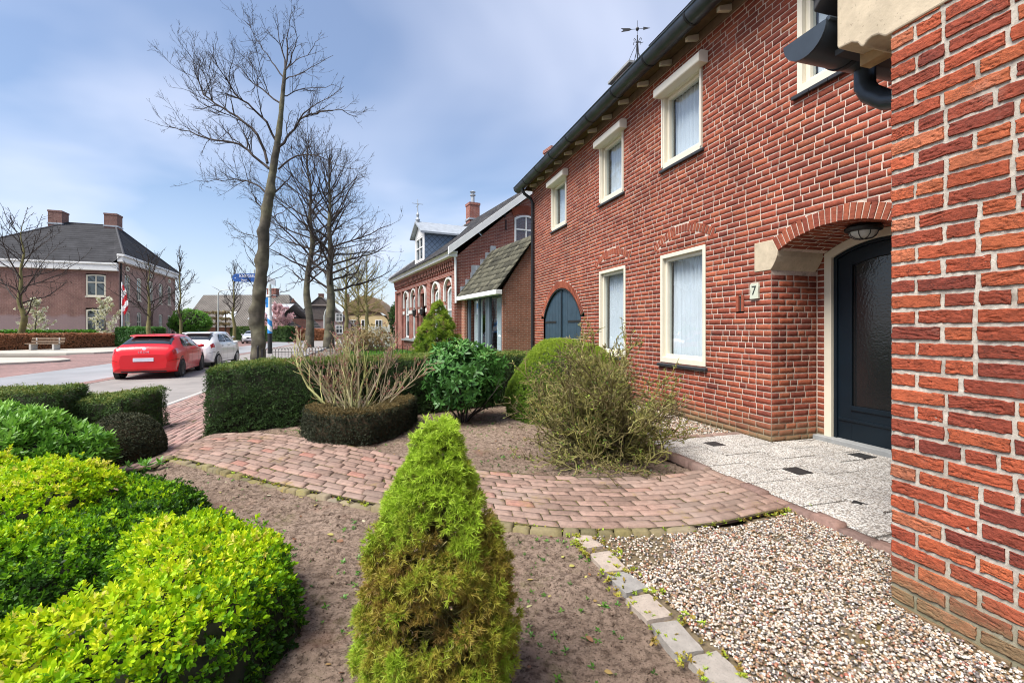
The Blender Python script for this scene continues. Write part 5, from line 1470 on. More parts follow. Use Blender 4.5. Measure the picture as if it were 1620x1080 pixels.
def street_tree(name, base, h, r, lab, seed, mat_t='bark', mat_c='darktwig', crown0=.3, width=.28, nl=26, dens=(2.2, 2.6, 3.0), group=None, lv=2, rmin=.007, lean=(0, 0), up=.10, parts=True, tint=.5, leafs=None, el0=.25):
    rg = random.Random(seed); base = Vector(base)
    root = empty(name, base, 0, lab, 'tree', group)
    n = 9; pts = [base + Vector((lean[0] * f * h + rg.gauss(0, .0065 * h * (0 < f)), lean[1] * f * h + rg.gauss(0, .0065 * h * (0 < f)), f * h * .97)) for f in np.linspace(0, 1, n)]
    rad = [r * (1.15 if i == 0 else (1 - .93 * i / (n - 1)) ** 1.15) for i in range(n)]
    put(trunk_mesh('trunk', pts, rad, M[mat_t], None, seed, 14, 4, .05, [(base.z + h * .22, rg.uniform(0, 6), .3, h * .02)]), root)
    tw = Twigs()
    for i in range(nl):
        f = crown0 + (1 - crown0) * (i + rg.random()) / nl; f = min(f, .98); x = f * (n - 1); j = min(int(x), n - 2); p = pts[j].lerp(pts[j + 1], x - j)
        a = i * 2.4 + rg.uniform(-.5, .5); q = (f - crown0) / (1 - crown0)
        L = h * width * (max(0, math.sin(min(1, q * .78 + .30) * PI)) ** .7 * .72 + .34) * rg.uniform(.75, 1.1)
        el = el0 + .9 * q + rg.uniform(-.15, .15)
        branch(tw, wander(p, (math.cos(a) * math.cos(el), math.sin(a) * math.cos(el), math.sin(el)), L, 7, rg, .13, .05), max(rmin * 1.6, r * .26 * (1 - .7 * q)), rmin, lv, rg, dens, (.25, .5), (.4, 1.0), up, .16, rmin, tint)
    cr = put(tw.build('crown', M[mat_c], None, .03), root)
    if leafs:
        tips = np.array(tw.b)[np.array(tw.ra) < rmin * 3]; k = rgn.integers(0, len(tips), leafs[0])
        lo = scatter('blossom', leafs[2], tips[k] + rgn.normal(0, .05, (leafs[0], 3)), rgn.normal(size=(leafs[0], 3)), leafs[3] * rgn.uniform(.6, 1.3, leafs[0]), M[leafs[1]], None, rgn.random(leafs[0]), rgn)
        put(lo, root)
    return root
def at(px, Y, z=-.30): return ((px - 810) / 720 * Y, Y, z)
LG = 'bare lime trees along the street'
street_tree('lime_tree', at(489, 40), 19.0, .36, 'bare lime tree with mossy knobbly trunk, left one of the two beyond the tallest', 62, crown0=.30, width=.34, nl=40, dens=(2.0, 2.2, 2.4), group=LG, rmin=.0105, lv=3, el0=.2, up=.06)
street_tree('lime_tree', at(520, 39), 17.0, .43, 'thick-trunked bare lime tree just before the yellow thatched house', 63, crown0=.28, width=.38, nl=40, dens=(2.0, 2.2, 2.4), group=LG, rmin=.0105, lv=3, el0=.2, up=.06)
M['bark_moss'] = tinted('mossy_yellow_bark', [(0, (.08, .07, .035)), (.5, (.15, .135, .055)), (1, (.20, .185, .06))], .9, .25, 3, .5, 26, .02)
SG = 'bare trees across the street'
street_tree('street_tree', at(34, 34), 10.0, .24, 'bare tree with mossy trunk at the left edge behind the beech hedge', 64, 'bark_moss', crown0=.26, width=.42, nl=28, dens=(1.8, 2.0), group=SG, rmin=.014)
street_tree('street_tree', at(236, 36), 7.2, .20, 'spreading bare tree right in front of the brick mansion door', 65, 'bark_moss', crown0=.30, width=.46, nl=26, dens=(2.0, 2.2), group=SG, rmin=.014, el0=.55)
street_tree('street_tree', at(285, 42), 9.2, .15, 'slim bare tree with yellow mossy trunk by the right end of the mansion', 66, 'bark_moss', crown0=.22, width=.22, nl=36, dens=(2.6, 2.8), group=SG, rmin=.014, el0=.8)
street_tree('street_tree', at(370, 46), 8.4, .19, 'slim bare tree in front of the long grey roof, beside the facing silver car', 67, 'bark_moss', crown0=.34, width=.24, nl=32, dens=(2.6, 2.8), group=SG, rmin=.015, el0=.8)
for i, (px, Y, h, lab) in enumerate([(548, 62, 12.5, 'far bare tree before the left part of the yellow thatched house'), (566, 66, 10.5, 'far slender bare tree before the middle of the yellow thatched house'), (581, 60, 11.5, 'far round-crowned bare tree right of the yellow thatched house')]):
    street_tree('roadside_tree', at(px, Y), h, .32, lab, 70 + i, 'bark_moss', 'mosstwig', .28, .36, 34, (1.8, 2.0), 'far bare trees', 2, .018, tint=.5)
M['magnolia'] = leafmat('white_blossom', [(0, (.45, .45, .22)), (.4, (.62, .62, .42)), (1, (.76, .76, .66))], .6, .3)
M['pinkb'] = leafmat('pink_blossom', [(0, (.55, .30, .32)), (1, (.74, .54, .54))], .6, .3)
BL = [sprig(5, .12, .09, rgp) for _ in range(3)]
street_tree('magnolia', at(57, 37), 3.9, .09, 'small white-blossomed magnolia behind the left part of the beech hedge', 81, 'bark', 'mosstwig', .25, .36, 18, (1.6,), 'white magnolias by the mansion', 1, .012, leafs=(420, 'magnolia', BL, 1.0))
street_tree('magnolia', at(166, 38.5), 4.1, .09, 'small white-blossomed magnolia at the corner window of the mansion', 82, 'bark', 'mosstwig', .22, .36, 20, (1.6,), 'white magnolias by the mansion', 1, .012, leafs=(480, 'magnolia', BL, 1.0))
street_tree('blossom_tree', at(441, 58), 4.2, .12, 'small pink cherry tree in blossom beside the striped post', 83, 'bark', 'mosstwig', .25, .5, 40, (2.6,), None, 1, .015, leafs=(1500, 'pinkb', BL, 1.3))

# ================================================================== hedges across the street
M['beech'] = leafmat('copper_beech_leaf', [(0, (.10, .04, .02)), (.4, (.26, .11, .05)), (.7, (.44, .20, .10)), (1, (.60, .34, .20))], .6, .2)
BE = [sprig(5, .075, .045, rgp) for _ in range(4)]
EV = [sprig(6, .10, .05, rgp) for _ in range(4)]
def whedge(name, line, thick, h, mat, core, dens, tm, lab, sc=1.0, **kw):
    return hedge(name, [w2sn(*p) for p in line], thick, h, mat, core, rgn, dens, sc, lab, tmpl=tm, **kw)
whedge('beech_hedge', [(-40, 29.0), (-36.4, 31.2), (-34.2, 35.6), (-33.4, 38.6)], .9, 1.15, M['beech'], M['coreb'], 260, BE, 'low copper-brown beech hedge behind the wooden bench', 1.3, toptint=.7, sidetint=.5, lumps=.08)
whedge('garden_hedge', [(-47, 31.5), (-38.5, 34.2), (-35.6, 39.0)], .8, 1.35, M['lightgreen'], M['core'], 130, EV, 'low green hedge growing just behind the copper beech hedge', 1.6, toptint=.55, sidetint=.35, lumps=.1)
whedge('laurel_hedge', [(-33.5, 38.4), (-30.2, 38.2)], 1.3, 1.60, M['rhodo'], M['core'], 260, EV, 'glossy dark green laurel hedge right of the beech hedge', 1.5, toptint=.75, sidetint=.35, lumps=.12)
whedge('tall_hedge', [(-38.6, 62), (-33.0, 58.5), (-27.5, 55.5)], 1.2, 1.75, M['yew'], M['core'], 110, EV, 'long dark clipped hedge in front of the grey-roofed farmhouse', 1.8, toptint=.7, sidetint=.45)
whedge('beech_screen', [(-31.5, 62.0), (-24.8, 62.5)], 1.0, 1.45, M['beech'], M['coreb'], 110, BE, 'far copper beech hedge before the brown gabled house', 2.2, toptint=.7, sidetint=.45)
def blob_tree(name, c, rad, n, tm, sc, mat, lab, trunk, cat='tree', tint=(.3, .75), lump=.18):
    root = empty(name, (c[0], c[1], -.3), 0, lab, cat)
    o = dome('crown', c, rad, M[mat], M['core'], rgn, n, tm, sc, None, None, tint, lump, -.9, 1, .6, .35); put(o, root)
    for k in ('label', 'category'):
        if k in o: del o[k]
    mb = MB(); mb.tube([(c[0], c[1], -.3), (c[0], c[1], c[2])], trunk, 8); put(mb.build('trunk', M['bark']), root)
    return root
blob_tree('green_tree', (-34.6, 49, 2.0), (2.1, 1.4, 1.35), 1700, EV, 1.9, 'lightgreen', 'bright yellow-green bushy tree at the right end of the mansion', .12)
blob_tree('yew_tree', (-10.2, 41.5, 2.1), (1.0, 1.2, 1.7), 900, EV, 1.7, 'yew', 'dark evergreen tree left of the corbelled brick house', .15, 'tree', (.3, .7), .25)
blob_tree('fir_tree', (-42.5, 103, 4.0), (3.0, 2.0, 4.0), 900, EV, 3.2, 'yew', 'dark green fir far off between the lime trunks', .2)
M['pleach'] = leafmat('budding_twig', [(0, (.16, .10, .06)), (.5, (.30, .22, .10)), (1, (.50, .46, .22))], .7, .2)
for i, px in enumerate((312, 327, 342, 357)):
    x, y, z = at(px, 57); root = empty('pleached_tree', (x, y, z), 0, ('trained flat-crowned tree, %s of four in a row before the grey roof' % ('first from left', 'second from left', 'third from left', 'rightmost')[i]), 'tree', 'pleached trees before the farmhouse')
    mb = MB(); mb.tube([(x, y, z), (x, y, 3.4)], .08, 6); put(mb.build('trunk', M['darktwig']), root)
    for zz in (1.9, 2.6, 3.3):
        p = np.stack([rgn.uniform(x - .58, x + .58, 110), rgn.normal(y, .12, 110), rgn.normal(zz, .10, 110)], -1)
        put(scatter('foliage', BL, p, rgn.normal(size=(110, 3)), 1.0, M['pleach'], None, rgn.random(110), rgn), root)
# neighbour's shrubs at the gate
blob = dome('garden_shrub', (-8.6, 27.0, .55), (1.5, 1.0, .95), M['pleach'], None, rgn, 900, BL, .8, 'twiggy reddish-brown shrub in the garden of the corbelled house', 'shrub', (.1, .7), .3, -.7, 1, .8, .6)
# ================================================================== neighbouring buildings
def brickshader(name, c1, c2, mortar, w=.22, h=.065, ms=.008, low=None):
    t = NT(name); tc = t.n('ShaderNodeTexCoord'); ge = t.n('ShaderNodeNewGeometry')
    sx = t.n('ShaderNodeSeparateXYZ'); t.l(tc.outputs['Object'], sx.inputs[0])
    cx = t.n('ShaderNodeCombineXYZ'); t.l(t.math('ADD', sx.outputs[0], sx.outputs[1]), cx.inputs[0]); t.l(sx.outputs[2], cx.inputs[1])
    br = t.n('ShaderNodeTexBrick'); t.l(cx.outputs[0], br.inputs['Vector'])
    for k, v in (('Scale', 1), ('Brick Width', w), ('Row Height', h), ('Mortar Size', ms), ('Bias', -.2)): br.inputs[k].default_value = v
    for k, v in (('Color1', c1), ('Color2', c2), ('Mortar', mortar)): br.inputs[k].default_value = (*v, 1)
    v = tc.outputs['Object']
    col = t.mix(1.0, br.outputs['Color'], t.ramp(t.noise(v, 1.1, 5, .65), [(.3, .75), (.7, 1.2)]), 'MULTIPLY')
    col = t.mix(1.0, col, t.ramp(t.noise(v, 9, 4, .7), [(.3, .8), (.7, 1.2)]), 'MULTIPLY')
    if low:      # paler washed lower storey
        f = t.math('SUBTRACT', low[0], t.math('ADD', sx.outputs[2], t.noise(v, .7, 3)))
        col = t.mix(t.math('MULTIPLY', t.ramp(f, [(.0, 0), (.25, 1)]), .7), col, low[1])
    return t.finish(t.bsdf(col, .9, t.bump(br.outputs['Fac'], -.4, .01), 0, .2))
M['nbrick'] = brickshader('old_red_brick', (.27, .085, .06), (.19, .055, .045), (.36, .26, .22))
M['nbrick2'] = brickshader('annex_brick', (.33, .12, .075), (.26, .10, .065), (.36, .28, .22))
M['mbrick'] = brickshader('mansion_brick', (.19, .095, .078), (.145, .07, .062), (.28, .20, .17), low=(3.4, (.24, .185, .19)))
M['mbrick_lit'] = brickshader('mansion_lit_front_brick', (.34, .205, .17), (.27, .155, .13), (.40, .32, .28))  # paler than the side brick: light on the front put into its colour
M['slate'] = plain('slate_cheek', (.10, .145, .21), .5, .25, 6, .1, 30)
M['lead'] = plain('pale_lead', (.34, .37, .40), .5, .2, 4, .05, 30, metallic=.2)
M['tile_moss'] = tinted('mossy_rooftile', [(0, (.05, .048, .036)), (.5, (.088, .084, .06)), (1, (.135, .128, .092))], .9, .35, 3.5, .5, 40, .01)
M['frame_grey'] = plain('blue_grey_frame', (.10, .125, .15), .4, .08, 4, 0)
M['bluestone_band'] = plain('whitewashed_band', (.60, .58, .55), .7, .08, 5, .1, 30)
M['roomdim'] = plain('dim_room', (.06, .065, .07), .9, .1, 2, 0)
M['blind'] = plain('white_blind', (.66, .66, .64), .8, .05, 2, 0)
def window_unit(parent, fn, a0, a1, z0, z1, mat_f, mull=((), ()), arch=0.0, fw=.08, depth=(-.12, .03), blind=0.0, sill=None, name='window', pane='clear'):
    """fn(a, b, d): a along, b up, d outward. Frame with pane, blind and sill."""
    n = 12
    def outline(i):
        pts = [(a0 + i, z0 + i)]
        for k in range(n + 1):
            f = k / n; a = a0 + i + (a1 - a0 - 2 * i) * f
            pts.append((a, z1 - i + arch * (4 * f * (1 - f))))
        return pts + [(a1 - i, z0 + i)]
    o, q = outline(0), outline(fw)
    mb = MB(); mb.strip(q, o, depth[0], depth[1], fn); mb.prism([(a0 + fw, z0), (a1 - fw, z0), (a1 - fw, z0 + fw), (a0 + fw, z0 + fw)], depth[0], depth[1] - .002, fn)
    for f in mull[0]:
        c = a0 + (a1 - a0) * f; mb.prism([(c - fw * .35, z0 + fw), (c + fw * .35, z0 + fw), (c + fw * .35, z1 - fw + arch * .9), (c - fw * .35, z1 - fw + arch * .9)], depth[0] + .03, depth[1] - .012, fn)
    for f in mull[1]:
        c = z0 + (z1 - z0) * f; mb.prism([(a0 + fw, c - fw * .4), (a1 - fw, c - fw * .4), (a1 - fw, c + fw * .4), (a0 + fw, c + fw * .4)], depth[0] + .03, depth[1] - .008, fn)
    w = mb.build(name, mat_f, parent)
    mb = MB(); mb.prism(q, depth[0] + .05, depth[0] + .056, fn); mb.build('pane', M[pane], w)
    mb = MB(); mb.prism(q, depth[0] - .03, depth[0] - .02, fn); mb.build('room_dark', M['roomdim'], w)
    if blind:
        mb = MB(); mb.prism([(a0 + fw, z1 - (z1 - z0) * blind), (a1 - fw, z1 - (z1 - z0) * blind), (a1 - fw, z1 - fw + arch * .55), (a0 + fw, z1 - fw + arch * .55)], depth[0] - .008, depth[0] + .004, fn); mb.build('blind', M['blind'], w)
    if sill:
        mb = MB(); mb.prism([(a0 - .06, z0 - .10), (a1 + .06, z0 - .10), (a1 + .06, z0 - .003), (a0 - .06, z0 - .003)], depth[0], depth[1] + .07, fn); mb.build('sill', sill, w)
    return w
def holed(mb, a0, a1, z0, z1, holes, fn, d=0.0):
    """wall face with rectangular holes, as a grid of quads"""
    xs = sorted({a0, a1, *[h[0] for h in holes], *[h[1] for h in holes]}); zs = sorted({z0, z1, *[h[2] for h in holes], *[h[3] for h in holes]})
    for i in range(len(xs) - 1):
        for j in range(len(zs) - 1):
            cx, cz = (xs[i] + xs[i + 1]) / 2, (zs[j] + zs[j + 1]) / 2
            if any(h[0] < cx < h[1] and h[2] < cz < h[3] for h in holes): continue
            mb.add([fn(xs[i], zs[j], d), fn(xs[i + 1], zs[j], d), fn(xs[i + 1], zs[j + 1], d), fn(xs[i], zs[j + 1], d)], [(0, 1, 2, 3)])
    for h in holes:   # reveals
        for p, q in (((h[0], h[2]), (h[0], h[3])), ((h[1], h[2]), (h[1], h[3])), ((h[0], h[3]), (h[1], h[3])), ((h[0], h[2]), (h[1], h[2]))):
            mb.add([fn(*p, d), fn(*q, d), fn(*q, d - .16), fn(*p, d - .16)], [(0, 1, 2, 3)])
# ------------------------------------------------ corbelled neighbour; local x along the front away from us, y out to the street
ND = Vector((-.438, .899, 0)).normalized(); NZ = math.atan2(ND.y, ND.x)
nb = empty('corbelled_house', (-2.37, 19.5, 0), NZ, 'old brick house with white arched hood moulds, corbel frieze and slate dormer', 'house')
NL, NDP, NEZ, NRZ = 12.2, 10.4, 4.42, 8.95
Nf = lambda a, b, d: (a, d, b)
WX = [(.45, 1.45), (2.45, 3.4), (6.85, 7.85), (8.75, 9.75)]; DX = (4.95, 6.05)
holes = [(a, b, .75, 3.25) for a, b in WX] + [(DX[0], DX[1], -.2, 3.2)]
mb = MB(); holed(mb, 0, NL, -.4, NEZ, holes, Nf)
mb.add([(0, 0, -.4), (0, -NDP, -.4), (0, -NDP, NEZ), (0, -NDP / 2, NRZ - .1), (0, 0, NEZ)], [(0, 1, 2, 3, 4)])
mb.add([(NL, 0, -.4), (NL, -NDP, -.4), (NL, -NDP, NEZ), (NL, -NDP / 2, NRZ - .1), (NL, 0, NEZ)], [(4, 3, 2, 1, 0)])
mb.add([(0, -NDP, -.4), (NL, -NDP, -.4), (NL, -NDP, NEZ), (0, -NDP, NEZ)], [(0, 1, 2, 3)])
nwall = mb.build('wall', M['nbrick'], nb)
mb = MB()   # pilasters and projecting bays
for a, b in ((-.02, .36), (3.75, 4.35), (6.35, 6.75), (10.2, 10.5), (NL - .35, NL + .02)): mb.box(a, b, .002, .11, -.4, 3.62)
mb.box(-.02, NL + .02, .002, .12, 3.62, 3.78)
x = .02
while x < NL - .1:
    mb.box(x, x + .13, .002, .18, 4.02, 4.24); mb.box(x + .03, x + .10, .002, .14, 3.86, 4.02); x += .30
mb.box(-.03, NL + .03, .002, .20, 4.24, 4.36)
mb.build('corbel_frieze', M['nbrick'], nwall)
mb = MB(); mb.box(-.12, NL + .12, .003, .40, 4.36, 4.52); mb.box(-.16, NL + .16, .003, .47, 4.52, 4.60)
mb.build('eaves_cornice', M['white'], nb, bevel=.015)
for i, (a, b) in enumerate(WX):
    window_unit(nb, Nf, a + .02, b - .02, .78, 3.0, M['white'], ((), (.62,)), .20, .09, (-.14, -.06), .55, M['sill_stone'])
    mb = MB()   # white hood mould with drops
    c, r = (a + b) / 2, (b - a) / 2 + .16
    o_ = [(c - r, 2.55)] + [(c + r * math.sin(w), 3.02 + r * math.cos(w) * .92) for w in np.linspace(-PI / 2, PI / 2, 16)] + [(c + r, 2.55)]
    q_ = [(c - r + .11, 2.55)] + [(c + (r - .11) * math.sin(w), 3.02 + (r - .11) * math.cos(w) * .92) for w in np.linspace(-PI / 2, PI / 2, 16)] + [(c + r - .11, 2.55)]
    mb.strip(q_, o_, .003, .10, Nf); mb.build('hood_mould', M['bluestone_band'], nwall)
mb = MB(); c, r = (DX[0] + DX[1]) / 2, .72
o_ = [(c - r, 2.5)] + [(c + r * math.sin(w), 3.05 + r * math.cos(w) * .92) for w in np.linspace(-PI / 2, PI / 2, 16)] + [(c + r, 2.5)]
q_ = [(c - r + .11, 2.5)] + [(c + (r - .11) * math.sin(w), 3.05 + (r - .11) * math.cos(w) * .92) for w in np.linspace(-PI / 2, PI / 2, 16)] + [(c + r - .11, 2.5)]
mb.strip(q_, o_, .003, .10, Nf); mb.build('hood_mould', M['bluestone_band'], nwall)
for a, b in ((1.46, 2.44), (3.42, 3.75), (4.35, 4.9), (6.10, 6.34), (7.86, 8.74), (9.76, 10.2)):
    mb = MB(); mb.box(a, b, .003, .05, 2.18, 2.38); mb.build('stone_band', M['bluestone_band'], nwall)
mb = MB(); mb.box(DX[0] - .05, DX[1] + .05, -1.0, -.9, -.3, 3.3); mb.build('porch_door', M['nbrick'], nb)
for a, b in ((6.7, 10.1), (.3, 3.6)):
    mb = MB(); mb.box(a, b, .003, .16, .60, .70); mb.build('sill_course', M['sill_stone'], nwall)
for px_ in (4.62, 6.22):   # wall lanterns either side of the porch
    mb = MB(); mb.box(px_ - .03, px_ + .03, .115, .30, 1.92, 1.96); mb.lathe([(.05, 1.98), (.09, 2.05), (.11, 2.3), (.12, 2.31), (.03, 2.42), (.01, 2.48)], (px_, .30, 0), 6)
    mb.build('wall_lantern', M['black'], nb)
pitch = (NRZ - 4.6) / (NDP / 2 + .4)
nroof = roof_plane(-.22, NL + .22, .42, 4.62, -NDP / 2, NRZ, 'roof', M['rooftile'], nb, (.24, .30), .03, 11)
mb = MB()
mb.add([(-.2, .40, 4.58), (NL + .2, .40, 4.58), (NL + .2, -NDP / 2, NRZ - .03), (-.2, -NDP / 2, NRZ - .03), (NL + .2, -NDP - .4, 4.58), (-.2, -NDP - .4, 4.58)], [(0, 1, 2, 3), (3, 2, 4, 5)])
mb.build('rear_slope', M['rooftile'], nroof)
for x0, x1 in ((-.32, -.222), (NL + .222, NL + .32)):      # white verge boards
    mb = MB(); mb.add([(x0, .46, 4.42), (x1, .46, 4.42), (x1, -NDP / 2, NRZ - .20), (x0, -NDP / 2, NRZ - .20), (x0, .46, 4.74), (x1, .46, 4.74), (x1, -NDP / 2, NRZ + .12), (x0, -NDP / 2, NRZ + .12)], [(0, 3, 2, 1), (4, 5, 6, 7), (0, 1, 5, 4), (1, 2, 6, 5), (2, 3, 7, 6), (3, 0, 4, 7)])
    mb.build('verge_board', M['white'], nroof)
def chimney(parent, x, y, z0, z1, w, d, mat, pot=True):
    mb = MB(); mb.box(x - w / 2, x + w / 2, y - d / 2, y + d / 2, z0, z1); mb.box(x - w / 2 - .04, x + w / 2 + .04, y - d / 2 - .04, y + d / 2 + .04, z1 - .18, z1 - .02)
    c = mb.build('chimney', mat, parent)
    mb = MB(); mb.box(x - w / 2 - .06, x + w / 2 + .06, y - d / 2 - .06, y + d / 2 + .06, z0 + (z1 - z0) * .25, z0 + (z1 - z0) * .33); mb.build('flashing', M['lead'], c)
    if pot:
        mb = MB(); mb.lathe([(.13, z1), (.12, z1 + .55), (.20, z1 + .56), (.20, z1 + .62), (.12, z1 + .64), (.12, z1 + .78), (.22, z1 + .80), (.02, z1 + .92)], (x, y, 0), 10); mb.build('flue', M['lead'], c, True)
    return c
chimney(nb, 11.6, -NDP / 2, 8.5, 10.15, .75, .75, M['nbrick']); chimney(nb, .6, -NDP / 2, 8.5, 10.1, .7, .7, M['nbrick'], False)
# gable window upstairs and its brick arch
Ng = lambda a, b, d: (-d, -a, b)
window_unit(nb, Ng, 2.75, 3.95, 5.0, 6.35, M['white'], ((.5,), (.62,)), .16, .08, (-.05, .05), .88)
mb = MB(); mb.strip([(2.7, 6.42), (3.05, 6.56), (3.35, 6.6), (3.65, 6.56), (4.0, 6.42)], [(2.6, 6.75), (3.0, 6.92), (3.35, 6.96), (3.7, 6.92), (4.1, 6.75)], .002, .03, Ng); mb.build('gable_arch', M['vouss'], nwall)
for a, z in ((2.3, 5.75), (2.25, 6.3)):
    mb = MB(); mb.prism([(a, z), (a + .05, z), (a + .05, z + .45), (a, z + .45)], .002, .03, Ng); mb.build('wall_anchor', M['black'], nwall)
mb = MB(); mb.tube([(-.06, .10, 4.40), (-.07, .08, 4.2), (-.07, .06, 2.4)], .05, 8); mb.build('white_downpipe', M['white'], nb, True)
# dormer
dm = empty('dormer', (0, 0, 0), 0, parent=nb)
D0, D1, DY = 4.76, 6.79, .12
mb = MB(); holed(mb, D0, D1, 4.72, 6.35, [(D0 + .28, D1 - .28, 4.95, 6.25)], lambda a, b, d: (a, DY + d, b)); mb.add([(D0, DY, 6.35), (D1, DY, 6.35), ((D0 + D1) / 2, DY, 6.95)], [(0, 1, 2)])
mb.build('dormer_front', M['white'], dm)
window_unit(dm, lambda a, b, d: (a, DY + d, b), D0 + .3, D1 - .3, 4.97, 6.22, M['white'], ((.5,), (.55,)), 0, .07, (-.1, .01))
yb = lambda z: .42 - (z - 4.62) / pitch
t = NT('diamond_slate'); v = t.coord(); sx = t.n('ShaderNodeSeparateXYZ'); t.l(v, sx.inputs[0])
p1 = t.math('FRACT', t.math('MULTIPLY', t.math('ADD', sx.outputs[1], sx.outputs[2]), 3.4)); p2 = t.math('FRACT', t.math('MULTIPLY', t.math('SUBTRACT', sx.outputs[1], sx.outputs[2]), 3.4))
ln = t.math('MINIMUM', p1, p2); col = t.mix(t.ramp(ln, [(.07, 0), (.13, 1)]), (.02, .03, .05), (.15, .21, .29))
M['diamond'] = t.finish(t.bsdf(col, .5, None, 0, .4))
for x in (D0, D1):
    mb = MB(); mb.add([(x, DY, 4.72), (x, DY, 6.35), (x, yb(6.35), 6.35)], [(0, 1, 2)]); mb.build('slate_cheek', M['diamond'], dm)
mb = MB(); xm = (D0 + D1) / 2
for x in (D0 - .2, D1 + .2):
    mb.add([(x, DY + .25, 6.27), (xm, DY + .25, 7.0), (xm, yb(7.0), 7.0), (x, yb(6.3), 6.27), (x, DY + .25, 6.37), (xm, DY + .25, 7.1), (xm, yb(7.0), 7.1), (x, yb(6.3), 6.37)], [(0, 1, 2, 3), (4, 5, 6, 7), (0, 1, 5, 4), (0, 3, 7, 4)])
mb.build('dormer_roof', M['lead'], dm)
mb = MB(); mb.lathe([(.10, 7.1), (.13, 7.2), (.05, 7.32), (.09, 7.45), (.03, 7.6), (.015, 8.3)], (xm, DY + .1, 0), 8); mb.tube([(xm - .3, DY + .1, 7.95), (xm + .3, DY + .1, 7.95)], .015, 5); mb.tube([(xm, DY - .2, 8.05), (xm, DY + .4, 8.05)], .015, 5)
mb.build('finial', M['lead'], dm)
# ------------------------------------------------ glass-fronted annex
ax = empty('glass_annex', (-.33, 16.0, 0), NZ, 'small brick annex with mossy tiled roof and tall glass doors', 'annex')
AL = 4.0; Af = lambda a, b, d: (a, d, b)
mb = MB()
mb.box(3.62, 4.0, -.02, .10, -.4, 2.62); 
mb.add([(0, 0, -.4), (0, -2.6, -.4), (0, -2.6, 2.75), (0, -1.3, 4.62), (0, .0, 2.68)], [(0, 1, 2, 3, 4)])
mb.add([(.12, -.02, -.4), (.12, -2.6, -.4), (.12, -2.6, 2.75), (.12, -1.3, 4.6), (.12, -.02, 2.68)], [(4, 3, 2, 1, 0)])
mb.add([(0, 0, -.4), (.12, -.02, -.4), (.12, -.02, 2.68), (0, 0, 2.68)], [(0, 1, 2, 3)])
mb.box(.2, 4.0, -2.6, -2.5, -.4, 2.75)
mb.build('wall', M['nbrick2'], ax)
mb = MB()
for a, b in ((.14, .24), (1.30, 1.40), (1.55, 1.63), (2.35, 2.45), (3.50, 3.60)): mb.box(a, b, -.14, -.04, -.3, 2.5)
mb.box(.14, 3.60, -.15, -.035, 2.5, 2.62); mb.box(.14, 3.6, -.15, -.035, -.3, -.12)
for a, b in ((1.40, 1.55),): mb.box(a, b, -.12, -.06, -.12, 2.5)
fr = mb.build('glass_front', M['frame_grey'], ax)
mb = MB()
for a, b in ((.24, 1.30), (1.63, 2.35), (2.45, 3.50)): mb.box(a, b, -.10, -.094, -.12, 2.5)
mb.build('pane', M['clear'], fr)
mb = MB(); mb.box(.2, 3.55, -1.5, -1.4, -.3, 2.6); mb.box(.2, 3.55, -1.4, -.15, -.3, -.2); mb.build('room_dark', M['roomdim'], ax)
mb = MB()
for a, w_ in ((.26, .80), (1.66, .52), (2.5, .9)):
    mb = MB(); mb.box(a, a + w_, -.28, -.26, -.1, 2.45); mb.build('blind', M['blind'], fr)
roof_plane(-.16, 4.2, .26, 2.68, -1.28, 4.70, 'roof', M['tile_moss'], ax, (.22, .27), .035, 12)
mb = MB(); mb.add([(-.12, .2, 2.66), (4.1, .2, 2.66), (4.1, -1.28, 4.62), (-.12, -1.28, 4.62), (4.1, -2.8, 2.66), (-.12, -2.8, 2.66)], [(0, 1, 2, 3), (3, 2, 4, 5)]); mb.build('roof_deck', M['tile_moss'], ax)
mb = MB(); mb.box(-.18, 4.2, .10, .34, 2.50, 2.66); mb.build('fascia', M['white'], ax, bevel=.01)
mb = MB()
for k in range(7):
    y = .12 - k * .23; z = 2.80 + k * .305
    mb.box(3.86, 4.02, y - .20, y + .03, z - .1, z + .32)
mb.build('stepped_flashing', M['lead'], ax)
mb = MB(); mb.box(3.9, 4.02, -.75, -.35, 3.5, 4.05); mb.build('vent_box', M['lead'], ax)
# ------------------------------------------------ iron fence, gate panel
fe = empty('iron_fence', (-10.2, 18.6, -.25), 0, 'low black iron hoop-top fence round the neighbouring lawn', 'fence')
mb = MB(); pts = [(0, 0), (3.0, 2.2), (6.2, 4.6)]
def fpt(u): 
    k = min(int(u * 2), 1); f = u * 2 - k; a, b = pts[k], pts[k + 1]; return a[0] + (b[0] - a[0]) * f, a[1] + (b[1] - a[1]) * f
N_ = 62
for i in range(N_):
    x0, y0 = fpt(i / N_); x1, y1 = fpt((i + 1) / N_)
    mb.tube([(x0, y0, 0), (x0, y0, .66), ((x0 * .75 + x1 * .25), (y0 * .75 + y1 * .25), .74), ((x0 + x1) / 2, (y0 + y1) / 2, .765), ((x0 * .25 + x1 * .75), (y0 * .25 + y1 * .75), .74), (x1, y1, .66)], .009, 4)
for z in (.12, .58): mb.tube([(*fpt(0), z), (*fpt(.5), z), (*fpt(1), z)], .010, 4)
mb.build('hoop_panel', M['black'], fe)
for u in (0, .5, 1):
    x, y = fpt(u); mb = MB(); mb.box(x - .035, x + .035, y - .035, y + .035, -.05, .72); mb.build('post', M['black'], fe)
gp_ = empty('garden_gate', (-9.1, 33.5, -.25), NZ, 'grey-white wooden gate panel at the far corner of the corbelled house', 'gate')
mb = MB()
for k in range(9): mb.box(0, .05, .02 + k * .14, .14 + k * .14, 0, 1.7)
mb.build('board_panel', M['bluestone_band'], gp_); mb = MB(); mb.box(-.04, .09, -.12, 0, 0, 1.85); mb.box(-.04, .09, 1.3, 1.42, 0, 1.85); mb.build('post', M['bluestone_band'], gp_)
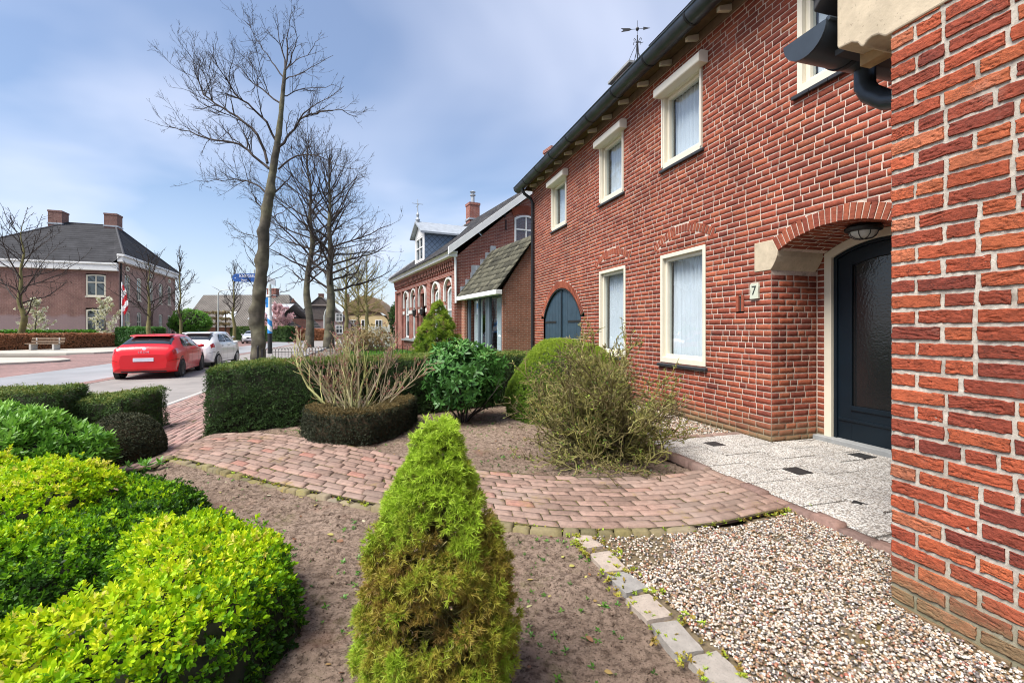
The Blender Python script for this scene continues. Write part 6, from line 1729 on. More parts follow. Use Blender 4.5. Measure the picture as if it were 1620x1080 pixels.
# ------------------------------------------------ brick mansion across the street
MDx = Vector((-.362, .932, 0)).normalized(); MZ = math.atan2(MDx.y, MDx.x)
ms = empty('brick_mansion', (-36.3, 42.0, -.3), MZ, 'big two-storey brown brick mansion with hipped dark roof and white cornice', 'house')
ML, MW = 16.0, 12.2
Mf = lambda a, b, d: (a, -d, b)       # front: along +x, outward is -y (towards the street)
Mside = lambda a, b, d: (-d, a, b)    # side: along +y, outward is -x (towards us)
BX = [1.9, 4.75, 7.85, 10.85, 13.8]
holes = []
for i, c_ in enumerate(BX):
    holes.append((c_ - .6, c_ + .6, 4.45, 6.75))
    if i != 2: holes.append((c_ - .6, c_ + .6, .75, 3.25))
holes.append((7.2, 8.5, 0, 3.3))
for c_ in (1.9, 7.85, 13.8): holes.append((c_ - .42, c_ + .42, 7.12, 7.62))
mb = MB(); holed(mb, 0, ML, -.2, 8.0, holes, Mf)
mb.add([Mf(0, -.2, -MW), Mf(ML, -.2, -MW), Mf(ML, 8, -MW), Mf(0, 8, -MW)], [(0, 1, 2, 3)]); mb.add([(ML, 0, -.2), (ML, MW, -.2), (ML, MW, 8), (ML, 0, 8)], [(0, 1, 2, 3)])
mb.build('wall', M['mbrick_lit'], ms)
mb = MB(); holed(mb, .002, MW, -.2, 7.6, [(.95, 2.4, 4.55, 6.6), (.95, 2.4, 1.2, 3.5)], Mside); mb.build('side_wall', M['mbrick'], ms)
for i, c_ in enumerate(BX):
    window_unit(ms, Mf, c_ - .58, c_ + .58, 4.47, 6.6, M['cream'], ((.5,), (.68,)), .14, .10, (-.14, -.03), .5 if i % 2 else 0, M['cream'])
    if i != 2: window_unit(ms, Mf, c_ - .58, c_ + .58, .77, 3.1, M['cream'], ((.5,), (.66,)), .14, .10, (-.14, -.03), .5 if i in (0, 3) else 0, M['cream'])
for c_ in (1.9, 7.85, 13.8): window_unit(ms, Mf, c_ - .40, c_ + .40, 7.14, 7.5, M['cream'], ((), ()), .10, .12, (-.12, .03))
for z in (4.57, 1.22): window_unit(ms, Mside, .97, 2.38, z, z + 1.9 + .2 * (z < 3), M['cream'], ((.5,), (.66,)), .06, .10, (-.14, -.03), 0, M['cream'])
mb = MB(); mb.prism([(7.2, 0), (8.5, 0), (8.5, 3.3), (7.2, 3.3)], -.75, -.65, Mf); mb.build('front_door', plain('brown_door', (.07, .03, .02), .5, .2, 5, 0), ms)
mb = MB()
mb.box(-.35, ML + .35, -.45, -.003, 7.75, 8.25); mb.box(-.45, ML + .45, -.60, -.003, 8.25, 8.45)
mb.box(-.30, -.003, .002, MW + .3, 6.9, 7.45); mb.box(-.40, -.003, .002, MW + .4, 7.45, 7.62)
mb.build('cornice', M['white'], ms, bevel=.03)
EZm = 7.6; R1 = (8.0, 3.1, 12.5); R2 = (8.0, 7.1, 12.5)
def tri_roof(mb, pts): mb.add(pts, [tuple(range(len(pts)))])
mb = MB()
A_, B_, C_, D_ = (-.4, -.5, 8.45), (ML + .4, -.5, 8.45), (ML + .4, MW + .4, EZm), (-.4, MW + .4, EZm)
A2 = (-.4, .3, EZm + .05)
tri_roof(mb, [A_, B_, R1]); tri_roof(mb, [B_, C_, R2, R1]); tri_roof(mb, [C_, D_, R2]); tri_roof(mb, [D_, A2, R1, R2]); tri_roof(mb, [A2, A_, R1])
t = NT('mansion_tiles'); v = t.coord(); sx = t.n('ShaderNodeSeparateXYZ'); t.l(v, sx.inputs[0])
fz = t.math('FRACT', t.math('MULTIPLY', sx.outputs[2], 3.6)); fx = t.math('FRACT', t.math('MULTIPLY', t.math('ADD', sx.outputs[0], sx.outputs[1]), 3.2))
col = t.mix(t.ramp(fz, [(.0, 0), (.25, 1)]), (.014, .014, .015), (.040, .040, .043)); col = t.mix(t.ramp(fx, [(.0, .6), (.2, 0)]), col, (.018, .018, .02))
col = t.mix(1.0, col, t.ramp(t.noise(v, .9, 5, .7), [(.3, .7), (.7, 1.4)]), 'MULTIPLY')
M['mtiles'] = t.finish(t.bsdf(col, .85, t.bump(fz, .5, .05), 0, .12))
mroof = mb.build('roof', M['mtiles'], ms)
mb = MB(); mb.tube([A_, R1, R2, D_], .10, 6); mb.tube([B_, R1], .10, 6); mb.build('hip_tile', M['rooftile'], mroof)
chimney(ms, 8.0, 3.3, 11.8, 13.7, 1.3, 1.1, M['mbrick'], False); chimney(ms, 8.0, 7.8, 11.7, 13.6, 1.3, 1.1, M['mbrick'], False)
mb = MB(); mb.tube([(.3, -.08, 7.7), (.3, -.08, -.2)], .06, 6); mb.build('downpipe', M['zincdark'], ms)
# front garden fence of the mansion
mf = empty('mansion_fence', (-33.2, 40.8, -.3), MZ, 'dark iron railing in front of the mansion, partly behind the red car', 'fence')
mb = MB()
for i in range(58): mb.box(i * .24, i * .24 + .03, -.015, .015, 0, 1.12)
for z in (.15, 1.0): mb.box(0, 14, -.02, .02, z, z + .04)
mb.build('rail_panel', M['black'], mf)
for i in range(6): mb = MB(); mb.box(i * 2.8 - .06, i * 2.8 + .06, -.06, .06, 0, 1.35); mb.build('post', M['black'], mf)
# ------------------------------------------------ farmhouse with long grey roof
fh = empty('farmhouse', (-44.6, 62, -.3), -.04, 'long low farmhouse with streaked grey tiled roof and one red chimney', 'house')
FLn = 13.0
t = NT('streaked_tiles'); v = t.coord(); w = t.n('ShaderNodeTexWave'); w.inputs['Scale'].default_value = 1.3; w.inputs['Distortion'].default_value = 1.5; t.l(v, w.inputs['Vector'])
col = t.mix(w.outputs['Fac'], (.075, .066, .058), (.165, .15, .135)); col = t.mix(1.0, col, t.ramp(t.noise(v, .8, 5, .7), [(.3, .75), (.7, 1.3)]), 'MULTIPLY')
M['ftiles'] = t.finish(t.bsdf(col, .9, t.bump(w.outputs['Fac'], .5, .05), 0, .2))
mb = MB(); mb.box(0, FLn, 0, 8, 0, 2.2); mb.prism([(0, 2.2), (8, 2.2), (4, 6.0)], FLn - .01, FLn + .02, lambda a, b, d: (d, a, b)); mb.build('wall', M['nbrick2'], fh)
mb = MB(); mb.add([(-.3, -.5, 1.8), (FLn + 2.0, -.5, 1.8), (FLn - .6, 4, 6.5), (-.3, 4, 6.5), (FLn + 2.0, 8.5, 1.8), (-.3, 8.5, 1.8)], [(0, 1, 2, 3), (1, 4, 2), (2, 4, 5, 3)]); fr = mb.build('roof', M['ftiles'], fh)
chimney(fh, 10.0, 4, 6.0, 7.4, 1.3, .9, M['nbrick'], False)
mb = MB(); mb.add([(4.8, .55, 2.98), (6.4, .55, 2.98), (6.4, 1.55, 3.98), (4.8, 1.55, 3.98)], [(0, 1, 2, 3)]); mb.build('roof_light', M['lead'], fr)
ter = empty('brick_cottage', (-34.8, 60.5, -.3), -.25, 'small orange brick cottage right of the grey-roofed farmhouse', 'house')
mb = MB(); mb.box(0, 4.2, 0, 6, 0, 3.0); mb.build('wall', M['nbrick2'], ter)
mb = MB(); mb.add([(-.2, -.3, 2.9), (4.4, -.3, 2.9), (4.4, 3, 5.0), (-.2, 3, 5.0), (4.4, 6.3, 2.9), (-.2, 6.3, 2.9)], [(0, 1, 2, 3), (3, 2, 4, 5)]); mb.build('roof', M['lead'], ter)
for a in (.6, 2.6): window_unit(ter, lambda a, b, d: (a, -d, b), a, a + 1.1, 1.0, 2.4, M['white'], ((.5,), ()), 0, .09, (-.02, .05))
# ------------------------------------------------ brown gabled house and yellow thatched house
bh = empty('gabled_house', (-35.6, 72, -.3), .28, 'brown brick house with steep dark half-hipped gable and white windows', 'house')
Bf = lambda a, b, d: (a, -d, b)
mb = MB(); mb.prism([(0, 0), (9.6, 0), (9.6, 2.4), (6.2, 5.2), (3.4, 5.2), (0, 2.4)], 0, -10, Bf); mb.build('wall', M['mbrick'], bh)
mb = MB(); mb.add([(-.5, -.3, 2.0), (4.8, -.3, 6.9), (10.1, -.3, 2.0), (-.5, 10.2, 2.0), (4.8, 10.2, 6.9), (10.1, 10.2, 2.0), (3.2, -.35, 5.3), (6.4, -.35, 5.3), (4.8, 1.2, 6.95)], [(0, 1, 4, 3), (1, 2, 5, 4), (6, 7, 8)])
mb.prism([(.8, 3.1), (8.8, 3.1), (4.8, 6.8)], .04, .10, Bf)
M['thatch'] = plain('weathered_thatch', (.115, .095, .085), .95, .3, 2, .6, 20, bdist=.03); M['thatch2'] = plain('brown_thatch', (.20, .135, .08), .95, .3, 1.5, .6, 20, bdist=.03)
mb.build('roof', M['thatch'], bh); chimney(bh, 4.8, 2.0, 6.3, 7.4, .8, .6, M['mbrick'], False)
for a, z in ((7.2, .8), (7.2, 2.75), (2.0, .9)): window_unit(bh, Bf, a, a + 1.1, z, z + 1.4, M['white'], ((.5,), (.6,)), 0, .12, (.08, .16))
yh = empty('thatched_house', (-32.8, 86, -.3), .10, 'yellow rendered house with rounded brown thatched roof, far down the street', 'house')
M['yellow'] = plain('pale_yellow_render', (.55, .42, .22), .9, .08, 1, 0)
mb = MB(); mb.prism([(0, 0), (10, 0), (10, 2.6), (8.2, 4.2), (1.8, 4.2), (0, 2.6)], 0, -9, Bf); mb.build('wall', M['yellow'], yh)
mb = MB(); prof = [(-.6, 2.2), (.6, 4.4), (2.2, 6.6), (3.8, 7.7), (5, 8.0), (6.2, 7.7), (7.8, 6.6), (9.4, 4.4), (10.6, 2.2)]; inn = [(0, 2.2), (1.1, 4.1), (1.8, 4.6), (3.5, 4.9), (5, 5.0), (6.5, 4.9), (8.2, 4.6), (8.9, 4.1), (10, 2.2)]
mb.strip(inn, prof, .35, -9.5, Bf); mb.build('roof', M['thatch2'], yh, True)
mb = MB(); mb.prism([(1.7, 4.1), (8.3, 4.1), (6.8, 5.4), (3.2, 5.4)], -.1, .02, Bf); mb.build('gable_board', M['thatch2'], yh)
for a in (2.2, 4.2, 6.8): window_unit(yh, Bf, a, a + 1.3, 1.6, 3.3, M['white'], ((.5,), ()), 0, .12, (.02, .10))
chimney(yh, .6, 4, 5.0, 8.4, .7, .7, M['mbrick'], False)
# low roofs closing the far end of the street
lh = empty('far_house', (-21.5, 92, -.3), .1, 'distant low house with red tiles between the thatched house and the corbelled house', 'house')
mb = MB(); mb.box(0, 9, 0, 7, 0, 2.6); mb.build('wall', M['bluestone_band'], lh)
mb = MB(); mb.add([(-.4, -.4, 2.5), (9.4, -.4, 2.5), (9.4, 3.5, 5.2), (-.4, 3.5, 5.2), (9.4, 7.4, 2.5), (-.4, 7.4, 2.5)], [(0, 1, 2, 3), (3, 2, 4, 5)]); mb.build('roof', plain('faded_red_tiles', (.22, .11, .08), .9, .3, 1, .2, 10), lh)
# ================================================================== parked cars
def carpaint(name, c, rough=.22, metallic=0.0, coat=1.0):
    t = NT(name); return t.finish(t.bsdf(c, rough, None, metallic, .35, coat))
M['redpaint'] = carpaint('red_car_paint', (.60, .006, .012), .28, 0, .45)
M['whitepaint'] = carpaint('white_car_paint', (.84, .84, .84))
M['silverpaint'] = carpaint('silver_car_paint', (.50, .51, .53), .3, .4)
M['carglass'] = carpaint('tinted_car_glass', (.012, .016, .018), .03, 0, .5)
M['rubber'] = plain('tyre_rubber', (.016, .016, .016), .85, .1, 20, .2, 80)
M['alloydark'] = plain('dark_alloy', (.045, .045, .05), .35, .1, 10, 0, metallic=.6)
M['alloy'] = plain('silver_alloy', (.50, .50, .51), .35, .08, 10, 0, metallic=.6)
M['plastic'] = plain('black_bumper_plastic', (.02, .02, .021), .6, .1, 20, 0)
M['taillight'] = carpaint('tail_light_red', (.40, .012, .014), .15)
M['headlight'] = carpaint('headlight_lens', (.32, .34, .36), .08)
M['platew'] = plain('blurred_number_plate', (.62, .60, .66), .5, .12, 7, 0)
M['chrome'] = plain('bright_emblem', (.70, .68, .70), .25, .03, 10, 0, metallic=.7)
# station tables, per unit length: x, half width at sill, half width at belt, roof half width, z sill, z belt, z top
HATCH = dict(x=[0, .010, .032, .09, .16, .24, .34, .50, .62, .70, .76, .80, .90, .965, .99, 1.0],
             w=[.66, .86, .95, .985, .99, 1, 1, 1, 1, 1, 1, .99, .96, .88, .78, .55],
             wb=[.62, .80, .89, .93, .94, .955, .96, .96, .96, .955, .95, .94, .90, .82, .72, .5],
             wt=[.54, .70, .75, .70, .66, .67, .67, .67, .67, .68, .72, .80, .80, .72, .62, .42],
             zs=[.25, .19, .155, .135, .12, .115, .11, .11, .11, .11, .115, .12, .13, .15, .19, .30],
             zb=[.50, .60, .655, .665, .668, .668, .665, .655, .648, .642, .640, .635, .60, .52, .46, .42],
             zt=[.53, .635, .725, .81, .905, .965, .99, 1.0, .975, .90, .795, .715, .665, .58, .50, .45])
SEDAN = dict(HATCH, zt=[.53, .63, .70, .735, .765, .84, .955, 1.0, .985, .91, .80, .715, .665, .58, .50, .45])
def make_car(name, L, W, H, prof, paint, rimmat, loc, head, lab, spoiler=False, wr=.32, front=False, group=None, wheels=(.165, .80)):
    root = empty(name, loc, math.atan2(head[1], head[0]), lab, 'car', group)
    hw_ = W / 2; xs0 = np.array(prof['x'])
    def prep(k, sm=.012):
        x = np.linspace(0, 1, 401); y = np.interp(x, xs0, prof[k]); n = int(sm * 400) * 2 + 1; ker = np.hanning(n + 2)[1:-1]; ker /= ker.sum()
        return x, np.convolve(np.pad(y, n // 2, mode='edge'), ker, 'valid')
    tab = {k: prep(k) for k in ('w', 'wb', 'wt', 'zs', 'zb', 'zt')}
    g = lambda k, u: np.interp(u, *tab[k])
    def ring(u, s):
        """s 0..7 round the half section; returns y, z"""
        w, wb, wt, zs, zb, zt_ = g('w', u) * hw_, g('wb', u) * hw_, g('wt', u) * hw_, g('zs', u) * H, g('zb', u) * H, g('zt', u) * H
        zt_ = np.maximum(zt_, zb + .02)
        Y = np.stack([0 * w, w * .86, w * .97, w, wb, wb + (wt - wb) * .88, wt * .86, wt * .45, 0 * w], -1)
        d = zt_ - zb
        Z = np.stack([zs, zs, zs + .09 * H, zs + (zb - zs) * .58, zb, zb + d * .80, zb + d * .965, zt_ + .006, zt_ + .012], -1)
        s = np.clip(s, 0, 7.999); i = s.astype(int); f = s - i
        def cr(A):
            p = [np.take_along_axis(A, np.clip(i + o, 0, 8)[..., None], -1)[..., 0] for o in (-1, 0, 1, 2)]
            return p[1] + .5 * f * (p[2] - p[0] + f * (2 * p[0] - 5 * p[1] + 4 * p[2] - p[3] + f * (3 * (p[1] - p[2]) + p[3] - p[0])))
        return cr(Y), cr(Z)
    def patch(pname, mat, u, s, off=0.0, parent=root, mirror=True, crown=True):
        U, S = np.meshgrid(np.asarray(u, float), np.asarray(s, float), indexing='ij')
        def P(U, S):
            y, z = ring(U, S); return np.stack([U * L, y, z], -1)
        V = P(U, S)
        if off:
            e = 1e-3; a = P(np.clip(U + e, 0, 1), S) - P(np.clip(U - e, 0, 1), S); b = P(U, S + .01) - P(U, np.maximum(S - .01, 0)); nn = norm(np.cross(b, a)); nn[..., 1] = np.abs(nn[..., 1]) ; V = V + nn * off
        a, b = U.shape
        ii, jj = np.meshgrid(np.arange(a - 1), np.arange(b - 1), indexing='ij'); q = (ii * b + jj).ravel()
        F = np.stack([q, q + b, q + b + 1, q + 1], -1); V = V.reshape(-1, 3); F = F[:, ::-1]
        if mirror:
            V2 = V * np.array([1, -1, 1]); V, F = np.concatenate([V, V2]), np.concatenate([F, F[:, ::-1] + len(V)])
        return mesh_np(pname, V, F, mat, parent, None, True)
    u = np.unique(np.concatenate([np.linspace(0, .05, 10), np.linspace(.05, 1, 60)]))
    body = patch('body', paint, u, np.linspace(0, 7.999, 60))
    for ue in (0.0, 1.0):      # close both ends
        y, z = ring(np.full(40, ue), np.linspace(0, 7.999, 40)); x = ue * L
        mb = MB(); mb.add([(x, a, b) for a, b in zip(y, z)] + [(x, -a, b) for a, b in zip(y, z)], [(i, i + 1, 40 + i + 1, 40 + i) for i in range(39)]); mb.build('bumper_face', paint, root)
    us = lambda a, b, n=12: np.linspace(a, b, n)
    # windows
    lo, hi = 4.16, 4.98
    for pn, a, b in (('rear_window', .235, .435), ('front_window', .452, .655)):
        for sgn in (1, -1):
            U = us(a, b, 14); rows = []
            n = 8; V = []
            for x in U:
                top = hi - (max(0, (.315 - x)) * 7.5 if pn == 'rear_window' else max(0, (x - .585)) * 8.5); top = max(top, lo + .02)
                for k in range(n):
                    s_ = lo + (top - lo) * k / (n - 1); y, z = ring(np.array([x]), np.array([s_])); V.append((x * L, sgn * (y[0] + .006), z[0] + .002))
            F = [(i * n + k, (i + 1) * n + k, (i + 1) * n + k + 1, i * n + k + 1) for i in range(len(U) - 1) for k in range(n - 1)]
            mesh_np('side_window', np.array(V), np.array(F), M['carglass'], root, None, True)
    patch('windscreen', M['carglass'], us(.655, .768), us(5.4, 7.99, 12), .006)
    patch('rear_screen', M['carglass'], us(.07, .20) if prof is HATCH else us(.19, .315), us(5.05, 7.99, 12), .007)
    patch('lower_trim', M['plastic'], us(.10, .9, 50), us(1.0, 1.55, 4), .006)
    # tail lights, headlights
    patch('tail_light', M['taillight'], us(.018, .075, 8), us(3.55, 4.15, 6), .008)
    patch('headlight', M['headlight'], us(.93, .985, 8), us(3.3, 4.1, 6), .008)
    # wheels and arches
    for ux in wheels:
        for sgn in (1, -1):
            c = (ux * L, sgn * (hw_ - .10), wr)
            ro = lambda x, y, z: (x, z, y)
            mb = MB(); mb.lathe([(wr + .055, -.05), (wr + .055, .092), (wr + .01, .095), (wr + .01, .03), (.05, .03)], (c[0], c[1], c[2] + .015), 28, fn=lambda x, y, z: (x, sgn * z, y)); mb.build('wheel_arch', M['plastic'], root, True)
            mb = MB(); mb.lathe([(wr * .66, .10), (wr * .80, .112), (wr * .96, .10), (wr, .06), (wr, -.08), (wr * .9, -.11), (wr * .5, -.11)], c, 28, fn=lambda x, y, z: (x, sgn * z, y)); whl = mb.build('wheel', M['rubber'], root, True)
            mb = MB(); mb.lathe([(.02, .085), (wr * .14, .09), (wr * .16, .06), (wr * .6, .045), (wr * .62, .10), (wr * .68, .108), (wr * .70, .10)], c, 28, fn=lambda x, y, z: (x, sgn * z, y))
            for k in range(5):
                w = 2 * PI * k / 5 + .2; ca, sa = math.cos(w), math.sin(w); r0, r1 = wr * .12, wr * .64; a, b = wr * .07, wr * .13
                pts = [(r0, -a), (r1, -b), (r1, b), (r0, a)]
                q = [(x * ca - y * sa, x * sa + y * ca) for x, y in pts]
                mb.prism(q, .055, .096, lambda x, y, d: (c[0] + x, c[1] + sgn * d, c[2] + y))
            mb.build('rim', rimmat, whl)
    for sgn in (1, -1):
        bm = bmesh.new(); bmesh.ops.create_uvsphere(bm, u_segments=12, v_segments=8, radius=1)
        for v_ in bm.verts: v_.co = Vector((v_.co.x * .07 + .655 * L, sgn * (hw_ * 1.0 + .09) + v_.co.y * .105, g('zb', .66) * H + .06 + v_.co.z * .065))
        me = bpy.data.meshes.new('wing_mirror'); bm.to_mesh(me); bm.free(); me.materials.append(paint); me.polygons.foreach_set('use_smooth', np.ones(len(me.polygons), bool))
        o = bpy.data.objects.new('wing_mirror', me); COL.objects.link(o); o.parent = root
        for a in (.30, .50):
            mb = MB(); yb_ = float(ring(np.array([a]), np.array([3.72]))[0][0]); zz = float(ring(np.array([a]), np.array([3.72]))[1][0])
            mb.box(a * L - .09, a * L + .09, sgn * (yb_ - .005) - .014, sgn * (yb_ - .005) + .014, zz - .014, zz + .014); mb.build('door_handle', paint if paint is not M['whitepaint'] else M['plastic'], root, bevel=.006)
        # door seams and bumper joint
    for a in (.30, .452, .655):
        patch('door_seam', M['rubber'], us(a - .0012, a + .0012, 2), us(1.7, 4.1, 14), .004)
    patch('bumper_joint', M['rubber'], us(.004, .075, 8), us(2.94, 2.98, 2), .005)
    # number plates
    zp = g('zs', .01) * H + .16
    mb = MB(); mb.box(-.014, .02, -.27, .27, .40 * H, .40 * H + .115); mb.build('number_plate', M['platew'], root, bevel=.004)
    mb = MB(); mb.box(L - .02, L + .012, -.26, .26, .26 * H, .26 * H + .11); mb.build('number_plate', M['platew'], root, bevel=.004)
    if spoiler:
        def sp(u0, z): return u0 * L
        mb = MB(); y0 = .60 * hw_
        mb.add([(.145 * L, -y0 * 1.02, .955 * H), (.145 * L, y0 * 1.02, .955 * H), (.28 * L, y0 * 1.02, .975 * H), (.28 * L, -y0 * 1.02, .975 * H),
                (.15 * L, -y0, .978 * H), (.15 * L, y0, .978 * H), (.28 * L, y0, .998 * H), (.28 * L, -y0, .998 * H)], [(0, 1, 2, 3), (4, 7, 6, 5), (0, 4, 5, 1), (1, 5, 6, 2), (2, 6, 7, 3), (3, 7, 4, 0)])
        mb.build('spoiler', paint, root, bevel=.012)
    mb = MB(); mb.tube([(.24 * L, 0, H), (.20 * L, 0, H + .12)], .007, 5); mb.build('aerial', M['black'], root)
    return root, body, g
red, rb, g_ = make_car('parked_car', 4.27, 1.80, 1.45, HATCH, M['redpaint'], M['alloydark'], (-11.86, 14.64, -.335), (-.385, .923), 'red hatchback with dark alloy wheels, parked nearest, seen from behind', True, .325, group='cars parked along the street')
M['diffuser'] = M['plastic']
def rear_surf(z, L, H):    # x of the tail at height z
    u = np.linspace(0, .2, 200); zt_ = g_('zt', u) * H; return float(np.interp(z, zt_, u)) * L
mb = MB(); mb.lathe([(.001, .012), (.055, .010), (.06, 0), (.06, -.03)], (0, 0, 0), 16, fn=lambda x, y, z: (-z, x, y)); em = mb.build('emblem', M['chrome'], red); em.location = (rear_surf(.99, 4.27, 1.45) - .005, 0, .99); em.rotation_euler = (0, R(22), 0)
tx = text('lettering', 'L E O N', .085, M['chrome'], (rear_surf(.885, 4.27, 1.45) - .018, 0, .885), (R(84), 0, R(-90)), red, .006)
make_car('parked_car', 3.72, 1.68, 1.50, HATCH, M['whitepaint'], M['alloy'], (-13.28, 18.79, -.335), (-.25, .968), 'white hatchback with silver wheels parked just ahead of the red car', True, .30, group='cars parked along the street')
make_car('parked_car', 4.6, 1.80, 1.42, SEDAN, M['silverpaint'], M['alloy'], (-22.6, 34.2, -.335), (-.40, .917), 'silver-grey saloon half hidden behind the white hatchback', False, .32, group='cars parked along the street')
make_car('parked_car', 4.5, 1.80, 1.42, SEDAN, M['silverpaint'], M['alloy'], (-30.4, 54.0, -.335), (.38, -.925), 'silver saloon facing the camera across the street, left of the big lime trunk', False, .33, group='cars parked along the street')
bmw = [o for o in bpy.data.objects if o.name.startswith('parked_car')][-1]
mb = MB(); mb.box(.045, .30, -.60, .60, .235, .36); mb.build('diffuser', M['plastic'], red, bevel=.02)
mb = MB()
for y in (-.19, .19): mb.box(4.47, 4.512, y - .15, y + .15, .56, .70)
mb.box(4.47, 4.51, -.62, .62, .27, .35); mb.build('grille', M['plastic'], bmw, bevel=.02)

# ================================================================== street furniture
def post_root(name, px, Y, lab, cat, z=-.30): return empty(name, at(px, Y, z), 0, lab, cat)
M['lamppost'] = plain('pale_lamp_post', (.48, .50, .46), .5, .1, 4, 0)
M['signblue'] = plain('sign_blue', (.015, .07, .26), .4, .08, 5, 0)
M['bandblue'] = plain('band_blue', (.02, .20, .52), .5, .08, 5, 0)
M['signwhite'] = plain('sign_white', (.72, .73, .75), .5, .05, 5, 0)
lp = post_root('street_lamp', 345, 55, 'slender pale street lamp with horizontal arm before the grey-roofed farmhouse', 'street lamp')
mb = MB(); mb.tube([(0, 0, 0), (0, 0, 5.6), (.06, 0, 5.95), (.35, 0, 6.2), (.9, 0, 6.28), (1.5, 0, 6.30)], [.09, .07, .06, .05, .045, .04], 8); mb.build('pole', M['lamppost'], lp, True)
mb = MB(); mb.box(1.4, 2.1, -.09, .09, 6.24, 6.36); mb.build('lamp_head', M['lead'], lp, bevel=.03)
lp = post_root('street_lamp', 513, 70, 'far curved pale street lamp right of the brown gabled house', 'street lamp')
mb = MB(); mb.tube([(0, 0, 0), (0, 0, 3.6), (.15, 0, 4.3), (.55, 0, 4.9), (1.1, 0, 5.2)], [.13, .11, .10, .09, .08], 8); mb.build('pole', M['lamppost'], lp, True)
mb = MB(); mb.box(1.0, 1.7, -.1, .1, 5.12, 5.28); mb.build('lamp_head', M['lead'], lp, bevel=.03)
bp = post_root('banded_post', 427, 29.5, 'grey street post with black foot and slanting blue and white bands', 'post')
mb = MB(); mb.tube([(0, 0, 0), (0, 0, 1.30)], .135, 14); mb.build('black_foot', M['black'], bp, True)
t = NT('blue_white_bands'); v = t.coord(); sx = t.n('ShaderNodeSeparateXYZ'); t.l(v, sx.inputs[0])
f = t.math('FRACT', t.math('ADD', t.math('MULTIPLY', t.math('ADD', sx.outputs[2], t.math('MULTIPLY', sx.outputs[0], .9)), 1.42), .34)); col = t.mix(t.ramp(f, [(.49, 0), (.51, 1)], 'LINEAR'), (.02, .22, .55), (.72, .74, .76))
M['bands'] = t.finish(t.bsdf(col, .5, None, 0, .4))
mb = MB(); mb.tube([(0, 0, 1.302), (0, 0, 2.45)], .14, 14); mb.build('banded_sleeve', M['bands'], bp, True)
mb = MB(); mb.tube([(0, 0, 2.452), (0, 0, 2.7), (0, 0, 4.5)], [.125, .10, .085], 12); mb.build('pole', M['lamppost'], bp, True)
mb = MB(); mb.add([(-.30, -.05, 4.72), (.36, -.05, 4.36), (.36, -.05, 4.76), (-.1, -.05, 4.98), (-.30, .02, 4.72), (.36, .02, 4.36), (.36, .02, 4.76), (-.1, .02, 4.98)], [(0, 1, 2, 3), (7, 6, 5, 4), (0, 4, 5, 1), (1, 5, 6, 2), (2, 6, 7, 3), (3, 7, 4, 0)]); mb.build('sign_back', M['lead'], bp)
ss = post_root('direction_sign', 402, 27, 'blue street-name sign with white letters, partly hidden by the tall lime trunk', 'sign')
mb = MB(); mb.tube([(0, 0, 0), (0, 0, 5.1)], .04, 8); mb.build('pole', M['lamppost'], ss, True)
Hs = 4.35; mb = MB()
rr = .24; pl_ = [(-1.02 - rr * math.sin(w), Hs + .27 - rr * math.cos(w)) for w in np.linspace(.15, PI - .15, 9)] + [(.25, Hs + .53), (.25, Hs + .01)]
mb.prism(pl_, -.07, -.045, lambda a, b, d: (a, d, b)); bd = mb.build('name_board', M['signblue'], ss, bevel=.008)
text('name_letters', 'KNEGSEL', .23, M['signwhite'], (-.36, -.074, Hs + .36), (R(90), 0, 0), bd, .002); text('small_letters', 'Bladel', .15, M['signwhite'], (-.55, -.074, Hs + .13), (R(90), 0, 0), bd, .002)
text('bullet_mark', '•', .22, M['signwhite'], (-1.08, -.074, Hs + .24), (R(90), 0, 0), bd, .002)
bs = post_root('blue_board', 421, 34, 'small blue and white board sticking out behind the banded post', 'sign')
mb = MB(); mb.tube([(.3, 0, 0), (.3, 0, 4.2)], .04, 6); mb.build('pole', M['lamppost'], bs, True)
mb = MB(); mb.box(-.22, .34, -.06, -.03, 2.9, 4.15); bb_ = mb.build('board', M['signwhite'], bs)
mb = MB(); mb.box(-.20, .3, -.066, -.0605, 3.45, 3.95); mb.box(.0, .28, -.066, -.0605, 3.2, 3.45); mb.build('blue_field', M['bandblue'], bb_)
# flag pole with red and white flag
fp = post_root('flag_pole', 193, 39, 'white flag pole with a limp red and white flag before the mansion', 'flag pole')
mb = MB(); mb.tube([(0, 0, 0), (0, 0, 5.6)], [.07, .045], 8); mb.build('pole', M['signwhite'], fp, True)
t = NT('red_white_cloth'); v = t.coord(); sx = t.n('ShaderNodeSeparateXYZ'); t.l(v, sx.inputs[0])
f = t.math('FRACT', t.math('ADD', t.math('MULTIPLY', t.math('ADD', sx.outputs[2], t.math('MULTIPLY', sx.outputs[0], -1.6)), .85), .1)); col = t.mix(t.ramp(f, [(.52, 0), (.56, 1)]), (.50, .02, .03), (.72, .70, .70))
M['flag'] = t.finish(t.bsdf(col, .8, None, 0, .2))
z = np.linspace(3.1, 5.45, 26); a = np.linspace(0, 1, 9); Z, A_2 = np.meshgrid(z, a, indexing='ij'); wd_ = .16 + .30 * np.sin((Z - 3.1) / 2.35 * PI) ** .6
V = np.stack([.05 + A_2 * wd_, .05 * np.sin(A_2 * 9 + Z * 3), Z - .35 * A_2], -1).reshape(-1, 3)
ii, jj = np.meshgrid(np.arange(25), np.arange(8), indexing='ij'); q = (ii * 9 + jj).ravel(); mesh_np('flag', V, np.stack([q, q + 1, q + 10, q + 9], -1), M['flag'], fp, None, True)
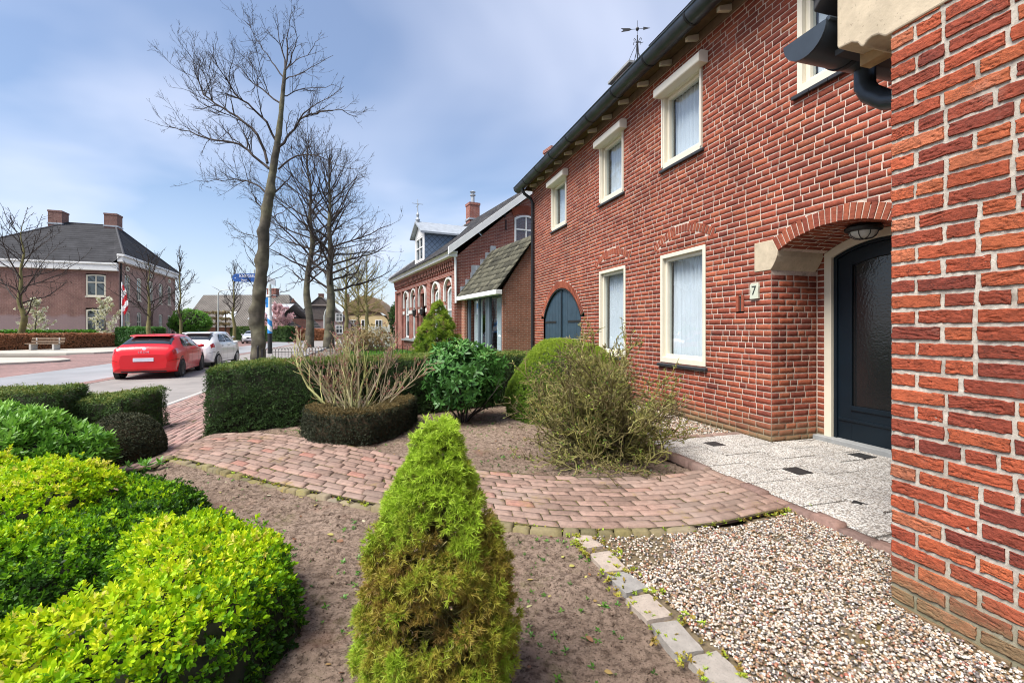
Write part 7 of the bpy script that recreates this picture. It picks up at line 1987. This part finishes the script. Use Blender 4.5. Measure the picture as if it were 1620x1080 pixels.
# bench in front of the beech hedge
be = empty('park_bench', (-33.6, 32.6, -.225), .10, 'weathered wooden bench with back rest before the copper beech hedge', 'bench')
M['benchwood'] = plain('weathered_bench_wood', (.20, .14, .095), .85, .3, 8, .3, 40)
for y, z in ((-.05, .43), (.12, .44), (.29, .43)): mb = MB(); mb.box(-1.1, 1.1, y - .07, y + .07, z, z + .05); mb.build('seat_plank', M['benchwood'], be, bevel=.01)
for y, z in ((.42, .62), (.46, .82)): mb = MB(); mb.box(-1.1, 1.1, y - .025, y + .025, z - .07, z + .07); mb.build('backrest', M['benchwood'], be, bevel=.01)
for x in (-.75, .75):
    mb = MB(); mb.box(x - .07, x + .07, -.12, .40, .0, .429); mb.box(x - .05, x + .05, .395, .44, .43, .88); mb.build('leg', M['concrete'], be, bevel=.02)
mb = MB(); mb.tube([(0, 0, 0), (0, 0, .75)], .045, 10); mb.tube([(0, 0, .75), (0, 0, .80)], [.05, .03], 10)
bo = mb.build('bollard', M['black'], None, True); bo.location = at(408, 21.0, -.29); tag(bo, 'short black bollard on the pavement beside the lime trunk', 'bollard')

# ================================================================== sky, sun, camera
SUN_EL, SUN_AZ = R(56), R(230)       # azimuth clockwise from +Y
w = bpy.data.worlds.new('World'); SC.world = w; w.use_nodes = True
nt = w.node_tree; nt.nodes.clear()
out = nt.nodes.new('ShaderNodeOutputWorld'); bg = nt.nodes.new('ShaderNodeBackground'); sky = nt.nodes.new('ShaderNodeTexSky')
sky.sky_type = 'NISHITA'; sky.sun_disc = False; sky.sun_elevation = SUN_EL; sky.sun_rotation = SUN_AZ; sky.air_density = 1.0; sky.dust_density = 1.2; sky.ozone_density = 2.0
bg.inputs['Strength'].default_value = .12
def wn(typ, **k):
    x = nt.nodes.new(typ)
    for a, b in k.items(): setattr(x, a, b)
    return x
L_ = nt.links.new
tc = wn('ShaderNodeTexCoord'); sep = wn('ShaderNodeSeparateXYZ'); L_(tc.outputs['Generated'], sep.inputs[0])
mz = wn('ShaderNodeMath', operation='MAXIMUM'); L_(sep.outputs[2], mz.inputs[0]); mz.inputs[1].default_value = 0.0
ad = wn('ShaderNodeMath', operation='ADD'); L_(mz.outputs[0], ad.inputs[0]); ad.inputs[1].default_value = .22
dx = wn('ShaderNodeMath', operation='DIVIDE'); L_(sep.outputs[0], dx.inputs[0]); L_(ad.outputs[0], dx.inputs[1])
dy = wn('ShaderNodeMath', operation='DIVIDE'); L_(sep.outputs[1], dy.inputs[0]); L_(ad.outputs[0], dy.inputs[1])
cb = wn('ShaderNodeCombineXYZ'); L_(dx.outputs[0], cb.inputs[0]); L_(dy.outputs[0], cb.inputs[1])
mp = wn('ShaderNodeMapping'); mp.inputs['Location'].default_value = (5.3, .4, 0); L_(cb.outputs[0], mp.inputs['Vector'])
nz = wn('ShaderNodeTexNoise'); nz.inputs['Scale'].default_value = 1.0; nz.inputs['Detail'].default_value = 4; nz.inputs['Roughness'].default_value = .48; nz.inputs['Distortion'].default_value = .35
L_(mp.outputs[0], nz.inputs['Vector'])
rp = wn('ShaderNodeValToRGB'); rp.color_ramp.elements[0].position = .40; rp.color_ramp.elements[0].color = (.18, .18, .18, 1); rp.color_ramp.elements[1].position = .72; rp.color_ramp.elements[1].color = (.74, .74, .74, 1)
L_(nz.outputs['Fac'], rp.inputs['Fac'])
# denser veil towards the horizon
hz = wn('ShaderNodeMapRange'); hz.inputs['From Min'].default_value = .0; hz.inputs['From Max'].default_value = .38; hz.inputs['To Min'].default_value = .55; hz.inputs['To Max'].default_value = 0.0; L_(mz.outputs[0], hz.inputs['Value'])
mx = wn('ShaderNodeMath', operation='MAXIMUM'); L_(rp.outputs['Color'], mx.inputs[0]); L_(hz.outputs['Result'], mx.inputs[1])
sm = wn('ShaderNodeMix', data_type='RGBA', blend_type='MIX'); L_(mx.outputs[0], sm.inputs[0])
hs = wn('ShaderNodeHueSaturation'); hs.inputs['Saturation'].default_value = 1.18; hs.inputs['Value'].default_value = .52; L_(sky.outputs[0], hs.inputs['Color'])
L_(hs.outputs[0], sm.inputs[6]); sm.inputs[7].default_value = (2.95, 3.12, 3.75, 1)
L_(sm.outputs[2], bg.inputs['Color']); L_(bg.outputs[0], out.inputs['Surface'])
sl_ = bpy.data.lights.new('sun', 'SUN'); sl_.energy = 2.7; sl_.angle = R(35); sl_.color = (1.0, .955, .89)
so_ = bpy.data.objects.new('sun', sl_); COL.objects.link(so_)
dv = Vector((math.sin(SUN_AZ) * math.cos(SUN_EL), math.cos(SUN_AZ) * math.cos(SUN_EL), math.sin(SUN_EL)))
so_.rotation_euler = dv.to_track_quat('Z', 'Y').to_euler()
cd = bpy.data.cameras.new('camera'); co_ = bpy.data.objects.new('camera', cd); COL.objects.link(co_)
co_.location = (0, 0, 1.3); co_.rotation_euler = (R(90), 0, 0)
cd.sensor_width = 36; cd.lens = 16; cd.shift_y = -20 / 1620; cd.clip_start = .05; cd.clip_end = 6000
SC.camera = co_
SC.view_settings.view_transform = 'Standard'; SC.view_settings.look = 'None'; SC.view_settings.exposure = 1.5; SC.view_settings.gamma = 1.0
SC.cycles.max_bounces = 8; SC.cycles.diffuse_bounces = 3; SC.cycles.glossy_bounces = 3; SC.cycles.transparent_max_bounces = 12; SC.cycles.transmission_bounces = 4
SC.cycles.use_adaptive_sampling = True; SC.cycles.adaptive_threshold = .015; SC.cycles.use_denoising = True; SC.cycles.filter_width = 1.05
